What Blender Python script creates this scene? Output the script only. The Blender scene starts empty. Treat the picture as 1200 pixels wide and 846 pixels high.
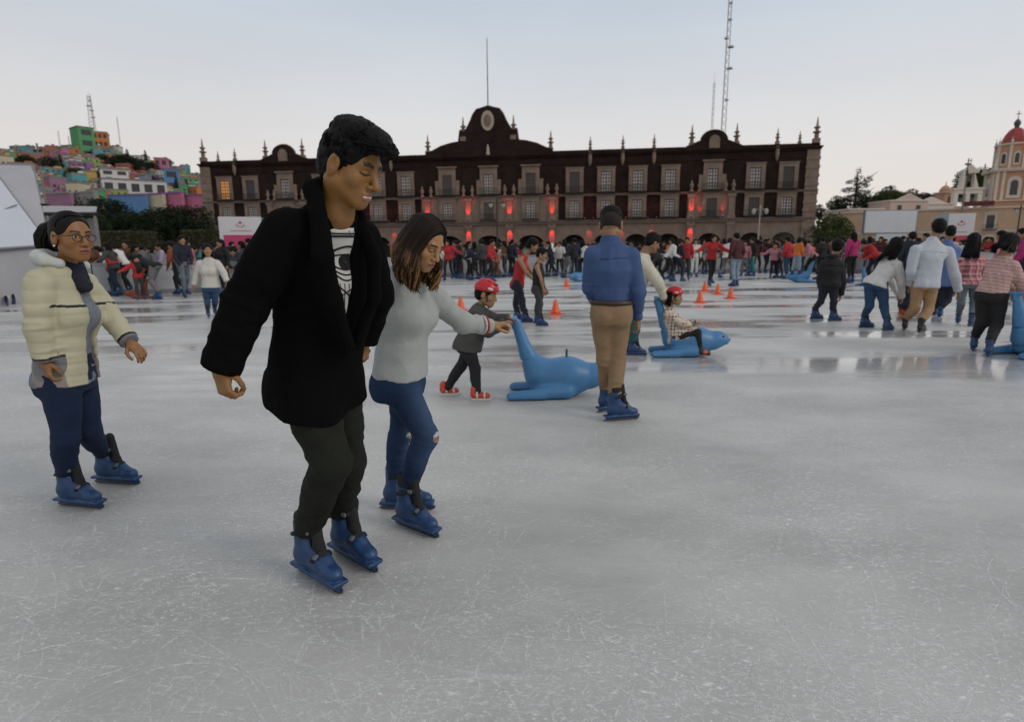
import bpy, bmesh, math, random
import numpy as np
from mathutils import Vector, Matrix, Quaternion
from mathutils.bvhtree import BVHTree
random.seed(7)
rng = np.random.default_rng(11)
scene = bpy.context.scene
COL = scene.collection
PI = math.pi
R = math.radians

# ------------------------------------------------------------------ camera
FPX, CAMH, HOR, ROLL = 690.0, 1.40, 291.0, 0.0085
PITCH = math.atan((423.0 - HOR) / FPX)
cam_d = bpy.data.cameras.new('camera'); cam = bpy.data.objects.new('camera', cam_d); COL.objects.link(cam)
scene.camera = cam
cam_d.sensor_width = 36.0; cam_d.lens = 36.0 * FPX / 1200.0
cam_d.clip_start = 0.05; cam_d.clip_end = 6000.0
cam.location = (0, 0, CAMH)
_fw = Vector((0, math.cos(PITCH), -math.sin(PITCH)))
_rt = Vector((1, 0, 0)); _up = _rt.cross(_fw)
# roll: the horizon climbs to the right of the frame
_rt2 = _rt * math.cos(ROLL) - _up * math.sin(ROLL); _up2 = _rt2.cross(_fw)
cam.matrix_world = Matrix(((_rt2.x, _up2.x, -_fw.x, 0), (_rt2.y, _up2.y, -_fw.y, 0), (_rt2.z, _up2.z, -_fw.z, CAMH), (0, 0, 0, 1)))
CAMP = np.array((0, 0, CAMH))
_b = np.array([_rt2, _up2, _fw])

def ray(px, py):
    d = _b[0] * (px - 600.0) / FPX + _b[1] * (423.0 - py) / FPX + _b[2]
    return d
def at_z(px, py, z=0.0):
    d = ray(px, py); return CAMP + d * ((z - CAMH) / d[2])
def at_y(px, py, y):
    d = ray(px, py); return CAMP + d * (y / d[1])
def pix(p):
    q = np.asarray(p, float) - CAMP
    x, y, z = _b @ q
    return 600 + FPX * x / z, 423 - FPX * y / z

# ------------------------------------------------------------------ materials
def new_mat(name):
    m = bpy.data.materials.new(name); m.use_nodes = True
    nt = m.node_tree
    return m, nt, nt.nodes, nt.links, nt.nodes['Principled BSDF']
_mc = {}
def M(name, col, rough=0.7, var=0.12, scale=6.0, bump=0.0, bscale=60.0, metal=0.0, spec=0.5, sheen=0.0, stretch=(1, 1, 1), detail=4.0):
    """plain surface with uneven tone and a fine relief"""
    key = name
    if key in _mc: return _mc[key]
    m, nt, N, L, b = new_mat(name)
    tc = N.new('ShaderNodeTexCoord'); mp = N.new('ShaderNodeMapping'); mp.inputs['Scale'].default_value = stretch
    L.new(tc.outputs['Object'], mp.inputs['Vector'])
    nz = N.new('ShaderNodeTexNoise'); nz.inputs['Scale'].default_value = scale; nz.inputs['Detail'].default_value = detail; nz.inputs['Roughness'].default_value = 0.62
    L.new(mp.outputs[0], nz.inputs['Vector'])
    mx = N.new('ShaderNodeMix'); mx.data_type = 'RGBA'
    c = np.array(col)
    mx.inputs[6].default_value = (*np.clip(c * (1 - var * 1.6), 0, 1), 1); mx.inputs[7].default_value = (*np.clip(c * (1 + var * 1.6), 0, 1), 1)
    L.new(nz.outputs['Fac'], mx.inputs[0]); L.new(mx.outputs[2], b.inputs['Base Color'])
    b.inputs['Roughness'].default_value = rough; b.inputs['Metallic'].default_value = metal
    b.inputs['Specular IOR Level'].default_value = spec
    if sheen: b.inputs['Sheen Weight'].default_value = sheen; b.inputs['Sheen Roughness'].default_value = 0.4
    if bump:
        n2 = N.new('ShaderNodeTexNoise'); n2.inputs['Scale'].default_value = bscale; n2.inputs['Detail'].default_value = 3
        L.new(mp.outputs[0], n2.inputs['Vector'])
        bp = N.new('ShaderNodeBump'); bp.inputs['Strength'].default_value = bump; bp.inputs['Distance'].default_value = 0.01
        L.new(n2.outputs['Fac'], bp.inputs['Height']); L.new(bp.outputs[0], b.inputs['Normal'])
    m.diffuse_color = (*col, 1)
    _mc[key] = m
    return m
def MC(name, rough=0.7, var=0.1, scale=30.0, bump=0.2, bscale=120.0, spec=0.4, sheen=0.0, sss=0.0):
    """surface whose own colour pattern is stored per vertex (panels, prints, lips, brows)"""
    if name in _mc: return _mc[name]
    m, nt, N, L, b = new_mat(name)
    at = N.new('ShaderNodeAttribute'); at.attribute_name = 'Col'
    tc = N.new('ShaderNodeTexCoord')
    nz = N.new('ShaderNodeTexNoise'); nz.inputs['Scale'].default_value = scale; nz.inputs['Detail'].default_value = 4
    L.new(tc.outputs['Object'], nz.inputs['Vector'])
    mr = N.new('ShaderNodeMapRange'); mr.inputs[3].default_value = 1 - var; mr.inputs[4].default_value = 1 + var
    L.new(nz.outputs['Fac'], mr.inputs[0])
    mx = N.new('ShaderNodeMix'); mx.data_type = 'RGBA'; mx.blend_type = 'MULTIPLY'; mx.inputs[0].default_value = 1
    L.new(at.outputs['Color'], mx.inputs[6]); L.new(mr.outputs[0], mx.inputs[7])
    L.new(mx.outputs[2], b.inputs['Base Color'])
    b.inputs['Roughness'].default_value = rough; b.inputs['Specular IOR Level'].default_value = spec
    if sheen: b.inputs['Sheen Weight'].default_value = sheen
    if sss:
        b.inputs['Subsurface Weight'].default_value = sss; b.inputs['Subsurface Radius'].default_value = (0.012, 0.005, 0.003); b.inputs['Subsurface Scale'].default_value = 0.5
    if bump:
        n2 = N.new('ShaderNodeTexNoise'); n2.inputs['Scale'].default_value = bscale; n2.inputs['Detail'].default_value = 3
        L.new(tc.outputs['Object'], n2.inputs['Vector'])
        bp = N.new('ShaderNodeBump'); bp.inputs['Strength'].default_value = bump; bp.inputs['Distance'].default_value = 0.004
        L.new(n2.outputs['Fac'], bp.inputs['Height']); L.new(bp.outputs[0], b.inputs['Normal'])
    _mc[name] = m
    return m
def EM(name, col, st):
    if name in _mc: return _mc[name]
    m, nt, N, L, b = new_mat(name)
    b.inputs['Base Color'].default_value = (*col, 1); b.inputs['Emission Color'].default_value = (*col, 1); b.inputs['Emission Strength'].default_value = st
    _mc[name] = m
    return m

# ------------------------------------------------------------------ objects
def tag(o, label=None, cat=None, group=None, kind=None):
    if label: o['label'] = label
    if cat: o['category'] = cat
    if group: o['group'] = group
    if kind: o['kind'] = kind
    return o
def empty(name, loc=(0, 0, 0), rz=0.0, label=None, cat=None, group=None):
    o = bpy.data.objects.new(name, None); COL.objects.link(o); o.location = tuple(float(v) for v in loc); o.rotation_euler = (0, 0, rz)
    o.empty_display_size = 0.1
    return tag(o, label, cat, group)
def mesh_np(name, V, F, smooth=True):
    me = bpy.data.meshes.new(name)
    V = np.asarray(V, np.float32); F = np.asarray(F, np.int32)
    me.vertices.add(len(V)); me.vertices.foreach_set('co', V.ravel())
    k = F.shape[1]
    me.loops.add(len(F) * k); me.loops.foreach_set('vertex_index', F.ravel())
    me.polygons.add(len(F)); me.polygons.foreach_set('loop_start', np.arange(0, len(F) * k, k, dtype=np.int32))
    try: me.polygons.foreach_set('loop_total', np.full(len(F), k, np.int32))
    except Exception: pass
    me.update(calc_edges=True); me.validate()
    if smooth: me.polygons.foreach_set('use_smooth', np.ones(len(me.polygons), bool))
    return me
def set_col(me, C):
    a = me.color_attributes.new('Col', 'FLOAT_COLOR', 'POINT')
    C = np.asarray(C, np.float32)
    if C.shape[1] == 3: C = np.hstack([C, np.ones((len(C), 1), np.float32)])
    a.data.foreach_set('color', C.ravel())
def link_mesh(name, me, mat, parent=None):
    o = bpy.data.objects.new(name, me); COL.objects.link(o)
    if mat is not None and not len(me.materials): me.materials.append(mat)
    if parent is not None: o.parent = parent
    return o
def copy_tree(o, parent=None):
    c = o.copy(); COL.objects.link(c)
    if parent is not None: c.parent = parent
    for ch in list(o.children): copy_tree(ch, c)
    return c
def recolour(o, mat):
    o.material_slots[0].link = 'OBJECT'; o.material_slots[0].material = mat

class MB:
    """collects boxes, tubes and lathes into one mesh"""
    def __init__(s): s.V = []; s.F = []
    def add(s, V, F):
        n = len(s.V); s.V += [tuple(map(float, v)) for v in V]; s.F += [tuple(i + n for i in f) for f in F]; return s
    def box(s, x0, x1, y0, y1, z0, z1):
        V = [(x, y, z) for z in (z0, z1) for y in (y0, y1) for x in (x0, x1)]
        return s.add(V, [(0, 2, 3, 1), (4, 5, 7, 6), (0, 1, 5, 4), (1, 3, 7, 5), (3, 2, 6, 7), (2, 0, 4, 6)])
    def bar(s, p, q, r0, r1=None, n=8):
        return s.tube([p, q], [r0, r0 if r1 is None else r1], n)
    def tube(s, pts, rad, n=8):
        pts = [Vector(p) for p in pts]; m = len(pts)
        if not hasattr(rad, '__len__'): rad = [rad] * m
        V = []; F = []
        t = (pts[1] - pts[0]).normalized(); a = t.orthogonal().normalized()
        for i, p in enumerate(pts):
            t = (pts[min(i + 1, m - 1)] - pts[max(i - 1, 0)])
            t = t.normalized() if t.length > 1e-9 else Vector((0, 0, 1))
            a = a - t * a.dot(t)
            a = a.normalized() if a.length > 1e-6 else t.orthogonal().normalized()
            b = t.cross(a)
            for k in range(n):
                w = 2 * PI * k / n; V.append(p + (a * math.cos(w) + b * math.sin(w)) * rad[i])
        for i in range(m - 1):
            for k in range(n):
                F.append((i * n + k, i * n + (k + 1) % n, (i + 1) * n + (k + 1) % n, (i + 1) * n + k))
        F.append(tuple(range(n - 1, -1, -1))); F.append(tuple((m - 1) * n + k for k in range(n)))
        return s.add(V, F)
    def lathe(s, prof, c=(0, 0, 0), n=12, sx=1.0, sy=1.0, rot=0.0):
        V = []; F = []; m = len(prof)
        for (r, z) in prof:
            for k in range(n):
                w = 2 * PI * k / n + rot; V.append((c[0] + sx * r * math.cos(w), c[1] + sy * r * math.sin(w), c[2] + z))
        for i in range(m - 1):
            for k in range(n): F.append((i * n + k, i * n + (k + 1) % n, (i + 1) * n + (k + 1) % n, (i + 1) * n + k))
        F.append(tuple(range(n - 1, -1, -1))); F.append(tuple((m - 1) * n + k for k in range(n)))
        return s.add(V, F)
    def prism(s, poly, y0, y1):
        """poly: (x, z) outline, anticlockwise seen from -y, pushed from y0 to y1"""
        n = len(poly); V = [(x, y0, z) for x, z in poly] + [(x, y1, z) for x, z in poly]
        F = [tuple(range(n)), tuple(range(2 * n - 1, n - 1, -1))] + [(i, i + n, (i + 1) % n + n, (i + 1) % n) for i in range(n)]
        return s.add(V, F)
    def build(s, name, mat, parent=None, smooth=False, bevel=0.0):
        me = bpy.data.meshes.new(name); me.from_pydata(s.V, [], s.F); me.update()
        bm = bmesh.new(); bm.from_mesh(me); bmesh.ops.recalc_face_normals(bm, faces=bm.faces)
        if bevel: bmesh.ops.bevel(bm, geom=list(bm.edges), offset=bevel, segments=1, affect='EDGES')
        bm.to_mesh(me); bm.free()
        if smooth: me.shade_smooth() if hasattr(me, 'shade_smooth') else None
        return link_mesh(name, me, mat, parent)

# ------------------------------------------------------------------ value noise
def _h(i, j, k, s):
    n = (i * 374761393 + j * 668265263 + k * 1274126177 + s * 974634777) & 0xFFFFFFFF
    n = ((n ^ (n >> 13)) * 1274126177) & 0xFFFFFFFF
    return ((n ^ (n >> 16)) & 0xFFFF).astype(np.float32) / 32767.5 - 1.0
def vnoise(P, s=0):
    P = np.asarray(P, np.float64); I = np.floor(P).astype(np.int64); f = P - I; f = f * f * (3 - 2 * f)
    o = 0
    for a in (0, 1):
        wa = f[:, 0] if a else 1 - f[:, 0]
        for b in (0, 1):
            wb = f[:, 1] if b else 1 - f[:, 1]
            for c in (0, 1):
                wc = f[:, 2] if c else 1 - f[:, 2]
                o = o + wa * wb * wc * _h(I[:, 0] + a, I[:, 1] + b, I[:, 2] + c, s)
    return o

# ------------------------------------------------------------------ distance fields -> surfaces
def unit(v):
    v = np.asarray(v, float); return v / max(np.linalg.norm(v), 1e-9)
class Prim:
    def __init__(s, fn, lo, hi, op='u', k=0.02): s.fn = fn; s.lo = np.array(lo, float); s.hi = np.array(hi, float); s.op = op; s.k = k
def cone(a, b, ra, rb, k=0.02, op='u'):
    a = np.asarray(a, float); b = np.asarray(b, float)
    d = b - a; L2 = max(float(d @ d), 1e-9)
    def fn(P):
        q = P - a.astype(np.float32); t = np.clip(q @ (d / L2).astype(np.float32), 0, 1)
        q = q - t[:, None] * d.astype(np.float32)
        return np.sqrt((q * q).sum(1)) - (ra + (rb - ra) * t)
    r = max(ra, rb)
    return Prim(fn, np.minimum(a, b) - r, np.maximum(a, b) + r, op, k)
def ell(c, rad, ax=None, k=0.02, op='u'):
    """ellipsoid; ax = 3x3 rows of axes"""
    c = np.asarray(c, float); A = np.eye(3) if ax is None else np.asarray(ax, float); rad = np.asarray(rad, float)
    m = rad.min()
    B = (A / rad[:, None]).astype(np.float32); B2 = (A / (rad[:, None] ** 2)).astype(np.float32)
    def fn(P):
        q = P - c.astype(np.float32); u = q @ B.T; k0 = np.sqrt((u * u).sum(1)); w = q @ B2.T; k1 = np.sqrt((w * w).sum(1)) + 1e-6
        return np.where(k0 < 0.3, (k0 - 1) * m, k0 * (k0 - 1) / k1)
    e = np.abs(A.T) @ rad
    return Prim(fn, c - e, c + e, op, k)
def boxp(c, half, ax=None, rd=0.01, k=0.01, op='u'):
    c = np.asarray(c, float); A = np.eye(3) if ax is None else np.asarray(ax, float); half = np.asarray(half, float)
    def fn(P):
        q = np.abs((P - c.astype(np.float32)) @ A.T.astype(np.float32)) - (half - rd).astype(np.float32)
        return np.sqrt((np.maximum(q, 0) ** 2).sum(1)) + np.minimum(q.max(1), 0) - rd
    e = np.abs(A.T) @ half
    return Prim(fn, c - e, c + e, op, k)
def halfspace(p, n, lo, hi, op='s', k=0.006):
    """removes (op 's') what lies on the +n side of p, inside the box"""
    p = np.asarray(p, float); n = unit(n)
    def fn(P): return -((P - p.astype(np.float32)) @ n.astype(np.float32))
    return Prim(fn, lo, hi, op, k)
def loft(st, k=0.02, op='u', pw=2.3):
    """st: list of (centre, lateral axis, half width, half depth)"""
    S = []
    for c, lat, a, b in st: S.append((np.asarray(c, float), unit(lat), a, b))
    def fn(P):
        out = None
        for (c0, l0, a0, b0), (c1, l1, a1, b1) in zip(S[:-1], S[1:]):
            d = c1 - c0; L = np.linalg.norm(d); ax = d / L
            q = P - c0.astype(np.float32); h = q @ ax.astype(np.float32); t = np.clip(h / L, 0, 1)
            q = q - (t * L)[:, None] * ax.astype(np.float32)
            lat = l0 + l1; lat = unit(lat - ax * (lat @ ax)); fw = np.cross(ax, lat)
            x = np.abs(q @ lat.astype(np.float32)); y = np.abs(q @ fw.astype(np.float32))
            a = a0 + (a1 - a0) * t; b = b0 + (b1 - b0) * t
            n = ((x / a) ** pw + (y / b) ** pw) ** (1 / pw)
            rr = np.sqrt(x * x + y * y) + 1e-6
            d2 = rr * (1 - 1 / np.maximum(n, 0.05))
            d2 = np.maximum(d2, -np.minimum(a, b))
            ex = np.maximum(np.maximum(-h, h - L), 0)
            dd = np.where(ex > 0, np.sqrt(np.maximum(d2, 0) ** 2 + ex ** 2), d2)
            out = dd if out is None else np.minimum(out, dd)
        return out
    lo = np.min([c - max(a, b) for c, l, a, b in S], 0); hi = np.max([c + max(a, b) for c, l, a, b in S], 0)
    return Prim(fn, lo, hi, op, k)

def surf(prims, res, lim=None):
    us = [p for p in prims if p.op == 'u']
    lo = np.min([p.lo for p in us], 0) - 3 * res - 0.012; hi = np.max([p.hi for p in us], 0) + 3 * res + 0.012
    if lim is not None: lo = np.maximum(lo, lim[0]); hi = np.minimum(hi, lim[1])
    n = np.ceil((hi - lo) / res).astype(int) + 1
    D = np.full(n, 0.06, np.float32)
    ax = [(lo[i] + np.arange(n[i]) * res).astype(np.float32) for i in range(3)]
    for p in prims:
        m = p.k + 2.5 * res if p.op == 'u' else (p.k + 2 * res if p.op == 's' else 0)
        i0 = np.clip(np.floor((p.lo - m - lo) / res).astype(int), 0, n); i1 = np.clip(np.ceil((p.hi + m - lo) / res).astype(int) + 1, 0, n)
        if np.any(i1 <= i0): continue
        sl = tuple(slice(a, b) for a, b in zip(i0, i1))
        g = np.stack(np.meshgrid(*[ax[i][i0[i]:i1[i]] for i in range(3)], indexing='ij'), -1); sh = g.shape[:3]
        d = p.fn(g.reshape(-1, 3)).reshape(sh).astype(np.float32)
        o = D[sl]; k = max(p.k, 1e-4)
        if p.op == 'u':
            h = np.maximum(k - np.abs(o - d), 0) / k; D[sl] = np.minimum(o, d) - h * h * k * 0.25
        elif p.op == 's':
            d = -d; h = np.maximum(k - np.abs(o - d), 0) / k; D[sl] = np.maximum(o, d) + h * h * k * 0.25
    D[0] = D[-1] = 0.06; D[:, 0] = D[:, -1] = 0.06; D[:, :, 0] = D[:, :, -1] = 0.06
    s = D < 0
    c = np.zeros(tuple(n - 1), np.uint8)
    for a in (0, 1):
        for b in (0, 1):
            for e in (0, 1): c += s[a:n[0] - 1 + a, b:n[1] - 1 + b, e:n[2] - 1 + e]
    ci = np.argwhere((c > 0) & (c < 8))
    if not len(ci): return np.zeros((0, 3)), np.zeros((0, 4), int)
    idx = np.full(tuple(n - 1), -1, np.int32); idx[ci[:, 0], ci[:, 1], ci[:, 2]] = np.arange(len(ci))
    acc = np.zeros((len(ci), 3)); cnt = np.zeros(len(ci))
    for axis in range(3):
        for a in (0, 1):
            for b in (0, 1):
                o0 = np.zeros(3, int); oth = [i for i in range(3) if i != axis]; o0[oth[0]] = a; o0[oth[1]] = b
                o1 = o0.copy(); o1[axis] = 1
                p0 = ci + o0; p1 = ci + o1
                v0 = D[p0[:, 0], p0[:, 1], p0[:, 2]]; v1 = D[p1[:, 0], p1[:, 1], p1[:, 2]]
                m = (v0 < 0) != (v1 < 0); t = np.where(m, v0 / np.where(m, v0 - v1, 1), 0)
                q = p0.astype(float); q[:, axis] += t
                acc[m] += q[m]; cnt[m] += 1
    V = lo + acc / cnt[:, None] * res
    F = []
    for axis in range(3):
        o = [i for i in range(3) if i != axis]
        sa = np.moveaxis(s, axis, 0); e = sa[:-1] != sa[1:]
        e = e[:, 1:-1, 1:-1]; w = np.argwhere(e)
        if not len(w): continue
        base = np.zeros((len(w), 3), int); base[:, axis] = w[:, 0]; base[:, o[0]] = w[:, 1] + 1; base[:, o[1]] = w[:, 2] + 1
        pos = sa[:-1][w[:, 0], w[:, 1] + 1, w[:, 2] + 1]
        q = []
        for (a, b) in ((-1, -1), (0, -1), (0, 0), (-1, 0)):
            cc = base.copy(); cc[:, o[0]] += a; cc[:, o[1]] += b; q.append(idx[cc[:, 0], cc[:, 1], cc[:, 2]])
        q = np.stack(q, 1)
        flip = pos if axis != 1 else ~pos
        q[~flip] = q[~flip][:, ::-1]
        F.append(q)
    F = np.concatenate(F); F = F[(F >= 0).all(1)]
    return V, F
def normals(V, F):
    a = V[F[:, 2]] - V[F[:, 0]]; b = V[F[:, 3]] - V[F[:, 1]]; n = np.cross(a, b); N = np.zeros_like(V)
    for i in range(4): np.add.at(N, F[:, i], n)
    return N / (np.linalg.norm(N, axis=1, keepdims=True) + 1e-12)
def relax(V, F, it=1, w=0.5):
    for _ in range(it):
        A = np.zeros_like(V); c = np.zeros(len(V))
        for i in range(4):
            j = (i + 1) % 4; np.add.at(A, F[:, i], V[F[:, j]]); np.add.at(c, F[:, i], 1); np.add.at(A, F[:, j], V[F[:, i]]); np.add.at(c, F[:, j], 1)
        V = V * (1 - w) + w * A / np.maximum(c, 1)[:, None]
    return V
def wrinkle(V, F, amp, scale, ax=None, st=(1, 1, 1), seed=1, ridge=True):
    """cloth folds: ridged noise, stretched along the axes of ax"""
    N = normals(V, F); Q = V if ax is None else V @ np.asarray(ax).T
    Q = Q * np.array(st) * scale
    w = np.stack([vnoise(Q * 0.7 + 31, seed + 5), vnoise(Q * 0.7 + 77, seed + 6), vnoise(Q * 0.7 + 13, seed + 7)], 1)
    n = vnoise(Q + 0.7 * w, seed); m = vnoise(Q * 2.1 + 9 + 0.5 * w, seed + 1)
    d = ((1 - 2 * np.abs(n)) * 0.7 + 0.35 * (1 - 2 * np.abs(m))) if ridge else n + 0.4 * m
    return V + N * (d * amp)[:, None]
def join(parts):
    Vs = []; Fs = []; n = 0
    for V, F in parts:
        if not len(V): continue
        Vs.append(np.asarray(V)); Fs.append(np.asarray(F) + n); n += len(V)
    return np.concatenate(Vs), np.concatenate(Fs)
def tube_np(pts, rad, n=5):
    """open tapered tube as quads"""
    pts = np.asarray(pts, float); m = len(pts); rad = np.broadcast_to(np.asarray(rad, float), (m,))
    t = np.gradient(pts, axis=0); t /= np.linalg.norm(t, axis=1, keepdims=True) + 1e-9
    a = np.cross(t[0], (0.31, 0.77, 0.55)); a /= np.linalg.norm(a) + 1e-9
    V = np.zeros((m, n, 3)); w = 2 * PI * np.arange(n) / n
    for i in range(m):
        a = a - t[i] * (a @ t[i]); a /= np.linalg.norm(a) + 1e-9; b = np.cross(t[i], a)
        V[i] = pts[i] + rad[i] * (np.cos(w)[:, None] * a + np.sin(w)[:, None] * b)
    i, k = np.meshgrid(np.arange(m - 1), np.arange(n), indexing='ij'); i = i.ravel(); k = k.ravel()
    F = np.stack([i * n + k, i * n + (k + 1) % n, (i + 1) * n + (k + 1) % n, (i + 1) * n + k], 1)
    return V.reshape(-1, 3), F
# ================================================================== PEOPLE
def head_axes(f, up=(0, 0, 1)):
    f = unit(f); r = unit(np.cross(f, up)); u = np.cross(r, f)
    return np.array([r, f, u])                       # rows: person's right, forward, up
def head_prims(c, A, s=1.0, child=False, fem=False, fine=True, mouth_open=0.0):
    def w(p): return c + s * (np.asarray(p, float) @ A)
    P = []
    E = lambda p, r, k=.02, op='u': P.append(ell(w(p), np.array(r) * s, A, k * s, op))
    Cn = lambda a, b, ra, rb, k=.02, op='u': P.append(cone(w(a), w(b), ra * s, rb * s, k * s, op))
    E((0, -.012, .035), (.074, .093, .080))
    E((0, .028, -.028), (.061, .058, .080), .03)
    jw = .044 if fem or child else .050
    for x in (-1, 1):
        Cn((x * jw, .004, -.060), (x * .012, .064, -.096), .022, .017, .03)
        E((x * .043, .054, -.030), (.022, .020, .022), .02)
    E((0, .070, -.097), (.019, .017, .016) if fem or child else (.024, .018, .018), .02)
    if fine:
        Cn((-.036, .070, .019), (.036, .070, .019), .014, .014, .018)
        for x in (-1, 1):
            E((x * .031, .089, .000), (.019, .012, .011), .010, 's')
            E((x * .031, .0685, -.001), (.0150, .0148, .0128), .004)
    nl = .104 if fem or child else .110
    Cn((0, .084, .006), (0, nl, -.034), .0085, .0125, .012)
    if fine:
        for x in (-1, 1): E((x * .0125, .094, -.039), (.0085, .011, .0075), .006)
        E((0, .074, -.067), (.027, .023, .022), .02)
        Cn((-.019, .089, -.0645), (.019, .089, -.0645), .0048, .0048, .006); Cn((-.008, .0935, -.0630), (.008, .0935, -.0630), .0045, .0045, .005)
        Cn((-.014, .0895, -.0765), (.014, .0895, -.0765), .0066, .0066, .006)
        Cn((-.021, .097, -.0703), (.021, .097, -.0703), .0030 + mouth_open, .0030 + mouth_open, .003, 's')
    for x in (-1, 1):
        ea = np.array([A[0], A[1], A[2]])
        P.append(ell(w((x * .077, -.008, -.012)), np.array((.010, .021, .034)) * s, ea, .008 * s))
        if fine: P.append(ell(w((x * .0915, -.002, -.006)), np.array((.0115, .0125, .021)) * s, ea, .003 * s, 's'))
    return P
def head_colour(V, c, A, s, skin, brow=(.007, .005, .004), lip=(.26, .10, .07), eyes='open', teeth=False, brow_w=.006):
    q = (V - c) @ A.T / s; x, y, z = q[:, 0], q[:, 1], q[:, 2]; ax = np.abs(x)
    Cc = np.tile(np.asarray(skin, float), (len(V), 1))
    def mixc(m, col):
        m = np.clip(m, 0, 1)[:, None]; Cc[:] = Cc * (1 - m) + np.asarray(col) * m
    inh = (np.abs(z) < .14) & (ax < .1) & (np.abs(y) < .14)
    front = inh & (y > .045)
    flush = np.exp(-(((ax - .04) / .02) ** 2 + ((z + .035) / .02) ** 2)) * front
    mixc(flush * .25, np.array(skin) * (1.15, .85, .75))
    lm = 1 - np.abs(z + .0705) / (.0135 * np.sqrt(np.clip(1 - (x / .026) ** 2, 0.001, 1)))
    mixc(np.where(front & (y > .078) & (ax < .026), lm * 4, 0), lip)
    mixc(np.where(front & (y > .075) & (ax < .022), (1 - np.abs(z + .0703) / .0030) * 2, 0), (.75, .7, .62) if teeth else (.05, .02, .015))
    bz = .0225 + .005 * np.sin(np.clip((ax - .012) / .038, 0, 1) * PI * .75) - .002
    mixc(np.where(front & (ax > .012) & (ax < .050), (1 - np.abs(z - bz) / brow_w) * 2.2, 0), brow)
    ex = (ax - .031) / .0165
    top = .0052 * np.sqrt(np.clip(1 - ex ** 2, 0, 1)); arch = np.abs(ex) < 1
    if eyes == 'open':
        mixc(np.where(front & arch, (1 - np.abs(z + .0005) / (top + 1e-4)) * 4, 0), (.50, .46, .42))
        ir = np.sqrt((ax - .031) ** 2 + (z) ** 2)
        mixc(np.where(front & arch & (np.abs(z) < top), (1 - ir / .0066) * 5, 0), (.018, .010, .006))
        mixc(np.where(front & arch, (1 - np.abs(z - top - .0008) / .0024) * 2.5, 0), (.012, .008, .006))
    else:
        mixc(np.where(front & (np.abs(ex) < 1.1), (1 - np.abs(z + .0045 + .0028 * (1 - ex ** 2)) / .0030) * 2.5, 0), (.012, .008, .006))
        mixc(np.where(front & arch, (1 - np.abs(z - .007) / .003), 0), np.array(skin) * .6)
    for xx in (-1, 1):
        dn = np.sqrt((x - xx * .0075) ** 2 + (z + .046) ** 2); mixc(np.where(front & (y > .082), (1 - dn / .0045) * 2, 0), (.03, .012, .008))
    return Cc
def hand_prims(wr, d, back, side, curl=.35, s=1.0, spread=1.0, thumb=.4):
    d = unit(d); back = np.asarray(back, float); back = unit(back - d * (back @ d)); xr = np.cross(d, back); A = np.array([xr, d, back])
    tx = -1 if side == 'R' else 1
    def w(p): return wr + s * (np.asarray(p, float) @ A)
    P = [cone(w((0, -.03, 0)), w((0, .02, 0)), .026 * s, .027 * s, .01), boxp(w((0, .048, 0)), np.array((.037, .043, .0125)) * s, A, .012 * s, .012 * s)]
    P.append(ell(w((tx * .022, .03, -.010)), np.array((.017, .030, .014)) * s, A, .01 * s))
    for i, (fx, L) in enumerate(zip((.0285, .0095, -.0095, -.0280), (.068, .077, .071, .055))):
        p = np.array((tx * fx, .086 - .004 * (i == 3) - .003 * (i == 0), .001)); ang = 0.0
        cu = curl * (1 + .10 * i)
        for j, (fr, r0, r1) in enumerate(((.45, .0092, .0086), (.31, .0086, .0079), (.24, .0079, .0068))):
            ang += cu * (1.05, 1.35, .9)[j]
            q = p + L * fr * np.array((tx * fx * 1.6 * spread * math.cos(ang), math.cos(ang), -math.sin(ang)))
            P.append(cone(w(p), w(q), r0 * s, r1 * s, .0035 * s)); p = q
    b = np.array((tx * .030, .018, -.008)); m = b + .040 * unit((tx * (.75 - .3 * thumb), .75, -.25 - .5 * thumb)); e = m + .030 * unit((tx * (.25 - .7 * thumb), .85, -.2 - .5 * thumb))
    t = e + .022 * unit((tx * (.05 - .9 * thumb), .8, -.2 - .4 * thumb))
    P += [cone(w(b), w(m), .0125 * s, .0105 * s, .006 * s), cone(w(m), w(e), .0105 * s, .0095 * s, .003 * s), cone(w(e), w(t), .0095 * s, .0075 * s, .003 * s)]
    return P
def torso_st(J, s=1, g=0, fem=False, down=.07, belly=0.0, flare=0.0, top=True, boxy=0.0):
    hL, hR, sL, sR, N = (J[k] for k in ('hL', 'hR', 'sL', 'sR', 'N'))
    H = (hL + hR) / 2; S = (sL + sR) / 2; lh = unit(hR - hL); ls = unit(sR - sL); up = unit(S - H)
    if 'SP' in J: mid = J['SP']
    else: mid = None
    def along(t):
        p = H + (S - H) * t
        if mid is not None: p = p + (mid - (H + S) / 2) * (4 * t * (1 - t))
        return p
    mix = lambda t: lh * (1 - t) + ls * t
    sw = np.linalg.norm(sR - sL) / 2
    dn = unit(-up * 0.6 + np.array((0, 0, -1)) * 0.4)
    wa, hi = (.122, .164) if fem else (.136, .148)
    wa = wa + boxy * .02
    st = [(H + dn * down * s, lh, (hi - .012 + flare) * s + g, (.112 + flare * .8) * s + g),
          (H + dn * .02 * s, lh, hi * s + g, (.120) * s + g),
          (along(.22), mix(.22), (wa + .012) * s + g, (.100 + belly) * s + g),
          (along(.45), mix(.45), wa * s + g, (.094 + belly) * s + g),
          (along(.74), mix(.74), (.152 if not fem else .140) * s + g, .106 * s + g),
          (along(.93), ls, max(sw - .030 * s, .10 * s) + g * .7, .086 * s + g * .9)]
    if top: st.append((S + (N - S) * .95 , ls, .066 * s + g * .6, .062 * s + g * .6))
    return st
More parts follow.
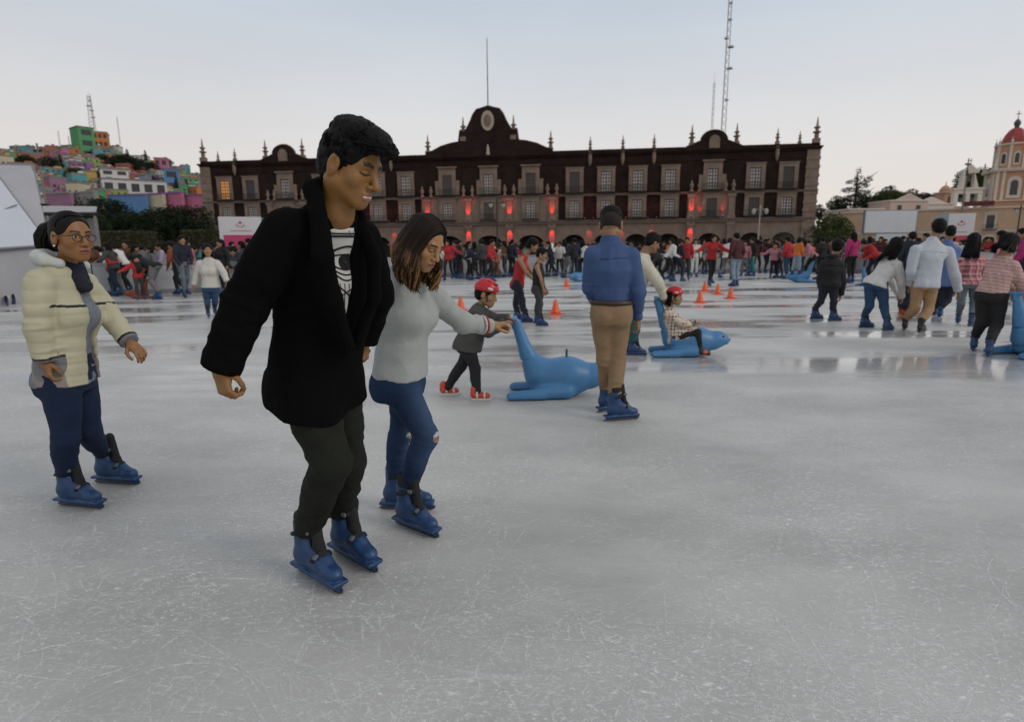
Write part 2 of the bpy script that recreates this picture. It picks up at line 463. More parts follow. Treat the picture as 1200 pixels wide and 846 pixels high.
def arm_prims(J, side, s=1, g=0, r=(.054, .047, .040, .029), endf=1.0, k=.03):
    a, b, c = J['s' + side], J['e' + side], J['w' + side]
    S_ = (J['sL'] + J['sR']) / 2; a = a + unit(S_ - a) * .012 * s
    c2 = b + (c - b) * endf
    g0 = g
    tr = lerp(J['N'], S_, .12)
    return [cone(tr, a + (S_ - J['N']) * .06, .046 * s + g0 * .5, .046 * s + g0 * .7, .035), cone(a, b, r[0] * s + g0 * .75, r[2] * s + g0, k), cone(a + (b - a) * .3, a + (b - a) * .62, r[1] * s + g0 + .003, r[1] * s + g0 - .001, .02),
            cone(b, c2, r[2] * s + g0, r[3] * s + g0, .012), cone(b + (c - b) * .12, b + (c - b) * .45, (r[2] + .002) * s + g0, (r[2] - .004) * s + g0, .02)]
def leg_prims(J, side, s=1, g=0, r=(.080, .052, .041), k=.03):
    a, b, c = J['h' + side], J['k' + side], J['a' + side]
    d = unit(c - b); fwd = unit(J['F'] - d * (J['F'] @ d))
    return [cone(a, b, r[0] * s + g, r[1] * s + g, k), cone(b, c, r[1] * s + g, r[2] * s + g, .02),
            ell(b + (c - b) * .30 - fwd * .020 * s, np.array((.043, .043, .13)) * s + g, np.array([unit(np.cross(fwd, d)), fwd, -d]), .03),
            ell(a + (b - a) * .35 + fwd * .012 * s, np.array((.070, .070, .19)) * s + g, np.array([unit(np.cross(fwd, unit(b - a))), unit(np.cross(unit(b - a), unit(np.cross(fwd, unit(b - a))))), -unit(b - a)]), .03)]
def seat_prims(J, s=1, g=0, fem=False):
    H = (J['hL'] + J['hR']) / 2; lat = unit(J['hR'] - J['hL']); S = (J['sL'] + J['sR']) / 2; up = unit(S - H); f = unit(np.cross(up, lat))
    return [ell(H + lat * x * .068 * s - f * .052 * s - up * .03 * s, np.array((.078, .074, .090)) * s + g, np.array([lat, f, up]), .04) for x in (-1, 1)]
BIG = 0.9
def clipped(prims, pt, n, k=.03, ck=.004):
    pt = np.asarray(pt, np.float32); n = unit(n).astype(np.float32)
    def fn(P):
        d = None
        for q in prims:
            e = q.fn(P)
            if d is None: d = e
            else:
                kk = max(q.k, 1e-4); h = np.maximum(kk - np.abs(d - e), 0) / kk; d = np.minimum(d, e) - h * h * kk * .25
        c = (P - pt) @ n
        h = np.maximum(ck - np.abs(d - c), 0) / ck
        return np.maximum(d, c) + h * h * ck * .25
    return Prim(fn, np.min([q.lo for q in prims], 0), np.max([q.hi for q in prims], 0), 'u', k)
def around(p, r): p = np.asarray(p); return p - r, p + r

# ---- skates: one master pair of shapes, linked by every skater
SK_BUCKLE = SK_SOLE = None
def _skate_meshes():
    P = [cone((0, -.035, .105), (0, .125, .084), .044, .037, .02), ell((0, .155, .078), (.039, .056, .036), None, .02), ell((0, -.045, .10), (.038, .043, .052), None, .02),
         cone((0, -.020, .12), (0, -.012, .30), .050, .054, .03), cone((0, .02, .15), (0, .10, .115), .045, .035, .03),
         boxp((0, .055, .048), (.040, .165, .010), None, .008, .008), boxp((0, .055, .034), (.011, .150, .017), None, .006, .010), boxp((0, .200, .030), (.010, .016, .020), None, .005, .01),
         halfspace((0, 0, .262), (0, .22, 1), (-.2, -.2, .24), (.2, .2, .45), 's', .006), cone((0, .075, .30), (0, .055, .17), .045, .016, .012, 's')]
    V, F = surf(P, .0055); V = relax(V, F, 1, .4)
    shell = mesh_np('ice_skate', V, F)
    P = [cone((0, -.016, .15), (0, -.010, .285), .047, .051, .01), halfspace((0, 0, .315), (0, -.1, 1), (-.2, -.2, .25), (.2, .2, .5)), cone((0, .045, .325), (0, .075, .17), .026, .024, .02), cone((0, .075, .17), (0, .115, .125), .024, .016, .015)]
    V, F = surf(P, .007); liner = mesh_np('liner', V, F)
    parts = []
    for (cy, cz, a, b, tilt, y0) in ((.075, .098, .051, .059, .75, 0), (.018, .225, .058, .068, .12, 0)):
        pts = []
        for w in np.linspace(-1.15, 1.15, 13) if cz < .2 else np.linspace(-1.9, 1.9, 15):
            if cz < .2: pts.append((a * math.sin(w), cy + .028 * math.cos(w) * tilt, cz + b * math.cos(w) * .80 + .004))
            else: pts.append((a * math.sin(w), cy - .03 + b * math.cos(w), cz + .02 * math.cos(w)))
        parts.append(tube_np(pts, .0095, 6))
    parts.append(tube_np([(.0, .095, .150), (.012, .100, .153), (.030, .098, .146)], [.014, .017, .012], 6)); parts.append(tube_np([(.0, .062, .248), (.02, .062, .248), (.045, .05, .243)], [.013, .017, .011], 6))
    V, F = join(parts); strap = mesh_np('strap', V, F)
    global SK_BUCKLE, SK_SOLE
    bk = [boxp((.047, .062, .250), (.006, .016, .011), None, .003), boxp((.036, .100, .146), (.013, .012, .006), np.array([unit((.7, 0, -.7)), (0, 1, 0), unit((.7, 0, .7))]), .003)]
    SK_BUCKLE = []
    for q_ in bk:
        V, F = surf([q_], .004); SK_BUCKLE.append(mesh_np('buckle', V, F))
    V, F = surf([boxp((0, .052, .0520), (.0375, .150, .0055), None, .004)], .006); SK_SOLE = mesh_np('sole', V, F)
    m = MB(); m.prism([(-.120, .008), (-.095, 0), (.20, 0), (.226, .012), (.228, .030), (.18, .026), (-.10, .026)], -.0022, .0022)
    V = [(y, x, z) for x, y, z in m.V]; me = bpy.data.meshes.new('blade'); me.from_pydata(V, [], m.F); me.update()
    return shell, liner, strap, me
SK_SHELL, SK_LINER, SK_STRAP, SK_BLADE = _skate_meshes()
SK_BLUE = M('skate_blue', (.009, .043, .125), .42, .45, 16, .25, 60, detail=8); SK_BLK = M('skate_black', (.012, .012, .014), .5, .2, 10, .15, 60)
STEEL = M('steel', (.35, .36, .38), .3, .1, 20, 0, metal=1.0); BLKF = M('black_felt', (.010, .010, .011), .85, .2, 20, .3, 150)
SK_MESH = {}
def skate(root, pos, ang, s=1.0, mat=None, pitch=0.0, roll=0.0, parts=True):
    mat = mat or SK_BLUE
    key = mat.name
    if key not in SK_MESH:
        me = SK_SHELL.copy(); me.materials.clear(); me.materials.append(mat); SK_MESH[key] = me
    o = link_mesh('ice_skate', SK_MESH[key], None, root)
    # ang: heading of the toe in the ground plane, radians from +x
    o.matrix_local = Matrix.Translation(pos) @ Matrix.Rotation(ang - PI / 2, 4, 'Z') @ Matrix.Rotation(pitch, 4, 'X') @ Matrix.Rotation(roll, 4, 'Y') @ Matrix.Scale(s, 4)
    if parts:
        link_mesh('blade', SK_BLADE, M('blade_steel', (.16, .165, .18), .3, .1, 20, 0, metal=1.0), o); link_mesh('strap', SK_STRAP, BLKF, o); link_mesh('liner', SK_LINER, BLKF, o); link_mesh('sole', SK_SOLE, SK_BLK, o)
        for q in SK_BUCKLE: link_mesh('buckle', q, M('buckle_grey', (.10, .11, .12), .35, .1, 20), o)
    return o

SKINM = MC('skin', .48, .07, 22, .12, 260, .45, sss=.06)
def px_joints(spec, ground, off=(0, 0, 0)):
    """joint list -> points in space; each joint is seen at a place of the photograph and stands dy metres behind the feet"""
    D = at_z(*ground)[1]; J = {}
    for k, (x, y, dy) in spec.items(): J[k] = at_y(x, y, D + dy)
    return J, D
def hair_tubes(c, A, s, curves, rad, n=5):
    return join([tube_np(c + s * (np.asarray(p) @ A), np.asarray(r) * s, n) for p, r in curves])
def lerp(a, b, t): return a + (b - a) * t

def figure(label, J, sk, group=None, s=1.0, hs=1.0, fem=False, child=False, res=.008, hres=.005, skin=(.26, .145, .07), eyes='open', teeth=False, lip=(.24, .10, .075),
           hands=None, hair=None, top=None, bottom=None, skates=True, skate_mat=None, mats=None, root_at=None, name='person', brow_w=.006, body_col=None, mouth_open=0.0):
    """J joints (world) -> person Empty > body, hair, clothes, skates"""
    loc = np.array(root_at if root_at is not None else (np.mean([q[0] for q in sk], 0))); loc[2] = 0 if root_at is None else loc[2]
    root = empty(name, loc, 0, label, 'person', group)
    J = {k: (v - loc if k not in ('HF', 'F', 'HU') else np.asarray(v, float)) for k, v in J.items()}
    if 'F' not in J:
        l = unit(J['hR'] - J['hL']); f = np.cross((0, 0, 1), l); J['F'] = unit(f)
    feet = []
    for i, q in enumerate(sk):
        pos = q[0] - loc; ang = q[1]; side = 'LR'[i]; d = np.array((math.cos(ang), math.sin(ang), 0)); pitch = q[2] if len(q) > 2 else 0.0
        J['a' + side] = J['a' + side] - 0 if ('a' + side) in J else pos + d * (.085 * s if skates else .04 * s) + np.array((0, 0, (.20 if skates else .09) * s))
        feet.append((pos + d * .10 * s, ang, pitch))
    A = head_axes(J['HF'], J.get('HU', (0, 0, 1))); hc = J['HC']; s_h = s * hs
    # ---- body
    hp = head_prims(hc, A, s_h, child, fem, res < .011, mouth_open)
    nb = hc + s_h * (np.array((0, -.022, -.060)) @ A)
    nr = .044 if fem or child else .050
    hp += [cone(nb, J['N'], nr * s, (nr + .006) * s, .03 * s)]
    if not (fem or child): hp += [cone(hc + s_h * (np.array((x * .055, -.02, -.06)) @ A), J['N'] + unit(np.cross(A[1], (0, 0, 1))) * 0.0 + np.array((A[1] * .035)) * s, .014 * s, .010 * s, .03 * s) for x in (-1, 1)]
    parts = []
    low = res > .011
    bp = [loft(torso_st(J, s * .88, -.006, fem), .02)]
    for sd in 'LR':
        bp += arm_prims(J, sd, s * .84, 0, endf=.98)
        bp += leg_prims(J, sd, s * .80, 0)
    hands = hands or {}
    hl = []
    for sd in 'LR':
        h = hands.get(sd, {})
        d = h.get('d', J['w' + sd] - J['e' + sd]); bk = h.get('back', np.cross(unit(d), J['F']) if abs(unit(d) @ J['F']) < .9 else np.array((0, 0, 1.)))
        hl.append(hand_prims(J['w' + sd], d, bk, sd, h.get('curl', .35), (h.get('s', .98)) * s * (1.0 if not fem else .92), 1.0, h.get('thumb', .4)))
    if low:
        V, F = surf(hp + bp + hl[0] + hl[1], res); parts = [(V, F)]
    else:
        parts.append(surf(hp + [cone(J['N'], J['N'] + (J['N'] - nb) * .35, (nr + .004) * s, nr * .85 * s, .03)], hres))
        parts.append(surf(bp, max(res * 1.7, .012)))
        for h in hl: parts.append(surf(h, min(hres, .004) if res < .011 else .006))
    V, F = join(parts)
    Cc = head_colour(V, hc, A, s_h, skin, lip=lip, eyes=eyes, teeth=teeth, brow_w=brow_w) if not low else np.tile(skin, (len(V), 1))
    if body_col: Cc = body_col(V, Cc, J)
    me = mesh_np('body', V, F); set_col(me, Cc); link_mesh('body', me, SKINM, root)
    out = {'root': root, 'J': J, 'A': A, 'hc': hc, 'sh': s_h, 'loc': loc, 's': s}
    # ---- hair
    if hair: hair(out)
    # ---- lower clothing
    H = (J['hL'] + J['hR']) / 2; S = (J['sL'] + J['sR']) / 2; up = unit(S - H)
    if bottom:
        b = bottom; g = b.get('g', .006)
        bs = torso_st(J, s, g, fem, .075)
        P = [loft(bs[:3] + [(lerp(H, S, .34), unit(J['hR'] - J['hL']), (bs[3][2] + .006), bs[3][3] + .004)], .03)] + seat_prims(J, s, g, fem)
        
        wz = lerp(H, S, b.get('waist', .26))
        P.append(halfspace(wz, up, *around(wz + up * .2 * s, .36 * s)))
        for sd in 'LR':
            e = lerp(J['k' + sd], J['a' + sd], b.get('len', .97)); dd = J['a' + sd] - J['k' + sd]
            lp = leg_prims(J, sd, s, g, b.get('r', (.078, .051, .041)))
            P += [lp[0], lp[3], clipped([lp[1], lp[2]], e, dd, .03)]
        V, F = surf(P, res)
        V = wrinkle(V, F, b.get('wr', .0035) * s, 9 / s, st=(1, 1, 1.5), seed=b.get('seed', 3))
        for sd in 'LR':     # bunching above the boot and behind the knee
            for j, rr, am in ((J['a' + sd], .16, .006), (J['k' + sd], .10, .0035)):
                d = np.linalg.norm(V - j, axis=1); w = np.exp(-(d / (rr * s)) ** 2)
                ax_ = unit(J['k' + sd] - J['a' + sd]); al = V @ ax_; Q = (V - np.outer(al, ax_)) * 9 / s + np.outer(al, ax_) * 28 / s
                V = V + normals(V, F) * (w * am * s * 1.3 * (.55 - 1.7 * np.abs(vnoise(Q + 7.7, 4))))[:, None]
        V = relax(V, F, 1, .3)
        me = mesh_np(b['name'], V, F)
        if 'col' in b: set_col(me, b['col'](V, J, out))
        out['bottom'] = link_mesh(b['name'], me, b['mat'], root)
    # ---- upper clothing, inner layer first
    for t in (top or []):
        g = t.get('g', .014); hem = t.get('hem', .10); fl = t.get('flare', .0)
        st = torso_st(J, s, g, fem, max(hem + .04, .09), t.get('belly', 0), fl, boxy=t.get('boxy', 0))
        P = [loft(st, .02)]
        if hem > .03: P += [q for q in seat_prims(J, s, g + .004, fem)]
        if fem and t.get('bust', True):
            f2 = unit(np.cross(up, unit(J['sR'] - J['sL']))); c0 = lerp(H, S, .68)
            P += [ell(c0 + unit(J['sR'] - J['sL']) * x * .065 * s + f2 * .075 * s, np.array((.062, .058, .062)) * s + g, None, .05) for x in (-1, 1)]
        sl = t.get('sleeve', 1.0)
        for ex in t.get('extra', []): P += ex(out)
        dn = unit(-up * .6 + np.array((0, 0, -1)) * .4) if 'hemdir' not in t else unit(t['hemdir'])
        hz = H + dn * hem * s
        P.append(halfspace(hz, dn, *around(hz + dn * .2 * s, .42 * s)))
        nk = t.get('neck', .072)
        if nk:
            f2 = unit(np.cross(up, unit(J['sR'] - J['sL'])))
            P.append(cone(J['N'] + f2 * .025 * s + up * t.get('nup', .025) * s, hc, nk * s, nk * s * .9, .006, 's'))
        if 'open' in t:
            f2 = unit(np.cross(up, unit(J['sR'] - J['sL']))); l2 = unit(J['sR'] - J['sL'])
            P.append(loft([(lerp(J['N'], H, fr) + f2 * .13 * s + l2 * off * s, l2, w_ * s, .12 * s) for fr, w_, off in t['open']], .008, 's', 3.0))
        for sd in 'LR':
            if sl <= 0: continue
            gs = t.get('gs', g)
            if sl >= .9:
                e = lerp(J['e' + sd], J['w' + sd], t.get('cuff', .98)); dd = J['w' + sd] - J['e' + sd]
                ap = arm_prims(J, sd, s, gs, t.get('ar', (.054, .048, .042, .033)), 1.02)
                P += [ap[0], ap[1], clipped(ap[1:2] + ap[3:4] + ap[2:3] + ap[4:5], e, dd, .03)]
            else:
                e = lerp(J['s' + sd], J['e' + sd], sl); dd = J['e' + sd] - J['s' + sd]
                P += [arm_prims(J, sd, s, gs)[0], clipped([cone(J['s' + sd], e, .058 * s + gs, .056 * s + gs, .03)], e, dd, .03)]
        for ex in t.get('cut', []): P += ex(out)
        V, F = surf(P, t.get('res', res))
        V = wrinkle(V, F, t.get('wr', .005) * s, t.get('wsc', 7) / s, st=t.get('wst', (1, 1, .7)), seed=t.get('seed', 5))
        for sd in 'LR':
            if sl < .9: continue
            for fr, rr, am in ((0.0, .12, .005), (.75, .12, .005)):
                j = lerp(J['e' + sd], J['w' + sd], fr); d = np.linalg.norm(V - j, axis=1); w = np.exp(-(d / (rr * s)) ** 2)
                ax_ = unit(J['w' + sd] - J['s' + sd]); al = V @ ax_; Q = (V - np.outer(al, ax_)) * 9 / s + np.outer(al, ax_) * 26 / s
                V = V + normals(V, F) * (w * am * s * 1.3 * t.get('fold', 1.0) * (.55 - 1.7 * np.abs(vnoise(Q + 3.1, 9))))[:, None]
        if 'quilt' in t:      # padded channels across the body
            q = t['quilt'] / s
            ph = (V @ up) * q + .5 * vnoise(V * 5, 3)
            V = V + normals(V, F) * ((np.abs(np.sin(ph * PI)) ** .6 - .6) * .0045 * s)[:, None]
        if 'taper' in t:
            dz = (V - hz) @ -dn; w = np.exp(-np.clip(dz, 0, 9) ** 2 / (.17 * s) ** 2) * t['taper']; ctr = hz; q = V - ctr; q = q - np.outer(q @ dn, dn)
            
            da = np.full(len(V), 9.)
            for sd in 'LR':
                for a_, b_ in ((J['s' + sd], J['e' + sd]), (J['e' + sd], J['w' + sd])):
                    d_ = b_ - a_; t_ = np.clip(((V - a_) @ d_) / (d_ @ d_), 0, 1); da = np.minimum(da, np.linalg.norm(V - a_ - t_[:, None] * d_, axis=1))
            near = (np.linalg.norm(q, axis=1) < .26 * s) * np.clip((da - .055 * s) / (.03 * s), 0, 1); V = V - q * (w * near)[:, None]
        V = relax(V, F, t.get('relax', 1), .35)
        me = mesh_np(t['name'], V, F)
        if 'col' in t: set_col(me, t['col'](V, J, out))
        out[t['name']] = link_mesh(t['name'], me, t['mat'], root); out['VF_' + t['name']] = (V, F)
    if skates:
        for pos, ang, pitch in feet: skate(root, pos, ang, s * (.95 if res < .007 else (.90 if res < .010 else .80)), skate_mat, pitch)
    out['feet'] = feet
    return out

# ---- hair kinds (shapes in the head's own frame)
def hair_mesh(o, V, F, mat, name='hair'):
    me = mesh_np(name, V, F); return link_mesh(name, me, mat, o['root'])
HAIR_BLK = M('hair_black', (.0034, .0029, .0027), .55, .5, 30, .8, 140, spec=.16, stretch=(1, 1, .2))
def cap_prims(o, z0=.02, thick=.010, back=-.06, front=.055, fore=.0):
    """hair hugging the skull: cranium grown, face cut away"""
    c, A, s = o['hc'], o['A'], o['sh']
    w = lambda p: c + s * (np.asarray(p, float) @ A)
    P = [ell(w((0, -.014, .036)), (np.array((.074, .093, .080)) + thick) * s, A, .01), ell(w((0, -.045, -.02)), np.array((.066, .060, .060)) * s + thick * s * .6, A, .03)]
    P.append(ell(w((0, .105, -.035 + fore)), np.array((.085 - fore * .3, .085, .100)) * s, A, .006 * s, 's'))
    P.append(ell(w((0, .035, -.085)), np.array((.12, .085, .075)) * s, A, .006 * s, 's'))
    return P, w
def hair_short(o, mat=None, res=None, thick=.011, amp=.004):
    P, w = cap_prims(o, thick=thick)
    s, A = o['sh'], o['A']
    P.append(ell(w((0, .040, .098)), np.array((.056, .048, .020)) * s, A, .02 * s))
    V, F = surf(P, res or .006)
    V = wrinkle(V, F, amp * s, 42 / s, seed=8, ridge=False)
    return hair_mesh(o, V, F, mat or HAIR_BLK)
def strands(o, n, gen, seed=1):
    g = np.random.default_rng(seed); return [gen(g, i) for i in range(n)]
def hair_long(o, mat=None, length=.30, res=None, n=90, seed=2, side=0.0, spread=.03, thick=.012, back_only=True, wave=.006, fall=None, rad=.010):
    """long hair falling from the crown under gravity"""
    P, w = cap_prims(o, thick=thick)
    c, A, s = o['hc'], o['A'], o['sh']
    V, F = surf(P, res or .007)
    V = wrinkle(V, F, .003 * s, 30 / s, st=(1, 1, .5), seed=8, ridge=False)
    g = np.random.default_rng(seed); parts = [(V, F)]
    down = np.asarray(fall if fall is not None else (0, 0, -1), float); down = unit(down)
    for i in range(n):
        a = PI * (-.5 + g.random() * 1.0) * (1.05 if back_only else 1.35) + PI       # around the back of the head
        sx, sy = math.sin(a), math.cos(a)
        p0 = np.array((sx * .035, sy * .045 - .015, .112)); p1 = np.array((sx * .086, sy * .104 - .014, .045 + .02 * g.random())); p2 = np.array((sx * .088, sy * .100 - .02, -.035))
        q = [c + s * (p @ A) for p in (p0, p1, p2)]
        L = length * (.80 + .3 * g.random()) * s; out_ = unit(q[2] - c - down * ((q[2] - c) @ down)) * spread * s * (g.random() - .25)
        ph = g.random() * 6.28
        for j in range(1, 8):
            t = j / 7; q.append(q[2] + down * L * t + out_ * t + wave * s * np.array((math.sin(ph + 5 * t), math.cos(ph * 1.3 + 4 * t), 0)))
        q = np.array(q); r = rad * s * (.7 + .6 * g.random()) * np.array([.5, .9, 1, 1, 1, 1, .95, .85, .7, .18][:len(q)])
        parts.append(tube_np(q, r, 5))
    V, F = join(parts); return hair_mesh(o, V, F, mat or HAIR_BLK)
def ground_sk(l_heel, l_toe, r_heel, r_toe):
    out = []
    for h, t in ((l_heel, l_toe), (r_heel, r_toe)):
        a = at_z(*h); b = at_z(*t); out.append((a, math.atan2(b[1] - a[1], b[0] - a[0])))
    return out

def collar(r=.060, h=.030):
    def fn(o):
        J = o['J']; s = o['s']; N_ = J['N']; f = J['F']; l = unit(J['sR'] - J['sL']); up = np.array((0, 0, 1.)); P = []
        pts = [N_ + (l * math.sin(a) * r + f * (math.cos(a) * r * .95 + .012)) * s + up * (h * (1 - .5 * math.cos(a))) * s for a in np.linspace(.35, 2 * PI - .35, 12)]
        for a, b in zip(pts[:-1], pts[1:]): P += [cone(a, b, .013 * s, .013 * s, .008), cone(a - up * .02 * s, b - up * .02 * s, .014 * s, .014 * s, .01)]
        return P
    return fn
# ================================================================== SKY AND LIGHT
world = bpy.data.worlds.new('World'); scene.world = world; world.use_nodes = True
def build_sky():
    nt = world.node_tree; N = nt.nodes; L = nt.links; bg = N['Background']
    sky = N.new('ShaderNodeTexSky'); sky.sky_type = 'NISHITA'; sky.sun_disc = False
    sky.sun_elevation = R(SUN_EL); sky.sun_rotation = R(SUN_ROT); sky.air_density = 1.0; sky.dust_density = 3.0; sky.ozone_density = 1.5; sky.altitude = 2600
    # thin high overcast at dusk: pale, nearly even, a little rose near the horizon
    tc = N.new('ShaderNodeTexCoord'); sep = N.new('ShaderNodeSeparateXYZ'); L.new(tc.outputs['Generated'], sep.inputs[0])
    cr = N.new('ShaderNodeValToRGB'); e = cr.color_ramp.elements
    stops = [(.0, (.63, .555, .51)), (.09, (.615, .555, .52)), (.20, (.555, .54, .535)), (.36, (.435, .487, .545)), (.60, (.435, .462, .50)), (1.0, (.455, .46, .47))]
    e[0].position = stops[0][0]; e[0].color = (*stops[0][1], 1); e[1].position = stops[-1][0]; e[1].color = (*stops[-1][1], 1)
    for p, c in stops[1:-1]: q = e.new(p); q.color = (*c, 1)
    L.new(sep.outputs['Z'], cr.inputs[0])
    nz = N.new('ShaderNodeTexNoise'); nz.inputs['Scale'].default_value = 1.6; nz.inputs['Detail'].default_value = 4; nz.inputs['Roughness'].default_value = .45
    mp = N.new('ShaderNodeMapping'); mp.inputs['Scale'].default_value = (1, 1, 3.5); L.new(tc.outputs['Generated'], mp.inputs[0]); L.new(mp.outputs[0], nz.inputs['Vector'])
    mr = N.new('ShaderNodeMapRange'); mr.inputs[1].default_value = .3; mr.inputs[2].default_value = .7; mr.inputs[3].default_value = .93; mr.inputs[4].default_value = 1.05; L.new(nz.outputs['Fac'], mr.inputs[0])
    ml = N.new('ShaderNodeMix'); ml.data_type = 'RGBA'; ml.blend_type = 'MULTIPLY'; ml.inputs[0].default_value = 1; L.new(cr.outputs[0], ml.inputs[6]); L.new(mr.outputs[0], ml.inputs[7])
    # strengths: cloud sheet is relative to the Background strength
    sc = N.new('ShaderNodeMix'); sc.data_type = 'RGBA'; sc.blend_type = 'MULTIPLY'; sc.inputs[0].default_value = 1; sc.inputs[7].default_value = (CLOUD, CLOUD, CLOUD, 1); L.new(ml.outputs[2], sc.inputs[6])
    mx = N.new('ShaderNodeMix'); mx.data_type = 'RGBA'; mx.inputs[0].default_value = .80; L.new(sky.outputs[0], mx.inputs[6]); L.new(sc.outputs[2], mx.inputs[7])
    L.new(mx.outputs[2], bg.inputs['Color']); bg.inputs['Strength'].default_value = SKY_STR
SUN_EL, SUN_ROT, SKY_STR, CLOUD = 4.0, 200.0, .10, 10.0 * 1.33
build_sky()
sd = bpy.data.lights.new('sun', 'SUN'); sd.energy = .85; sd.angle = R(24); sd.color = (1.0, .90, .82)
so = bpy.data.objects.new('sun', sd); COL.objects.link(so)
# soft glow of the evening sky, high from the right behind the camera
_sdir = unit((.80, -.42, .55)); so.rotation_euler = Vector(-_sdir).to_track_quat('-Z', 'Y').to_euler()
scene.view_settings.view_transform = 'Standard'; scene.view_settings.look = 'None'; scene.view_settings.exposure = 0.15; scene.view_settings.gamma = 1.0
cam_d.dof.use_dof = True; cam_d.dof.focus_distance = 2.6; cam_d.dof.aperture_fstop = 2.8

# ================================================================== ICE
def ice_material():
    m, nt, N, L, b = new_mat('ice')
    tc = N.new('ShaderNodeTexCoord'); obj = tc.outputs['Object']
    def mapping(sc, rot=0, loc=(0, 0, 0)):
        mp = N.new('ShaderNodeMapping'); mp.inputs['Scale'].default_value = sc; mp.inputs['Rotation'].default_value = (0, 0, rot); mp.inputs['Location'].default_value = loc; L.new(obj, mp.inputs[0]); return mp.outputs[0]
    def noise(vec, sc, det=3, ro=.5, dist=0):
        n = N.new('ShaderNodeTexNoise'); n.inputs['Scale'].default_value = sc; n.inputs['Detail'].default_value = det; n.inputs['Roughness'].default_value = ro; n.inputs['Distortion'].default_value = dist; L.new(vec, n.inputs['Vector']); return n.outputs['Fac']
    def math_(op, a, b2=None, c=None):
        n = N.new('ShaderNodeMath'); n.operation = op
        for i, v in enumerate((a, b2, c)):
            if v is None: continue
            if isinstance(v, (int, float)): n.inputs[i].default_value = v
            else: L.new(v, n.inputs[i])
        return n.outputs[0]
    def rng_(v, a, b2, c, d):
        n = N.new('ShaderNodeMapRange'); n.interpolation_type = 'SMOOTHSTEP'; L.new(v, n.inputs[0])
        for i, x in enumerate((a, b2, c, d)): n.inputs[1 + i].default_value = x
        return n.outputs[0]
    lines = None
    # blade scratches: level lines of long stretched noises, many headings
    k = 0
    for (rot, sx, sy, wdt, sc) in ((.2, .30, 2.0, .0075, 2.0), (1.15, .28, 1.8, .007, 1.7), (-.5, .34, 2.2, .007, 2.2), (2.3, .25, 1.6, .006, 2.6), (.75, .4, 1.5, .008, 3.2), (-1.1, .35, 1.9, .007, 2.9), (1.7, .5, 1.7, .009, 4.5), (2.8, .45, 1.8, .009, 5.0), (.05, .22, 2.6, .008, 3.4), (1.45, .2, 2.4, .008, 3.8), (-.9, .2, 2.8, .008, 4.4), (2.05, .22, 2.3, .008, 4.9)):
        v = mapping((sx, sy, 1), rot, (3.1 * k, 1.7 * k, 0)); n = noise(v, sc, .6, .4, .08)
        d = math_('ABSOLUTE', math_('SUBTRACT', n, .5))
        l = rng_(d, 0, wdt * .55, 1, 0)
        fade = rng_(noise(mapping((1, 1, 1), 0, (11 * k, 5, 0)), 1.1 + .25 * k, 4, .65), .46, .62, 0, 1)
        l = math_('MULTIPLY', l, fade); lines = l if lines is None else math_('MAXIMUM', lines, l); k += 1
    fine = None
    for (rot, sx, sy) in ((.4, .5, 6), (1.4, .4, 7), (-.6, .5, 6.5), (2.2, .45, 6)):
        n = noise(mapping((sx, sy, 1), rot, (k, 2 * k, 0)), 5.5, 2, .5, .2); l = rng_(math_('ABSOLUTE', math_('SUBTRACT', n, .5)), 0, .018, 1, 0)
        fade = rng_(noise(mapping((1, 1, 1), 0, (7 * k, 9, 0)), 2.0, 3, .6), .45, .65, 0, .8); l = math_('MULTIPLY', l, fade)
        fine = l if fine is None else math_('MAXIMUM', fine, l); k += 1
    scr = math_('MAXIMUM', lines, math_('MULTIPLY', fine, .55))
    frost = None      # scraped snow: short soft flecks in every direction, gathered in patches
    for (rot, sx, sy, sc, lo) in ((.3, 1, 3.2, 11, .60), (1.3, 1, 3.0, 13, .60), (-.7, 1, 3.4, 10, .60), (2.1, 1, 2.8, 16, .59), (.9, 1, 1.6, 30, .57), (2.6, 1, 1.4, 44, .56)):
        f_ = rng_(noise(mapping((sx, sy, 1), rot, (5.3 * rot, 2 * rot, 0)), sc, 5, .68), lo, lo + .13, 0, 1); frost = f_ if frost is None else math_('MAXIMUM', frost, f_)
    frost = math_('MULTIPLY', frost, rng_(noise(mapping((1, 1, 1), 0, (4, 4, 0)), 1.0, 6, .62), .36, .64, .12, 1))
    blot = noise(mapping((.55, 1.0, 1), .3), .8, 5, .6)
    base = N.new('ShaderNodeMix'); base.data_type = 'RGBA'; base.inputs[6].default_value = (.36, .356, .340, 1); base.inputs[7].default_value = (.53, .522, .50, 1); L.new(rng_(blot, .3, .7, 0, 1), base.inputs[0])
    c2 = N.new('ShaderNodeMix'); c2.data_type = 'RGBA'; c2.inputs[7].default_value = (.72, .73, .73, 1); L.new(base.outputs[2], c2.inputs[6]); L.new(math_('MULTIPLY', scr, .22), c2.inputs[0])
    c3 = N.new('ShaderNodeMix'); c3.data_type = 'RGBA'; c3.inputs[7].default_value = (.80, .80, .79, 1); L.new(c2.outputs[2], c3.inputs[6]); L.new(math_('MULTIPLY', frost, .95), c3.inputs[0])
    L.new(c3.outputs[2], b.inputs['Base Color'])
    # wet film in patches: long streaks across the rink
    wet = rng_(noise(mapping((.16, .55, 1), .05, (2, 0, 0)), 1.2, 5, .6), .44, .60, 0, 1)
    sy_ = N.new('ShaderNodeSeparateXYZ'); L.new(obj, sy_.inputs[0]); wet = math_('MULTIPLY', wet, rng_(sy_.outputs['Y'], 4.5, 7.0, 0, 1))
    r1 = N.new('ShaderNodeMapRange'); L.new(wet, r1.inputs[0]); r1.inputs[3].default_value = .52; r1.inputs[4].default_value = .12
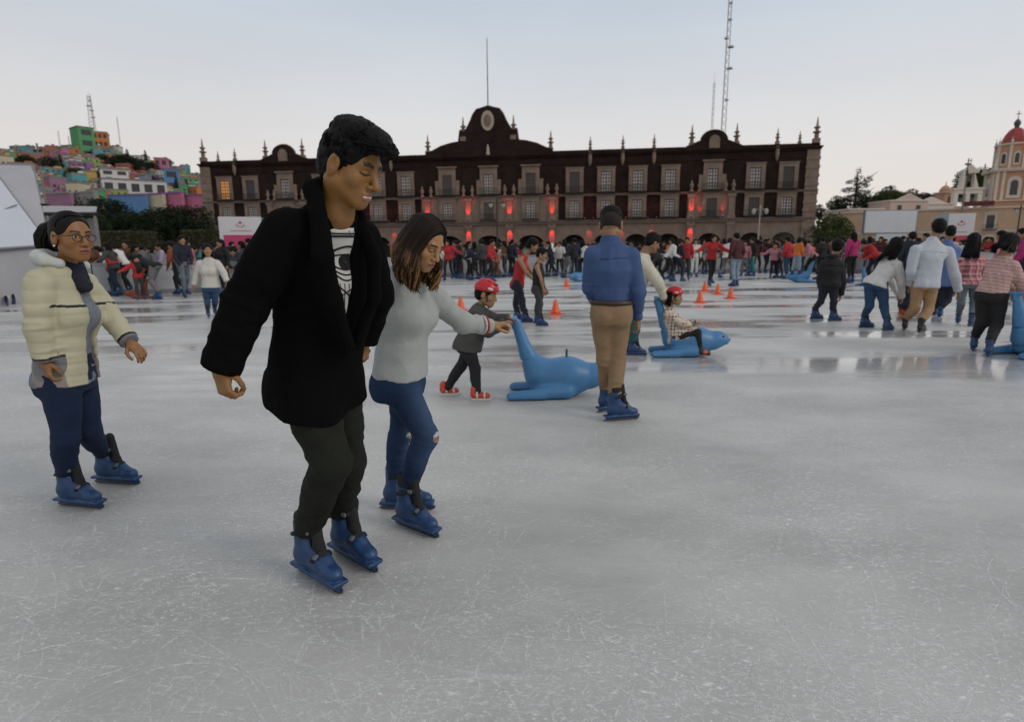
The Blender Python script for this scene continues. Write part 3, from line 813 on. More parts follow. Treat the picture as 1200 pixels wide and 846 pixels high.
    r2 = N.new('ShaderNodeMapRange'); L.new(wet, r2.inputs[0]); r2.inputs[3].default_value = .30; r2.inputs[4].default_value = .09
    rough = math_('ADD', r1.outputs[0], math_('MULTIPLY', scr, .25)); L.new(rough, b.inputs['Roughness'])
    b.inputs['Specular IOR Level'].default_value = .6; b.inputs['IOR'].default_value = 1.36; L.new(math_('MULTIPLY', wet, .85), b.inputs['Coat Weight']); L.new(r2.outputs[0], b.inputs['Coat Roughness']); b.inputs['Coat IOR'].default_value = 1.36
    bp = N.new('ShaderNodeBump'); bp.inputs['Strength'].default_value = .28; bp.inputs['Distance'].default_value = .004
    hgt = math_('ADD', math_('MULTIPLY', scr, .8), math_('MULTIPLY', noise(mapping((1, 1, 1)), 26, 4, .6), .5)); L.new(hgt, bp.inputs['Height']); L.new(bp.outputs[0], b.inputs['Normal'])
    return m
ICE = ice_material()
# ================================================================== the people near the camera
def stripes(V, ax, per, c0, c1, duty=.5, ph=0):
    t = ((V @ ax) / per + ph) % 1.0
    return np.where((t < duty)[:, None], np.array(c0), np.array(c1))
def jeans(name, col, seed=0):
    return M(name, col, .8, .22, 14, .35, 260, spec=.25, detail=6)
KNIT_BLACK = M('cardigan_knit', (.0042, .0040, .0040), .95, .2, 40, .5, 190, spec=.06)
OLIVE = M('olive_twill', (.0125, .0145, .0105), .85, .25, 12, .3, 200, spec=.2)
WHITE_TEE = M('white_jersey', (.62, .62, .60), .85, .05, 14, .25, 200, spec=.2)
INK = M('print_ink', (.012, .012, .013), .8, .2, 20)
GREY_KNIT = M('grey_sweater_knit', (.36, .385, .37), .92, .08, 30, .45, 210, spec=.15, sheen=.15)
JEANS_B = MC('blue_jeans', .82, .22, 26, .35, 260, .2)
JEANS_DK = jeans('dark_jeans', (.008, .018, .048))

def face_toward(o, V): pass

# ---- the man in the black cardigan
J, D = px_joints({'HC': (412, 193, -.40), 'N': (392, 252, -.36), 'sR': (333, 274, -.44), 'sL': (424, 280, -.12), 'eR': (287, 356, -.46), 'wR': (257, 433, -.50),
                  'eL': (440, 345, .0), 'wL': (424, 398, .06), 'hR': (353, 450, -.18), 'hL': (389, 448, -.04), 'kR': (389, 541, -.26), 'kL': (406, 541, -.02)}, (395, 668))
J['HF'] = (.90, -.34, -.44); J['HU'] = (.05, 0, 1)
sk = ground_sk((392, 645), (441, 672), (350, 667), (400, 697))
def hair_man(o):
    P, w = cap_prims(o, thick=.009)
    c, A, s = o['hc'], o['A'], o['sh']
    P += [ell(w((0, -.005, .104)), np.array((.070, .092, .040)) * s, A, .02 * s), ell(w((0, .062, .100)), np.array((.055, .052, .032)) * s, A, .02 * s), ell(w((0, .098, .084)), np.array((.044, .026, .018)) * s, A, .015 * s)]
    V, F = surf(P, .004)
    V = wrinkle(V, F, .0035 * s, 55 / s, seed=8, ridge=False)
    g = np.random.default_rng(5); parts = [(V, F)]
    for i in range(1250):          # loose waves over the top, swept forward into the quiff
        th = g.random() * 2 * PI; ph = math.acos(1 - g.random() * 1.10)
        y = .012 + (.122 if math.cos(th) > 0 else .108) * math.cos(th) * math.sin(ph); x = .069 * math.sin(th) * math.sin(ph)
        fr = np.clip((y - .03) / .09, 0, 1)
        z = .080 + .054 * math.cos(ph) * (1 - .34 * fr)
        n = unit((x / .07 ** 2, (y - .012) / .115 ** 2, (z - .08) / .055 ** 2)); t = unit(np.array((g.normal() * .7, 1.0, .2)) - n * 0); t = unit(t - n * (t @ n)); b = np.cross(n, t)
        rr = .007 + .012 * g.random(); q = np.array((x, y, z)) - n * (.003 - .006 * g.random() ** 3); sw = g.normal() * .006
        pts = [c + s * ((q + t * rr * 1.3 * math.sin(a) + n * rr * (.9 * math.cos(a * .95) - .55) + b * sw * math.sin(a * 1.5)) @ A) for a in np.linspace(-1.5, 1.6, 8)]
        parts.append(tube_np(pts, np.array([.0010, .0019, .0025, .0027, .0026, .0022, .0016, .0006]) * s, 4))
    V, F = join(parts); hair_mesh(o, V, F, HAIR_BLK)
    # short hair of the sides and back, lock by lock
    parts = []
    for i in range(1500):
        a = PI * (.10 + 1.80 * g.random()) + PI / 2; zz = -.055 + .125 * g.random(); of = .003 + .005 * g.random()
        if zz < .005 and math.sin(a) > -.25: continue
        k_ = math.sqrt(max(.05, 1 - ((zz - .035) / .088) ** 2)); p0 = np.array((math.cos(a) * (.074 + of) * k_, math.sin(a) * (.093 + of) * k_ - .013, zz)); 
        if p0[1] > .030: continue
        n = unit((p0[0] / .0055, (p0[1] + .012) / .0086, (zz - .035) / .0064)); d_ = unit(np.array((g.normal() * .25, -.35, -1)) - n * 0); d_ = unit(d_ - n * (d_ @ n)); L = .012 + .014 * g.random()
        pts = [c + s * ((p0 + d_ * L * t + n * (.0015 + .002 * math.sin(PI * t))) @ A) for t in (0, .35, .7, 1)]; parts.append(tube_np(pts, np.array((.0008, .0014, .0012, .0004)) * s, 3))
    V, F = join(parts); hair_mesh(o, V, F, HAIR_BLK)
    # clipped sides over the ears
    P = [ell(w((0, -.014, .020)), np.array((.0775, .090, .070)) * s, A, .01), ell(w((0, .110, -.02)), np.array((.10, .085, .12)) * s, A, .01, 's')]
    for x in (-1, 1): P.append(ell(w((x * .085, -.004, -.012)), np.array((.02, .030, .040)) * s, A, .006, 's'))
    P.append(halfspace(w((0, 0, -.055)), -(np.array((0, .35, 1)) @ A), w((0, 0, 0)) - .3, w((0, 0, 0)) + .3))
    V, F = surf(P, .0045); hair_mesh(o, V, F, M('clipped_hair', (.014, .010, .008), .8, .3, 60, .4, 400), 'hair')
def lapels(o):
    J = o['J']; s = o['s']; H = (J['hL'] + J['hR']) / 2; S = (J['sL'] + J['sR']) / 2; up = unit(S - H); l = unit(J['sR'] - J['sL']); f = unit(np.cross(up, l)); N_ = J['N']
    P = []
    for x in (-1, 1):
        pts = [N_ - f * .070 * s + up * .072 * s, N_ - f * .030 * s + l * x * .066 * s + up * .066 * s, N_ + f * .035 * s + l * (x * .080 + .01) * s + up * .010 * s, lerp(N_, H, .16) + f * .105 * s + l * (x * .104 + (.034 if x > 0 else .012)) * s, lerp(N_, H, .36) + f * .145 * s + l * (x * .086 + (.030 if x > 0 else .008)) * s, lerp(N_, H, .64) + f * .145 * s + l * x * .022 * s]
        for a, b in zip(pts[:-1], pts[1:]): P.append(cone(a, b, (.026 if x > 0 else .018) * s, (.026 if x > 0 else .018) * s, .015))
    return P
def coat_thighs(o):
    J = o['J']; s = o['s']; return [cone(J['h' + d], lerp(J['h' + d], J['k' + d], .5), .112 * s, .106 * s, .05) for d in 'LR']
pr_f = figure('young man with black quiff, long black cardigan and eye print shirt, nearest the camera', J, sk, s=1.05, hs=.98, res=.0065, hres=.0025, skin=(.245, .120, .036),
    eyes='down', teeth=True, lip=(.27, .11, .075), brow_w=.0085, hair=hair_man, mouth_open=.0012,
    hands={'R': {'d': (.22, -.1, -1), 'back': (-.55, -.85, .0), 'curl': .68, 'thumb': .5, 's': .86}, 'L': {'d': (-.1, .1, -1), 'back': (.8, -.5, 0), 'curl': .6}},
    bottom=dict(name='trousers', mat=OLIVE, g=.010, r=(.086, .058, .042), wr=.008, len=.93),
    top=[dict(name='t_shirt', mat=WHITE_TEE, g=.006, hem=.06, sleeve=0, neck=.056, nup=.062, wr=.004, wsc=9),
         dict(name='cardigan', mat=KNIT_BLACK, g=.024, gs=.014, hem=.075, flare=.025, sleeve=1, neck=.078, wr=.008, wsc=6, wst=(1, 1, .45), ar=(.054, .050, .046, .043), cuff=1.0, boxy=.5, fold=1.1, extra=[lapels, coat_thighs],
              open=[(-.10, .078, .020), (.14, .076, .020), (.34, .062, .016), (.50, .036, .005), (.62, .010, .0), (.66, .003, .0)])])
def eye_print(o):
    V, F = o['VF_t_shirt']; J = o['J']
    bvh = BVHTree.FromPolygons([tuple(v) for v in V], [tuple(f) for f in F])
    H = (J['hL'] + J['hR']) / 2; S = (J['sL'] + J['sR']) / 2; up = unit(S - H); l = unit(J['sR'] - J['sL']); f = unit(np.cross(up, l)); l = -l
    cen = lerp(H, S, .90) + l * .0
    def proj(x, y):
        p = cen + l * x + up * y + f * .5
        h = bvh.ray_cast(Vector(p), Vector(-f))
        return np.array(h[0]) + f * .0008 if h[0] is not None else None
    T = []
    def line(fn, n=26, w=.0028):
        pts = [proj(*fn(t)) for t in np.linspace(0, 1, n)]; pts = [p for p in pts if p is not None]
        if len(pts) > 2: T.append(tube_np(pts, w, 5))
    a = .085
    line(lambda t: (a * (2 * t - 1), .030 * math.sin(PI * t))); line(lambda t: (a * (2 * t - 1), -.026 * math.sin(PI * t)))
    line(lambda t: (a * (2 * t - 1) * 1.1, .055 * math.sin(PI * t) + .006), w=.0042); line(lambda t: (a * (2 * t - 1) * 1.05, -.040 * math.sin(PI * t) - .004))
    line(lambda t: (a * (2 * t - 1) * .95, -.056 * math.sin(PI * t) - .008)); line(lambda t: (-.09 + .18 * t, .088 + .012 * math.sin(PI * t)), w=.0042); line(lambda t: (-.085 + .17 * t, .100 + .010 * math.sin(PI * t)))
    for r in (.028, .024, .020, .0165, .0125, .009, .005): line(lambda t: (r * math.cos(2 * PI * t), .002 + r * math.sin(2 * PI * t)), 28, .0026)
    for k in range(7): line(lambda t: (-.07 + .02 * k + .01 * t, -.075 - .02 * k * t - .06 * t), 10, .0018)
    line(lambda t: (-.05 + .10 * t, -.075 - .07 * t), 12); line(lambda t: (.05 - .10 * t, -.078 - .06 * t), 12)
    V, F = join(T); me = mesh_np('shirt_print', V, F); link_mesh('shirt_print', me, INK, o['t_shirt'])
    # thin neck chain
    pts = []
    for t in np.linspace(-1, 1, 17):
        p = proj(-.05 * t * 1.0, .20 - .10 * (1 - abs(t) ** 1.6))
        if p is not None: pts.append(p)
    if len(pts) > 3: V, F = tube_np(pts, .0014, 5); link_mesh('neck_chain', mesh_np('neck_chain', V, F), STEEL, o['root'])
eye_print(pr_f)

# ---- the woman in the grey sweater
J, D = px_joints({'HC': (497, 284, -.16), 'N': (474, 313, -.06), 'sR': (457, 330, -.17), 'sL': (494, 334, .10), 'eR': (440, 374, -.02), 'wR': (424, 404, .10),
                  'eL': (541, 378, .10), 'wL': (576, 382, .22), 'hR': (462, 446, -.08), 'hL': (475, 444, .07), 'kR': (500, 511, -.10), 'kL': (470, 507, .10)}, (480, 612))
J['HF'] = (.74, -.42, -.50); J['HU'] = (.1, 0, 1)
sk = ground_sk((447, 596), (497, 597), (465, 613), (520, 634))
HAIR_BR = None
def hair_mat_ombre():
    m, nt, N, L, b = new_mat('hair_ombre')
    at = N.new('ShaderNodeAttribute'); at.attribute_name = 'Col'; L.new(at.outputs['Color'], b.inputs['Base Color'])
    b.inputs['Roughness'].default_value = .5; b.inputs['Specular IOR Level'].default_value = .15
    return m
HAIR_OMBRE = hair_mat_ombre()
def hair_bob(o):
    """shoulder length hair, dark at the root, honey coloured streaks lower down"""
    P, w = cap_prims(o, thick=.007, fore=.022)
    c, A, s = o['hc'], o['A'], o['sh']
    P.append(ell(w((0, -.075, -.055)), np.array((.072, .050, .085)) * s, A, .05 * s))
    V, F = surf(P, .005); V = wrinkle(V, F, .002 * s, 24 / s, st=(1, 1, .3), seed=3)
    C0 = np.tile((.010, .007, .005), (len(V), 1))
    parts = [(V, F)]; cols = [C0]; g = np.random.default_rng(4)
    dn = unit((-.10, -.02, -1))
    for i in range(1000):
        y0 = -.098 + .170 * g.random(); x = 1 if g.random() < .5 else -1; of = .006 + .012 * g.random()
        zt = lambda xx, yy: .035 + (.080 + of) * math.sqrt(max(.02, 1 - (xx / (.074 + of)) ** 2 - ((yy + .012) / (.093 + of)) ** 2))
        y1 = y0 * .92; y2 = y0 * .84; x2 = (.074 + of) * math.sqrt(max(.05, 1 - ((y2 + .012) / (.093 + of)) ** 2))
        px_ = -.012
        q = [np.array((px_ + x * .003, y0, zt(px_, y0))), np.array((x * x2 * .55, y1, zt(x * x2 * .55, y1))), np.array((x * x2, y2, .040)), np.array((x * (x2 + .010), y2 - .006, -.035))]
        sx = x
        q = [c + s * (p @ A) for p in q]
        L = (.105 + .06 * g.random()) * s * (1.15 if abs(sx) > .5 else 1.0); ph = g.random() * 6.28; inw = unit(c - q[3] - dn * ((c - q[3]) @ dn))
        for j in range(1, 8):
            t = j / 7
            q.append(q[3] + dn * L * t - inw * s * (.022 * math.sin(PI * t) - .012 * t * t) + .012 * s * np.array((math.sin(ph + 6.5 * t), math.cos(ph + 5 * t), 0)) * t)
        r = s * (.0028 + .0030 * g.random()) * np.array([.5, .9, 1, 1, 1, 1, 1, 1, .9, .75, .2])
        v, f = tube_np(q, r, 5); parts.append((v, f))
        tt = np.repeat(np.clip((np.arange(11) - 1.6) / 5.5, 0, 1), 5)[:, None]
        hi = np.array((.20, .105, .038)) if g.random() < .38 else np.array((.035, .020, .010))
        cols.append((1 - tt) * np.array((.012, .008, .006)) + tt * hi)
    V, F = join(parts); me = mesh_np('hair', V, F); set_col(me, np.concatenate(cols)); link_mesh('hair', me, HAIR_OMBRE, o['root'])
def jeans_rips(V, J, o):
    C = np.tile((.012, .030, .074), (len(V), 1)); n = vnoise(V * 7, 2)[:, None]
    C = C * (1 + .35 * n)
    for k, a, h in (('kR', 'aR', 'hR'), ('kL', 'aL', 'hL')):
        for p in (J[h] * .5 + J[k] * .5, J[k] * .75 + J[a] * .25):     # worn fronts
            d = np.linalg.norm((V - p - J['F'] * .07) * (1, 1, .5), axis=1); C += (np.exp(-(d / .075) ** 2) * .5)[:, None] * np.array((.05, .075, .12))
        q = (V - J[k] - J['F'] * .055); d = np.sqrt((q[:, 2] / .026) ** 2 + ((q @ np.cross(J['F'], (0, 0, 1))) / .045) ** 2 + ((q @ J['F']) / .05) ** 2)
        th = (np.sin(q[:, 2] * 900) > -.2) & (d < 1)
        C[d < 1] = (.24, .14, .085); C[th] = (.42, .46, .50)
    return C
def cold_shoulder(o):
    J = o['J']; s = o['s']; q = lerp(J['sR'], J['eR'], .16) + unit(np.array((-.5, -.8, .35))) * .075
    return [ell(q, (.034, .050, .028), None, .006, 's')]
wf = figure('woman with streaked brown bob, pale grey sweater and ripped jeans, reaching for the seal tail', J, sk, s=.95, hs=1.0, fem=True, res=.0065, hres=.0028, skin=(.37, .195, .085), eyes='down',
    lip=(.30, .10, .09), hair=hair_bob,
    hands={'L': {'d': (.9, .15, .12), 'back': (-.1, .0, 1), 'curl': .75, 'thumb': .55}, 'R': {'d': (-.3, .2, -1), 'back': (.4, -.9, 0), 'curl': .6}},
    bottom=dict(name='jeans', mat=JEANS_B, g=.004, r=(.082, .052, .040), col=jeans_rips, wr=.003, waist=.34),
    top=[dict(name='sweater', mat=GREY_KNIT, g=.013, gs=.004, hem=-.025, flare=.0, neck=.066, wr=.006, wsc=7, wst=(1, 1, .6), cuff=.97, cut=[cold_shoulder], belly=.01)])
def wrist_band(o):
    J = o['J']; p = lerp(J['eL'], J['wL'], -.02 + .0); d = unit(J['wL'] - J['eL']); a = unit(np.cross(d, (0, 0, 1))); b = np.cross(d, a); p = lerp(J['eL'], J['wL'], .70)
    for k, (off, mt) in enumerate(((-.008, M('band_white', (.55, .5, .48), .6)), (.007, M('band_red', (.35, .03, .03), .6)))):
        pts = [p + d * (off + .004 * math.sin(w * 2)) + (a * math.cos(w) + b * math.sin(w)) * .0455 for w in np.linspace(0, 2 * PI, 22)]
        V, F = tube_np(pts, .0065, 5); link_mesh('wrist_band', mesh_np('wrist_band', V, F), mt, o['root'])
wrist_band(wf)

# ---- the woman with glasses in the cream quilted jacket
J, D = px_joints({'HC': (84, 277, -.04), 'N': (77, 312, .0), 'sR': (44, 331, -.17), 'sL': (102, 335, .16), 'eR': (44, 382, -.20), 'wR': (53, 424, -.18),
                  'eL': (127, 368, .18), 'wL': (153, 402, .10), 'hR': (68, 440, -.10), 'hL': (88, 440, .07), 'kR': (78, 515, -.14), 'kL': (104, 505, .06)}, (105, 588))
J['HF'] = (.91, -.40, -.05)
sk = ground_sk((113, 565), (164, 568), (70, 591), (126, 597))
def hair_pony(o):
    P, w = cap_prims(o, thick=.005, fore=.018)
    c, A, s = o['hc'], o['A'], o['sh']
    V, F = surf(P, .0045); V = wrinkle(V, F, .0015 * s, 45 / s, st=(1, .3, 1), seed=3)
    parts = [(V, F)]; g = np.random.default_rng(9)
    root_ = np.array((0, -.105, .062))
    for i in range(230):
        a = g.random() * 2 * PI; rr = .016 * math.sqrt(g.random()); fl = .5 + .5 * g.random()
        q = [c + s * ((root_ + np.array((rr * math.cos(a), .03, rr * math.sin(a)))) @ A)]
        ex = np.array((math.cos(a) * .055 * fl, -.095 - .055 * math.sin(a) * fl, .022 + .035 * math.sin(a) * fl))
        for t in (.15, .35, .6, .8, 1.0):
            L = .19 * (.7 + .3 * g.random() if t == 1 else 1)
            q.append(c + s * ((root_ + ex * math.sin(min(t * 2.2, 1.9)) * np.array((1, 1, 1 - t * .6)) + np.array((0, -.010 * t, 0))) @ A) + np.array((0, 0, -L * s * t ** 1.4 * .95)))
        parts.append(tube_np(q, s * .0075 * np.array((.6, .9, 1, 1, .8, .15)), 5))
    for i in range(150):      # hair combed back to the tie
        a = PI * (i + g.random()) / 150; of = .006 + .002 * g.random(); tt = np.linspace(0, 1, 9); st = np.array((math.cos(a) * .072, .055 - .045 * abs(math.cos(a)), .035 + .050 * math.sin(a) + .008))
        pts = []
        for t in tt:
            q_ = st * (1 - t) + root_ * t; d_ = q_ - np.array((0, -.012, .035)); k_ = 1 / math.sqrt((d_[0] / (.074 + of)) ** 2 + (d_[1] / (.093 + of)) ** 2 + (d_[2] / (.080 + of)) ** 2); pts.append(c + s * ((np.array((0, -.012, .035)) + d_ * k_) @ A))
        parts.append(tube_np(pts, .0022 * s, 4))
    V, F = join(parts); hair_mesh(o, V, F, M('hair_sleek_black', (.006, .0045, .004), .5, .5, 30, .3, 140, spec=.18))
    V, F = surf([ell(w((0, -.112, .066)), np.array((.022, .014, .022)) * s, A)], .004); link_mesh('hair_tie', mesh_np('hair_tie', V, F), BLKF, o['root'])
def jacket_col(V, J, o):
    cream = np.array((.46, .435, .30)); mauve = np.array((.25, .205, .20)); blk = np.array((.012, .012, .014))
    H = (J['hL'] + J['hR']) / 2; S = (J['sL'] + J['sR']) / 2; up = unit(S - H); l = unit(J['sR'] - J['sL']); f = unit(np.cross(up, l))
    q = V - H; z = q @ up / np.linalg.norm(S - H); x = q @ l; y = q @ f
    C = np.tile(cream, (len(V), 1))
    def dist_arm(sd):
        a, b = J['s' + sd], J['e' + sd]; d = b - a; t = np.clip(((V - a) @ d) / (d @ d), 0, 1); d1 = np.linalg.norm(V - a - t[:, None] * d, axis=1)
        a2, b2 = J['e' + sd], J['w' + sd]; d = b2 - a2; t2 = np.clip(((V - a2) @ d) / (d @ d), 0, 1.1); d2 = np.linalg.norm(V - a2 - t2[:, None] * d, axis=1)
        return np.minimum(d1, d2), t2, t, d2 < d1
    dR, tR, uR, fR = dist_arm('R'); dL, tL, uL, fL = dist_arm('L')
    arm = (np.minimum(dR, dL) < .0665) & ~((z > .45) & (uR < .12) & (uL < .12))
    edge = y - (.050 + .110 * np.clip(.55 - z, -1, 1))        # slanting panel seam on the flank
    tor = (np.abs(x) < .20) & (np.minimum(dR, dL) > .058)
    side = tor & (z < .60) & (edge < 0)
    C[side] = mauve
    C[(~arm) & (np.abs(z - .80) < .014) & (y > .02)] = blk
    for d, t, fr in ((dR, tR, fR), (dL, tL, fL)):
        C[fr & (d < .09) & (t > .90)] = (.16, .16, .165); C[fr & (d < .09) & (t > .84) & (t < .90)] = blk
    C[(~arm) & (z < -.40)] = cream
    return C
QUILT = MC('quilted_shell', .55, .10, 12, .3, 90, .35)
cf = figure('woman with glasses and ponytail in cream and mauve quilted jacket, skating at the left edge', J, sk, s=.97, hs=1.08, fem=True, res=.0065, hres=.0028, skin=(.255, .120, .042), eyes='open', lip=(.22, .075, .055), hair=hair_pony,
    hands={'R': {'d': (.15, -.1, -1), 'back': (-.5, -.85, 0), 'curl': .5, 'thumb': .5}, 'L': {'d': (.65, -.2, -.55), 'back': (.3, -.3, .8), 'curl': .40}},
    bottom=dict(name='jeans', mat=JEANS_DK, g=.006, r=(.084, .054, .041), wr=.004),
    top=[dict(name='shirt', mat=M('grey_blue_shirt', (.16, .18, .21), .85, .3, 30, .3, 150), g=.006, hem=.04, sleeve=0, neck=.06, wr=.004),
         dict(name='jacket', mat=QUILT, col=jacket_col, res=.0048, g=.016, gs=.011, hem=.03, flare=.045, neck=.075, wr=.006, wsc=8, quilt=15, ar=(.048, .044, .040, .038), cuff=.95, belly=.012, boxy=1,
              open=[(-.05, .06, -.02), (.2, .055, -.03), (.5, .05, -.04), (.8, .06, -.045), (1.15, .085, -.05)])])
def glasses(o):
    c, A, s = o['hc'], o['A'], o['sh']; w = lambda p: c + s * (np.asarray(p, float) @ A)
    T = []
    for x in (-1, 1):
        pts = [w((x * .033 + .023 * math.cos(a) * (1 if abs(math.cos(a)) < .8 else .96), .098 - .010 * abs(math.cos(a)) * 0, -.004 + .018 * math.sin(a))) for a in np.linspace(0, 2 * PI, 25)]
        T.append(tube_np(pts, .0019 * s, 6)); T.append(tube_np([w((x * .056, .097, .004)), w((x * .076, .075, .004)), w((x * .082, .0, .004)), w((x * .080, -.02, -.008))], .0018 * s, 6))
    T.append(tube_np([w((-.011, .099, 0)), w((0, .102, .003)), w((.011, .099, 0))], .0018 * s, 6))
    V, F = join(T); g = link_mesh('glasses', mesh_np('glasses', V, F), M('glasses_frame', (.02, .006, .008), .3), o['root'])
    V, F = surf([ell(w((.083, -.002, -.046)), (.0055, .0055, .0055), None)], .002); link_mesh('earring', mesh_np('earring', V, F), M('pearl', (.7, .68, .62), .25), o['root'])
    # hood lying on the back and the dark scarf at the throat
    J = o['J']
    pts = [J['N'] + np.array(p) for p in ((.035, -.085, .015), (-.03, -.10, .035), (-.085, -.06, .045), (-.10, .0, .048), (-.075, .065, .045), (-.02, .10, .03), (.04, .085, .0))]
    V, F = surf([cone(pts[i], pts[i + 1], (.022, .030, .036, .038, .036, .030, .022)[i], (.030, .036, .038, .036, .030, .022, .02)[i], .02) for i in range(6)], .005)
    V = wrinkle(V, F, .005, 14, seed=4); link_mesh('hood', mesh_np('hood', V, F), M('hood_white', (.50, .52, .50), .8, .1, 12, .3, 120), o['root'])
    V, F = surf([cone(J['N'] + np.array((.02, -.03, .0)), J['N'] + np.array((.080, -.015, -.10)), .044, .032, .02), cone(J['N'] + np.array((.02, .03, .0)), J['N'] + np.array((.080, .015, -.11)), .044, .030, .02)], .005)
    V = wrinkle(V, F, .006, 16, seed=4); link_mesh('scarf', mesh_np('scarf', V, F), M('scarf_navy', (.010, .011, .022), .9, .2, 20, .4, 140), o['root'])
glasses(cf)

# ---- the man in the blue shirt, back to the camera
J, D = px_joints({'HC': (716, 263, .02), 'N': (716, 285, .0), 'sL': (693, 299, -.02), 'sR': (741, 300, .0), 'eL': (690, 338, .05), 'wL': (706, 366, .22), 'eR': (749, 344, -.02), 'wR': (747, 374, .08),
                  'hL': (706, 366, .0), 'hR': (726, 366, .0), 'kL': (709, 422, .04), 'kR': (723, 424, .02)}, (722, 490))
J['HF'] = (.30, .95, -.05)
sk = ground_sk((700, 484), (728, 478), (708, 494), (745, 491))
def hair_crew(o):
    c, A, s = o['hc'], o['A'], o['sh']; w = lambda p: c + s * (np.asarray(p, float) @ A)
    base = [ell(w((0, -.013, .036)), np.array((.0775, .0965, .0835)) * s, A, .01), ell(w((0, .105, -.030)), np.array((.085, .085, .100)) * s, A, .006 * s, 's')]
    for x in (-1, 1): base.append(ell(w((x * .088, -.002, -.016)), np.array((.022, .030, .042)) * s, A, .006, 's'))
    P = base + [halfspace(w((0, -.09, -.014)), -(np.array((0, .15, 1)) @ A), w((0, 0, 0)) - .3, w((0, 0, 0)) + .3)]
    V, F = surf(P, .005); V = wrinkle(V, F, .001 * s, 80 / s, seed=8, ridge=False); hair_mesh(o, V, F, M('clipped_hair_brown', (.014, .010, .007), .85, .35, 60, .4, 300))
    P = [ell(w((0, -.008, .050)), np.array((.079, .095, .078)) * s, A, .01), ell(w((0, .01, .100)), np.array((.062, .082, .030)) * s, A, .02 * s), ell(w((0, .115, -.01)), np.array((.085, .085, .090)) * s, A, .006 * s, 's'),
         halfspace(w((0, -.09, .026)), -(np.array((0, .12, 1)) @ A), w((0, 0, 0)) - .3, w((0, 0, 0)) + .3, 's', .02)]
    V, F = surf(P, .005); V = wrinkle(V, F, .004 * s, 55 / s, seed=8, ridge=False); hair_mesh(o, V, F, M('hair_dark_brown', (.010, .007, .005), .7, .3, 50, .6, 200, spec=.15))
KHAKI = M('khaki_twill', (.245, .165, .095), .85, .15, 10, .3, 200, spec=.2)
BLUE_SHIRT = M('blue_shirt_cloth', (.052, .090, .205), .8, .10, 12, .25, 220, spec=.25)
df = figure('man in blue long sleeved shirt and khaki trousers, standing with his back to the camera', J, sk, s=1.02, hs=1.08, res=.008, hres=.0045, skin=(.27, .15, .08), hair=hair_crew,
    hands={'R': {'d': (.15, .2, -1), 'back': (.9, -.3, 0), 'curl': .5}},
    bottom=dict(name='trousers', mat=KHAKI, g=.008, r=(.082, .055, .045), wr=.004, waist=.17, len=.93),
    top=[dict(name='shirt', mat=BLUE_SHIRT, g=.012, gs=.006, hem=-.085, neck=.055, wr=.010, wsc=7, wst=(1, 1, .30), ar=(.050, .043, .039, .034), fold=1.3, boxy=-.4, belly=-.010, taper=.15, extra=[collar()])])
def belt(o):
    J = o['J']; H = (J['hL'] + J['hR']) / 2; S = (J['sL'] + J['sR']) / 2; up = unit(S - H); l = unit(J['hR'] - J['hL']); f = unit(np.cross(up, l)); c = lerp(H, S, .185); s = o['s']
    pts = [c + l * .158 * s * math.copysign(abs(math.cos(w)) ** .9, math.cos(w)) + f * .118 * s * math.copysign(abs(math.sin(w)) ** .9, math.sin(w)) for w in np.linspace(0, 2 * PI, 40)]
    V, F = tube_np(pts, .014, 8); V = c + (V - c) + 0; V = V + up * ((V - c) @ up)[:, None] * .5
    link_mesh('belt', mesh_np('belt', V, F), M('belt_leather', (.035, .016, .008), .45, .3, 20), o['root'])
belt(df)

# ---- the child with the red helmet
J, D = px_joints({'HC': (570, 344, .0), 'N': (562, 360, .0), 'sR': (556, 368, -.11), 'sL': (564, 367, .11), 'eR': (572, 388, -.13), 'wR': (592, 378, -.05), 'eL': (580, 376, .10), 'wL': (597, 373, .05),
                  'hR': (546, 405, -.06), 'hL': (552, 405, .06), 'kR': (557, 432, -.06), 'kL': (540, 430, .07)}, (547, 466))
J['HF'] = (.90, -.18, -.28)
a_ = at_z(528, 463); b_ = at_z(565, 469)
sk = [(at_z(520, 463), .05), (at_z(556, 469), -.08)]
def helmet(o, mat=None):
    c, A, s = o['hc'], o['A'], o['sh']; w = lambda p: c + s * (np.asarray(p, float) @ A)
    P = [ell(w((0, -.010, .045)), np.array((.092, .118, .095)) * s, A), halfspace(w((0, 0, .026)), -(np.array((0, -.12, 1)) @ A), w((0, 0, 0)) - .3, w((0, 0, 0)) + .3), ell(w((0, -.01, .02)), np.array((.078, .100, .085)) * s, A, .004, 's')]
    for x, y in ((-.035, .06), (.035, .06), (-.045, .0), (.045, .0), (-.04, -.06), (.04, -.06), (0, .03), (0, -.04)): P.append(ell(w((x, y, .135)), np.array((.008, .026, .05)) * s, A, .006, 's'))
    V, F = surf(P, .005); link_mesh('helmet', mesh_np('helmet', V, F), mat or M('helmet_red', (.50, .012, .018), .25, .1, 8), o['root'])
    pts = [w((.080, .02, .03)), w((.066, .035, -.05)), w((.0, .055, -.125)), w((-.066, .035, -.05)), w((-.080, .02, .03))]
    V, F = tube_np(pts, .006, 5); link_mesh('chin_strap', mesh_np('chin_strap', V, F), BLKF, o['root'])
    for x in (-1, 1): V, F = surf([ell(w((x * .088, .045, .062)), np.array((.010, .028, .014)) * s, A)], .004); link_mesh('helmet_decal', mesh_np('helmet_decal', V, F), M('decal_white', (.6, .6, .6), .4), o['root'])
def hair_child(o): hair_short(o, thick=.008)
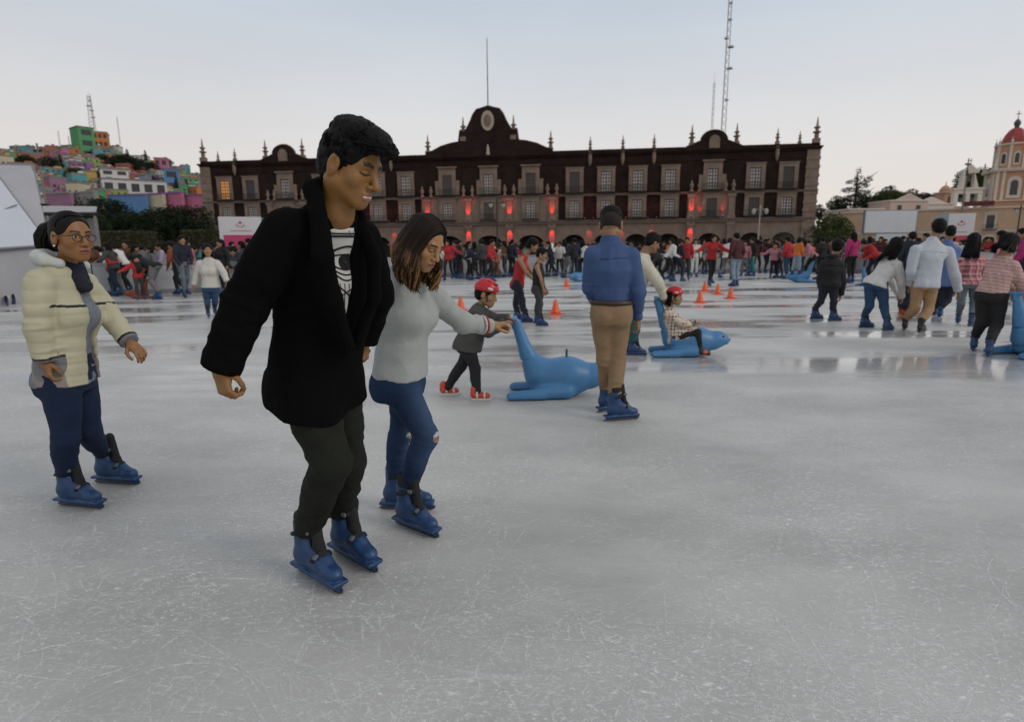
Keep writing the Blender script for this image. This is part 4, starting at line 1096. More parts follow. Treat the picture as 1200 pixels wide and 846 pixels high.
def kid_skates(o, sk, base=(.55, .05, .02), alt=(.55, .55, .50)):
    mt = M('kid_skate_orange', base, .5, .2, 20); m2 = M('kid_skate_white', alt, .5)
    for pos, ang in sk:
        p = pos - o['loc']; d = np.array((math.cos(ang), math.sin(ang), 0)); n = np.array((-d[1], d[0], 0)); Ax = np.array([d, n, (0, 0, 1)])
        V, F = surf([cone(p + d * .0 + (0, 0, .055), p + d * .12 + (0, 0, .045), .034, .030, .01), cone(p + (0, 0, .06), p + (0, 0, .105), .036, .036, .02)], .006); sh = link_mesh('shoe', mesh_np('shoe', V, F), mt, o['root'])
        P = [boxp(p + d * .07 + n * x * .025 + (0, 0, .009), (.10, .004, .009), Ax, .002) for x in (-1, 1)] + [boxp(p + d * .07 + (0, 0, .020), (.085, .03, .005), Ax, .003)]
        V, F = surf(P, .004); link_mesh('skate_frame', mesh_np('skate_frame', V, F), m2, sh)
        for y in (.03, .10): V, F = surf([boxp(p + d * y + (0, 0, .060), (.010, .040, .030), Ax, .004)], .005); link_mesh('strap', mesh_np('strap', V, F), m2, sh)
ef = figure('small child in red helmet and dark grey jacket, pushing the blue seal in front', J, sk, s=.66, hs=1.5, child=True, res=.008, hres=.005, skin=(.32, .18, .09), hair=hair_child, skates=False,
    hands={'R': {'d': (.8, .3, .1), 'back': (0, -.3, 1), 'curl': .7}, 'L': {'d': (.8, -.1, -.1), 'back': (0, .2, 1), 'curl': .7}},
    bottom=dict(name='trousers', mat=M('black_cotton', (.010, .010, .012), .85, .2, 20, .2, 150), g=.012, wr=.004, len=.98),
    top=[dict(name='jacket', mat=M('charcoal_fleece', (.060, .060, .055), .9, .15, 14, .4, 120), g=.040, gs=.026, hem=.06, flare=.03, neck=.05, wr=.008, wsc=7, belly=.02)])
helmet(ef); kid_skates(ef, sk)
# ================================================================== SEALS
SEAL_BLUE = M('seal_blue_plastic', (.055, .190, .385), .42, .10, 5, .08, 30)
EYE_BLK = M('seal_eye_black', (.006, .006, .007), .25)
def _seal_meshes():
    # nose towards +x, the tail stands up behind as a push bar
    P = [cone((-.12, 0, .20), (.12, 0, .19), .15, .165, .06), cone((.12, 0, .19), (.32, 0, .185), .160, .115, .08), ell((.40, 0, .215), (.105, .085, .092), None, .06), ell((.485, 0, .190), (.045, .055, .042), None, .04),
         ell((0, 0, .075), (.24, .15, .07), None, .06)]
    pts = [(-.16, 0, .22, .135, .120), (-.25, 0, .36, .085, .085), (-.305, 0, .50, .060, .062), (-.345, 0, .62, .050, .045), (-.375, 0, .70, .055, .034)]
    P.append(loft([(a[:3], (0, 1, 0), a[4], a[3]) for a in pts], .06, 'u', 2.0))
    P.append(boxp((-.385, 0, .725), (.026, .13, .016), np.array([(.9, 0, .44), (0, 1, 0), (-.44, 0, .9)]), .014, .03))
    for y in (-1, 1):
        P.append(cone((.10, y * .14, .07), (-.40, y * .20, .038), .070, .034, .04)); P.append(boxp((-.27, y * .185, .030), (.17, .055, .026), np.array([unit((-1, y * .12, 0)), unit((y * .12, 1, 0)), (0, 0, 1)]), .022, .05))
    P.append(halfspace((0, 0, .004), (0, 0, -1), (-.8, -.6, -.3), (.8, .6, .05), 's', .01))
    V, F = surf(P, .012); V = relax(V, F, 5, .6); body = mesh_np('seal_body', V, F)
    V, F = surf([cone((.10, 0, .33), (.10, 0, .435), .012, .011)], .005); hnd = mesh_np('handle_peg', V, F)
    V, F = surf([ell((.432, .074, .250), (.018, .012, .018))], .004); eye = mesh_np('eye', V, F)
    V2 = V * (1, -1, 1); eye2 = mesh_np('eye', V2, F[:, ::-1])
    V, F = surf([ell((.527, 0, .205), (.014, .022, .014))], .004); nose = mesh_np('nose', V, F)
    return body, hnd, eye, eye2, nose
_SM = _seal_meshes()
def seal(pos, rz, label, s=1.0, mat=None, group='seal shaped skating aids'):
    root = empty('seal_skating_aid', pos, rz, label, 'skating aid', group); root.scale = (s, s, s)
    for nm, me, mt in zip(('seal_body', 'handle_peg', 'eye', 'eye', 'nose'), _SM, (SEAL_BLUE, M('peg_dark', (.03, .06, .11), .5), EYE_BLK, EYE_BLK, M('seal_nose', (.02, .05, .11), .4))):
        o = link_mesh(nm, me, mt, root)
        if mat and nm == 'seal_body': recolour(o, mat)
    return root
p = at_z(651, 463); seal((p[0], p[1], 0), R(-4), 'blue plastic seal aid whose tail the red helmeted child is pushing', 1.03)
p = at_z(803, 416); seal((p[0], p[1], 0), R(-8), 'blue plastic seal aid carrying a seated girl in a patterned dress', 1.04)
p = at_z(1211, 416); seal((p[0], p[1], 0), R(12), 'blue plastic seal aid cut by the right edge, pushed by the woman in pink stripes', 1.10)

# ================================================================== people in the middle distance
def fig(label, base, jn, sk, hf, group=None, hide_skates=False, **kw):
    J, D = px_joints(jn, base); J['HF'] = hf
    if isinstance(sk[0][0], (int, float)): sk = ground_sk(*sk)
    kw.setdefault('res', .011); kw.setdefault('hres', .007)
    return figure(label, J, sk, group, **kw)
def fab(n, c, **k): return M(n, c, k.pop('rough', .85), k.pop('var', .14), 12, .3, 160, **k)
TEAL = fab('teal_trousers', (.012, .085, .085)); CREAM = fab('cream_knit', (.52, .50, .40)); PLAIN_WHITE = fab('white_cloth', (.58, .57, .55)); DARK_NAVY = fab('navy_cloth', (.010, .013, .026))
BLK_CLOTH = fab('black_cloth', (.008, .008, .009)); BLUE_DENIM = fab('blue_denim', (.016, .050, .110)); GREY_DENIM = fab('grey_blue_denim', (.105, .135, .165)); DK_GREY = fab('dark_grey_cloth', (.035, .036, .038))
RED_CLOTH = fab('red_cloth', (.36, .018, .022)); MAROON = fab('maroon_cloth', (.055, .010, .012)); GREYC = fab('mid_grey_cloth', (.13, .13, .135)); PINKC = fab('pink_cloth', (.42, .17, .20))
ORANGE_C = fab('orange_cloth', (.50, .13, .02)); RUST = fab('rust_cloth', (.22, .05, .018)); MAGENTA = fab('magenta_cloth', (.36, .02, .13)); LTBLUE = fab('light_blue_denim', (.20, .27, .34)); TAN = fab('tan_cloth', (.33, .20, .10))
SKY_SHIRT = fab('blue_polo', (.10, .16, .34)); GREEN_C = fab('green_cloth', (.03, .10, .04)); BROWN = fab('brown_cloth', (.10, .04, .015)); LILAC = fab('lilac_cloth', (.34, .28, .38)); TEALC = fab('teal_cloth', (.03, .18, .20))

fig('man in cream sweater and teal trousers pushing a seal, behind the man in blue', (737, 416), {'HC': (765, 284, .0), 'N': (754, 299, .0), 'sR': (752, 308, -.17), 'sL': (756, 307, .17), 'eR': (772, 332, -.17), 'wR': (778, 350, -.06),
    'eL': (771, 330, .16), 'wL': (781, 350, .06), 'hR': (740, 358, -.09), 'hL': (742, 357, .09), 'kR': (744, 386, -.1), 'kL': (738, 386, .1)}, ((724, 415), (736, 415), (733, 417), (747, 417)), (.78, .25, -.35), hair=hair_short,
    skin=(.25, .13, .07), bottom=dict(name='trousers', mat=TEAL, g=.012), top=[dict(name='sweater', mat=CREAM, g=.022, gs=.012, hem=.04, neck=.055, wr=.008)])
# girl riding the seal
def dress_col(V, J, o):
    C = np.tile((.55, .50, .42), (len(V), 1)); q = V / .042; cell = np.floor(q); f = q - cell - .5
    h = _h(cell[:, 0].astype(int), cell[:, 1].astype(int), cell[:, 2].astype(int), 3); d = np.linalg.norm(f, axis=1)
    m = (d < .38); pal = np.array([(.45, .10, .03), (.12, .06, .03), (.40, .22, .04), (.10, .14, .10)]); k = (np.abs(h) * 3.99).astype(int); C[m] = pal[k[m]]
    return C
PRINT = MC('printed_cotton', .8, .08, 20, .2, 140, .25)
def skirt(o):
    J = o['J']; H = (J['hL'] + J['hR']) / 2; K = (J['kL'] + J['kR']) / 2
    lat = unit(J['hR'] - J['hL']); return [loft([(H + np.array((0, 0, .04)), lat, .14, .12), (lerp(H, K, .5), lat, .17, .105), (lerp(H, K, .9), lat, .18, .085)], .05)]
g_ = fig('small girl in red helmet and patterned cream dress sitting on a blue seal', (803, 416), {'HC': (791, 347, -.02), 'N': (785, 362, .0), 'sR': (782, 368, -.09), 'sL': (787, 367, .09), 'eR': (801, 380, -.14), 'wR': (812, 380, -.12), 'eL': (801, 378, .12), 'wL': (813, 378, .06),
    'hR': (789, 396, -.07), 'hL': (790, 395, .07), 'kR': (818, 389, -.17), 'kL': (817, 387, .17), 'aR': (821, 409, -.20), 'aL': (821, 406, .20)}, [(at_z(815, 414), .1), (at_z(815, 410), .1)], (.80, -.55, -.10), skates=False, s=.62, hs=1.5, child=True,
    res=.009, hres=.006, skin=(.31, .175, .09), hair=lambda o: hair_long(o, length=.10, n=60, thick=.012), bottom=dict(name='leggings', mat=BLK_CLOTH, g=.004),
    top=[dict(name='dress', mat=PRINT, col=dress_col, g=.022, gs=.012, hem=.10, neck=.05, wr=.004, sleeve=.9, cuff=.82, extra=[skirt])])
helmet(g_)
for sd in 'LR':
    a = g_['J']['a' + sd]; V, F = surf([cone(a + (.0, 0, -.035), a + (.10, -.02, -.055), .032, .026), cone(a + (0, 0, .01), a + (0, 0, -.03), .034, .034)], .006); sh = link_mesh('shoe', mesh_np('shoe', V, F), M('shoe_black', (.02, .015, .015), .5), g_['root'])
    V, F = surf([boxp(a + (.055, -.01, -.035), (.030, .034, .022), None, .01)], .005); link_mesh('strap', mesh_np('strap', V, F), M('strap_orange', (.60, .12, .03), .5), sh)

fig('woman in red sleeveless top and jeans bending over beside a child', (611, 377), {'HC': (625, 287, -.05), 'N': (616, 299, .0), 'sR': (609, 305, -.17), 'sL': (614, 304, .16), 'eR': (617, 320, -.22), 'wR': (625, 328, -.16), 'eL': (622, 318, .14), 'wL': (628, 326, .05),
    'hR': (605, 333, -.10), 'hL': (608, 333, .09), 'kR': (612, 352, -.10), 'kL': (605, 353, .09)}, ((600, 375), (613, 375), (609, 378), (624, 378)), (.88, -.25, -.40), fem=True, s=.97, hs=1.05, skin=(.30, .165, .085), hair=lambda o: hair_long(o, length=.06, n=50, thick=.014, spread=.05),
    bottom=dict(name='jeans', mat=DARK_NAVY, g=.008), top=[dict(name='vest', mat=RED_CLOTH, g=.012, hem=.04, sleeve=0, neck=.07, wr=.004)])
fig('boy in black vest and grey leggings standing side on beside the woman in red', (634, 381), {'HC': (635, 298, .0), 'N': (632, 308, .0), 'sR': (629, 313, -.15), 'sL': (633, 312, .14), 'eR': (634, 327, -.20), 'wR': (637, 340, -.16), 'eL': (634, 326, .16), 'wL': (639, 338, .12),
    'hR': (629, 338, -.08), 'hL': (633, 338, .08), 'kR': (633, 357, -.09), 'kL': (631, 357, .08)}, ((624, 379), (638, 379), (627, 382), (643, 382)), (.93, -.25, -.22), s=.88, hs=1.10, skin=(.29, .16, .085), hair=hair_short,
    bottom=dict(name='leggings', mat=DK_GREY, g=.006), top=[dict(name='vest', mat=BLK_CLOTH, g=.014, hem=.03, sleeve=0, neck=.06, wr=.004)])
def hood_down(o, mat):
    J = o['J']; N_ = J['N']; f = J['F']; l = unit(J['sR'] - J['sL']); s = o['s']
    pts = [N_ + f * .06 * s + l * .05 * s, N_ + l * .085 * s + f * .0, N_ - f * .07 * s + l * .05 * s + np.array((0, 0, .02)), N_ - f * .09 * s + np.array((0, 0, .01)), N_ - f * .07 * s - l * .05 * s + np.array((0, 0, .02)), N_ - l * .085 * s, N_ + f * .06 * s - l * .05 * s]
    V, F = surf([cone(a, b, .032 * s, .036 * s, .02) for a, b in zip(pts[:-1], pts[1:])], .008); link_mesh('hood', mesh_np('hood', V, F), mat, o['root'])
o = fig('teenager in black padded jacket and dark jeans striding alone on the right', (967, 376), {'HC': (982, 289, .0), 'N': (976, 301, .0), 'sL': (965, 310, .02), 'sR': (985, 311, -.05), 'eL': (961, 328, .06), 'wL': (964, 343, .12), 'eR': (987, 330, -.06), 'wR': (985, 346, .0),
    'hL': (967, 333, .03), 'hR': (977, 333, -.03), 'kL': (962, 353, .06), 'kR': (977, 354, -.04)}, ((948, 374), (962, 374), (969, 376), (984, 376)), (.62, .75, -.10), s=.98, hs=1.1, skin=(.26, .14, .075), hair=lambda o: hair_short(o, thick=.022, amp=.008),
    bottom=dict(name='jeans', mat=DARK_NAVY, g=.008), top=[dict(name='jacket', mat=BLK_CLOTH, g=.032, gs=.020, hem=.05, flare=.0, neck=.06, wr=.010)]); hood_down(o, BLK_CLOTH)
fig('woman with long black hair, white sweater and blue jeans leaning over a child', (1025, 386), {'HC': (1050, 288, .05), 'N': (1044, 302, .04), 'sL': (1034, 309, .10), 'sR': (1053, 311, -.10), 'eL': (1044, 330, .22), 'wL': (1052, 345, .30), 'eR': (1056, 332, -.06), 'wR': (1057, 349, .06),
    'hL': (1020, 332, .05), 'hR': (1033, 333, -.06), 'kL': (1019, 359, .05), 'kR': (1036, 360, -.05)}, ((1005, 384), (1018, 384), (1033, 388), (1046, 387)), (.60, .55, -.58), fem=True, s=1.0, hs=1.08, skin=(.31, .175, .10), hair=lambda o: hair_long(o, length=.26, n=120, fall=(-.55, .05, -1), spread=.05, thick=.016),
    bottom=dict(name='jeans', mat=BLUE_DENIM, g=.008, r=(.088, .056, .043)), top=[dict(name='sweater', mat=PLAIN_WHITE, g=.018, gs=.008, hem=.045, neck=.06, wr=.006)])
fig('small child in orange skates half hidden by the leaning woman in white', (1047, 373), {'HC': (1062, 327, .0), 'N': (1061, 336, .0), 'sL': (1057, 340, .03), 'sR': (1066, 340, -.03), 'eL': (1056, 350, .03), 'wL': (1056, 358, .1), 'eR': (1067, 350, -.03), 'wR': (1067, 358, .05), 'hL': (1058, 357, .02), 'hR': (1064, 357, -.02), 'kL': (1057, 366, .02), 'kR': (1064, 366, -.02)},
    ((1054, 375), (1058, 373), (1062, 376), (1067, 374)), (.5, .8, -.1), child=True, s=.6, hs=1.3, hair=hair_short, skate_mat=M('skate_orange', (.55, .12, .03), .5), bottom=dict(name='trousers', mat=RUST, g=.014), top=[dict(name='jacket', mat=DARK_NAVY, g=.03, gs=.02, hem=.08, neck=.05)])
SHIRT_W = fab('white_stripe_shirt', (.46, .49, .54), var=.08)
SKB = M('skate_black_hire', (.010, .010, .011), .35, .2, 10, .1, 60)
fig('man in untucked white shirt and khaki trousers on black skates, back to the camera', (1075, 389), {'HC': (1100, 267, .06), 'N': (1093, 282, .04), 'sL': (1072, 293, .03), 'sR': (1112, 295, .0), 'eL': (1067, 318, .02), 'wL': (1067, 334, .16), 'eR': (1119, 322, -.02), 'wR': (1123, 341, .04),
    'hL': (1077, 332, .02), 'hR': (1092, 333, -.02), 'kL': (1072, 361, .03), 'kR': (1088, 362, -.02)}, ((1059, 388), (1063, 384), (1075, 391), (1090, 388)), (.35, .90, -.12), s=1.04, hs=1.1, skin=(.25, .135, .075), hair=lambda o: hair_short(o, thick=.016), skate_mat=SKB,
    bottom=dict(name='trousers', mat=TAN, g=.012, r=(.082, .058, .050)), top=[dict(name='shirt', mat=SHIRT_W, g=.022, gs=.012, hem=.06, flare=.01, neck=.055, wr=.010, wst=(1, 1, .45), ar=(.056, .052, .048, .040), boxy=.8, extra=[collar()])])
fig('man in blue polo shirt and navy jeans skating just beyond the man in white', (1100, 372), {'HC': (1114, 272, .0), 'N': (1111, 284, .0), 'sL': (1101, 293, .04), 'sR': (1122, 294, -.04), 'eL': (1102, 314, .1), 'wL': (1106, 328, .2), 'eR': (1124, 316, -.06), 'wR': (1119, 330, .1),
    'hL': (1105, 332, .03), 'hR': (1115, 332, -.04), 'kL': (1102, 352, .02), 'kR': (1110, 352, -.02)}, ((1093, 371), (1103, 369), (1100, 373), (1108, 369)), (.5, .8, -.05), s=1.03, skin=(.25, .135, .075), hair=hair_short, bottom=dict(name='jeans', mat=DARK_NAVY, g=.010),
    top=[dict(name='shirt', mat=SKY_SHIRT, g=.018, gs=.012, hem=.05, neck=.055, sleeve=.8, wr=.006, extra=[collar()])])
def plaid_col(V, J, o):
    C = np.tile((.52, .20, .22), (len(V), 1)); a = (V[:, 2] / .085) % 1; b = ((V[:, 0] + V[:, 1] * .7) / .085) % 1
    C[a < .42] *= .62; C[b < .42] *= .62; C[((a > .46) & (a < .55))] = (.62, .42, .42); C[((b > .46) & (b < .55))] = (.62, .42, .42); return C
PLAID = MC('checked_flannel', .85, .08, 20, .2, 140, .2)
fig('woman in pink checked shirt and grey blue jeans, her long dark hair towards us', (1133, 381), {'HC': (1141, 282, .04), 'N': (1140, 297, .0), 'sL': (1126, 306, .02), 'sR': (1154, 306, .0), 'eL': (1124, 326, .06), 'wL': (1128, 338, .18), 'eR': (1156, 326, .05), 'wR': (1150, 338, .18),
    'hL': (1129, 331, .02), 'hR': (1143, 331, -.02), 'kL': (1126, 355, .02), 'kR': (1141, 356, .0)}, ((1121, 380), (1127, 377), (1134, 383), (1149, 381)), (.45, .88, -.15), fem=True, s=.98, hs=1.08, hair=lambda o: hair_long(o, length=.28, n=110, fall=(-.18, 0, -1), spread=.06, thick=.015),
    bottom=dict(name='jeans', mat=GREY_DENIM, g=.006), top=[dict(name='shirt', mat=PLAID, col=plaid_col, g=.018, gs=.008, hem=.04, neck=.055, wr=.006)])
def stripe_col(V, J, o):
    up = unit((J['sL'] + J['sR'] - J['hL'] - J['hR'])); t = ((V @ up) / .042) % 1; C = np.tile((.50, .33, .30), (len(V), 1)); C[t < .4] = (.40, .22, .20); C[(t > .40) & (t < .46)] = (.60, .52, .48); return C
STRIPE = MC('striped_knit', .85, .08, 20, .25, 140, .2)
fig('woman in pink striped sweater and black trousers pushing a seal at the right edge', (1158, 414), {'HC': (1183, 286, -.02), 'N': (1175, 301, .0), 'sL': (1160, 311, .10), 'sR': (1188, 312, -.12), 'eL': (1184, 336, .22), 'wL': (1190, 352, .25), 'eR': (1198, 336, -.12), 'wR': (1197, 356, .05),
    'hL': (1153, 345, .07), 'hR': (1171, 346, -.07), 'kL': (1151, 378, .06), 'kR': (1168, 380, -.05)}, ((1139, 412), (1146, 406), (1157, 419), (1164, 410)), (.80, .25, -.45), fem=True, s=1.0, hs=1.08, skin=(.31, .17, .09), hair=lambda o: hair_long(o, length=.10, n=80, fall=(-.6, 0, -1), spread=.08, thick=.014),
    bottom=dict(name='trousers', mat=BLK_CLOTH, g=.008, r=(.090, .060, .044)), top=[dict(name='sweater', mat=STRIPE, col=stripe_col, g=.024, gs=.012, hem=-.02, neck=.055, wr=.006)])
fig('child with dark hair on the seal at the right edge of the picture', (1200, 412), {'HC': (1201, 350, .0), 'N': (1203, 366, .0), 'sL': (1203, 372, .09), 'sR': (1206, 373, -.09), 'eL': (1212, 384, .1), 'wL': (1220, 388, .06), 'eR': (1196, 385, -.16), 'wR': (1200, 396, -.14), 'hL': (1204, 396, .07), 'hR': (1204, 397, -.07), 'kL': (1228, 394, .12), 'kR': (1228, 395, -.14),
    'aL': (1230, 412, .14), 'aR': (1230, 413, -.16)}, ((1225, 412), (1232, 412), (1225, 416), (1232, 416)), (.9, -.1, -.1), child=True, s=.62, hs=1.4, hair=hair_short, skates=False, bottom=dict(name='trousers', mat=DK_GREY, g=.012), top=[dict(name='jacket', mat=PLAIN_WHITE, g=.026, gs=.018, hem=.06, neck=.05)])
fig('long haired woman in white jacket and jeans skating towards us on the left', (249, 370), {'HC': (243, 293, -.03), 'N': (244, 303, .0), 'sR': (234, 309, -.03), 'sL': (255, 309, .03), 'eR': (231, 322, -.02), 'wR': (227, 334, -.05), 'eL': (262, 320, .0), 'wL': (266, 330, -.06),
    'hR': (242, 338, -.02), 'hL': (252, 338, .02), 'kR': (243, 355, -.04), 'kL': (252, 354, .03)}, ((252, 369), (256, 372), (244, 371), (247, 375)), (.55, -.80, -.05), fem=True, s=1.0, hs=1.08, skin=(.31, .17, .09), hair=lambda o: hair_long(o, length=.26, n=70, spread=.03),
    bottom=dict(name='jeans', mat=BLUE_DENIM, g=.006), top=[dict(name='jacket', mat=fab('off_white_fleece', (.50, .49, .44)), g=.030, gs=.020, hem=-.02, neck=.06, wr=.006)])
fig('man in grey suit jacket and white trousers standing by the tent at the far left', (18, 352), {'HC': (10, 294, .0), 'N': (11, 304, .0), 'sR': (3, 310, -.08), 'sL': (18, 310, .08), 'eR': (1, 324, -.1), 'wR': (4, 336, -.1), 'eL': (21, 324, .1), 'wL': (20, 336, .08),
    'hR': (9, 334, -.05), 'hL': (16, 334, .06), 'kR': (11, 346, -.05), 'kL': (18, 346, .06)}, ((16, 356), (22, 358), (8, 358), (13, 361)), (.9, -.4, -.05), s=1.0, skin=(.27, .15, .08), hair=hair_short, bottom=dict(name='trousers', mat=PLAIN_WHITE, g=.012),
    top=[dict(name='jacket', mat=GREYC, g=.026, gs=.016, hem=.08, neck=.055)])
# ================================================================== THE PALACE
STONE = M('pink_stone', (.185, .136, .106), .9, .34, .9, .5, 6, detail=8); STONE_D = M('grey_stone', (.14, .108, .090), .9, .25, 1.6, .4, 7)
def tezontle():
    m, nt, N, L, b = new_mat('dark_red_volcanic_block')
    tc = N.new('ShaderNodeTexCoord'); br = N.new('ShaderNodeTexBrick'); br.inputs['Scale'].default_value = 1.0; br.inputs['Brick Width'].default_value = .7; br.inputs['Row Height'].default_value = .35; br.inputs['Mortar Size'].default_value = .018
    sp = N.new('ShaderNodeSeparateXYZ'); cb = N.new('ShaderNodeCombineXYZ'); L.new(tc.outputs['Object'], sp.inputs[0]); L.new(sp.outputs['X'], cb.inputs['X']); L.new(sp.outputs['Z'], cb.inputs['Y']); L.new(cb.outputs[0], br.inputs['Vector'])
    br.inputs['Color1'].default_value = (.026, .0135, .0105, 1); br.inputs['Color2'].default_value = (.014, .0080, .0070, 1); br.inputs['Mortar'].default_value = (.030, .020, .018, 1)
    nz = N.new('ShaderNodeTexNoise'); nz.inputs['Scale'].default_value = .35; nz.inputs['Detail'].default_value = 6; L.new(tc.outputs['Object'], nz.inputs['Vector'])
    mr = N.new('ShaderNodeMapRange'); mr.inputs[1].default_value = .3; mr.inputs[2].default_value = .7; mr.inputs[3].default_value = .65; mr.inputs[4].default_value = 1.25; L.new(nz.outputs['Fac'], mr.inputs[0])
    mx = N.new('ShaderNodeMix'); mx.data_type = 'RGBA'; mx.blend_type = 'MULTIPLY'; mx.inputs[0].default_value = 1; L.new(br.outputs[0], mx.inputs[6]); L.new(mr.outputs[0], mx.inputs[7]); L.new(mx.outputs[2], b.inputs['Base Color'])
    b.inputs['Roughness'].default_value = .95; b.inputs['Specular IOR Level'].default_value = .2
    return m
TEZ = tezontle()
IRON = M('wrought_iron', (.012, .010, .010), .6); FRAME = M('dark_window_frame', (.03, .020, .018), .6)
GL_P = M('glass_pale', (.40, .37, .36), .18, .25, 1.5); GL_D = M('glass_dark', (.02, .021, .026), .10, .3, 2); GL_O = EM('glass_lit_orange', (.62, .26, .07), .55); INT = M('arcade_shade_plaster', (.10, .085, .075), .9)  # pale panes get their tone from the base colour
PAL_L = at_y(240, 250, 109.0); PAL_R = at_y(955, 250, 95.0); PAL_L[2] = PAL_R[2] = -.05
_pc = (PAL_L + PAL_R) / 2; _pa = math.atan2(PAL_R[1] - PAL_L[1], PAL_R[0] - PAL_L[0])
palace = empty('palace_building', _pc, _pa, 'long dark volcanic stone palace with arcade, pinnacles and central gable, lit red at the pilasters', 'palace')
HW = 51.8
WX = [0, 7.05, 14.25, 19.35, 24.4, 29.5, 36.0, 42.5, 47.4]; WX = sorted(set([-x for x in WX] + WX))
def palace_build():
    P = palace
    MB().box(-HW, HW, 0, 15, 5.45, 16.0).build('wall', TEZ, P)
    MB().box(-HW + .4, HW - .4, .5, 14.6, 15.99, 16.3).build('roof', STONE_D, P)
    # ground storey: arcade
    edges = [-HW] + [(a + b) / 2 for a, b in zip(WX[:-1], WX[1:])] + [HW]
    m = MB(); z1 = 5.3; zs = 2.35; T = 1.1
    for i, c in enumerate(WX):
        a, b = edges[i], edges[i + 1]; hw = min(1.75, (b - a) / 2 - .55) if abs(c) > .1 and abs(c) != 7.05 else 2.1
        n = 12; arc = [(c - hw * math.cos(PI * k / n), zs + 1.25 * math.sin(PI * k / n)) for k in range(n + 1)]
        m.box(a, c - hw, 0, T, 0, zs); m.box(c + hw, b, 0, T, 0, zs)
        top = [(a, zs)] + [(a, z1), (b, z1), (b, zs)]
        for k in range(n):
            (x0, q0), (x1, q1) = arc[k], arc[k + 1]
            m.add([(x0, 0, q0), (x1, 0, q1), (x1, 0, z1), (x0, 0, z1)], [(0, 1, 2, 3)]); m.add([(x0, 0, q0), (x0, T, q0), (x1, T, q1), (x1, 0, q1)], [(0, 1, 2, 3)])
        m.box(a, c - hw, 0, T, zs, z1); m.box(c + hw, b, 0, T, zs, z1)
    m.build('arcade', STONE, P)
    m = MB()      # arch rings and keystones
    for i, c in enumerate(WX):
        a, b = edges[i], edges[i + 1]; hw = min(1.75, (b - a) / 2 - .55) if abs(c) > .1 and abs(c) != 7.05 else 2.1
        n = 12
        for k in range(n):
            t0, t1 = PI * k / n, PI * (k + 1) / n
            f = lambda t, r, q: (c - (hw + r) * math.cos(t), q, zs + (1.25 + r) * math.sin(t))
            V = [f(t0, .0, -.07), f(t1, .0, -.07), f(t1, .38, -.07), f(t0, .38, -.07), f(t0, .0, -.002), f(t1, .0, -.002), f(t1, .38, -.002), f(t0, .38, -.002)]
            m.add(V, [(0, 1, 2, 3), (3, 2, 6, 7), (0, 4, 5, 1)])
        for s in (-1, 1): m.box(c + s * hw - .34, c + s * hw + .34, -.11, -.004, zs - .25, zs)
    m.build('arch_moulding', STONE, P)
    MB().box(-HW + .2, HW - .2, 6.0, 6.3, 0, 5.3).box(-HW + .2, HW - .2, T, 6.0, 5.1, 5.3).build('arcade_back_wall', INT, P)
    # belts and cornice
    MB().box(-HW - .12, HW + .12, -.30, .02, 5.32, 5.72).box(-HW - .2, HW + .2, -.46, .02, 5.725, 5.92).build('string_course', STONE_D, P)
    MB().box(-HW - .1, HW + .1, -.22, .02, 9.72, 9.9).box(-HW - .16, HW + .16, -.36, .02, 9.905, 10.05).build('string_course', STONE_D, P)
    MB().box(-HW - .15, HW + .15, -.3, .3, 16.0, 16.28).box(-HW - .3, HW + .3, -.5, .4, 16.285, 16.5).box(-HW, HW, -.1, .3, 14.85, 15.0).build('cornice', TEZ, P)
    MB().box(-HW, HW, .1, .5, 16.505, 16.95).build('parapet', TEZ, P)
    # corner quoins
    for s in (-1, 1):
        m = MB(); x = s * (HW - .9)
        m.box(x - .95, x + .95, -.16, -.004, .0, 5.3); m.box(x - .95, x + .95, -.16, -.004, 5.93, 9.7); m.box(x - .95, x + .95, -.16, -.004, 10.06, 16.0)
        for k in range(12): m.box(x - 1.05, x + 1.05, -.22, -.162, .2 + k * 1.3, .2 + k * 1.3 + .45) if not (4.9 < .2 + k * 1.3 < 6.0 or 9.3 < .2 + k * 1.3 < 10.1) else None
        m.build('corner_quoin', STONE, P)
    # pale stone facing of the first floor at the centre and the two pavilions
    for (a, b) in ((-11.6, 11.6), (-39.7, -32.3), (32.3, 39.7)):
        MB().box(a, b, -.10, -.003, 5.93, 9.70).build('stone_facing', STONE, P)
    # windows
    def grid(w, z0, z1, nx, nz, y):
        m = MB(); t = .05
        m.box(-w, -w + .1, y, y + .08, z0, z1); m.box(w - .1, w, y, y + .08, z0, z1); m.box(-w + .1, w - .1, y, y + .08, z1 - .1, z1); m.box(-w + .1, w - .1, y, y + .08, z0, z0 + .1)
        for i in range(1, nx): x = -w + 2 * w * i / nx; tt = t * (1.6 if i * 2 == nx else 1); m.box(x - tt, x + tt, y + .01, y + .07, z0 + .1, z1 - .1)
        for k in range(1, nz): z = z0 + (z1 - z0) * k / nz; m.box(-w + .1, w - .1, y + .013, y + .067, z - t, z + t)
        return m
    def proto(kind, z0, z1):
        w = .82; off = -.10 if kind == 'faced' else 0
        s = MB(); D_ = .26
        s.box(-w - .62, -w, off - D_, off - .004, z0 - .05, z1 + .55); s.box(w, w + .62, off - D_, off - .004, z0 - .05, z1 + .55); s.box(-w, w, off - D_, off - .004, z1, z1 + .55)
        if kind == 'tall':
            s.box(-w - .85, w + .85, off - D_ - .22, off - .004, z1 + 1.1, z1 + 1.32); s.box(-w - .62, w + .62, off - D_ + .03, off - .004, z1 + .552, z1 + 1.098); s.box(-w - 1.25, -w - .622, off - .2, off - .004, z0 - .05, z1 - .9); s.box(w + .622, w + 1.25, off - .2, off - .004, z0 - .05, z1 - .9)
        else:
            s.box(-w - .72, w + .72, off - D_ - .1, off - .004, z1 + .552, z1 + .72)
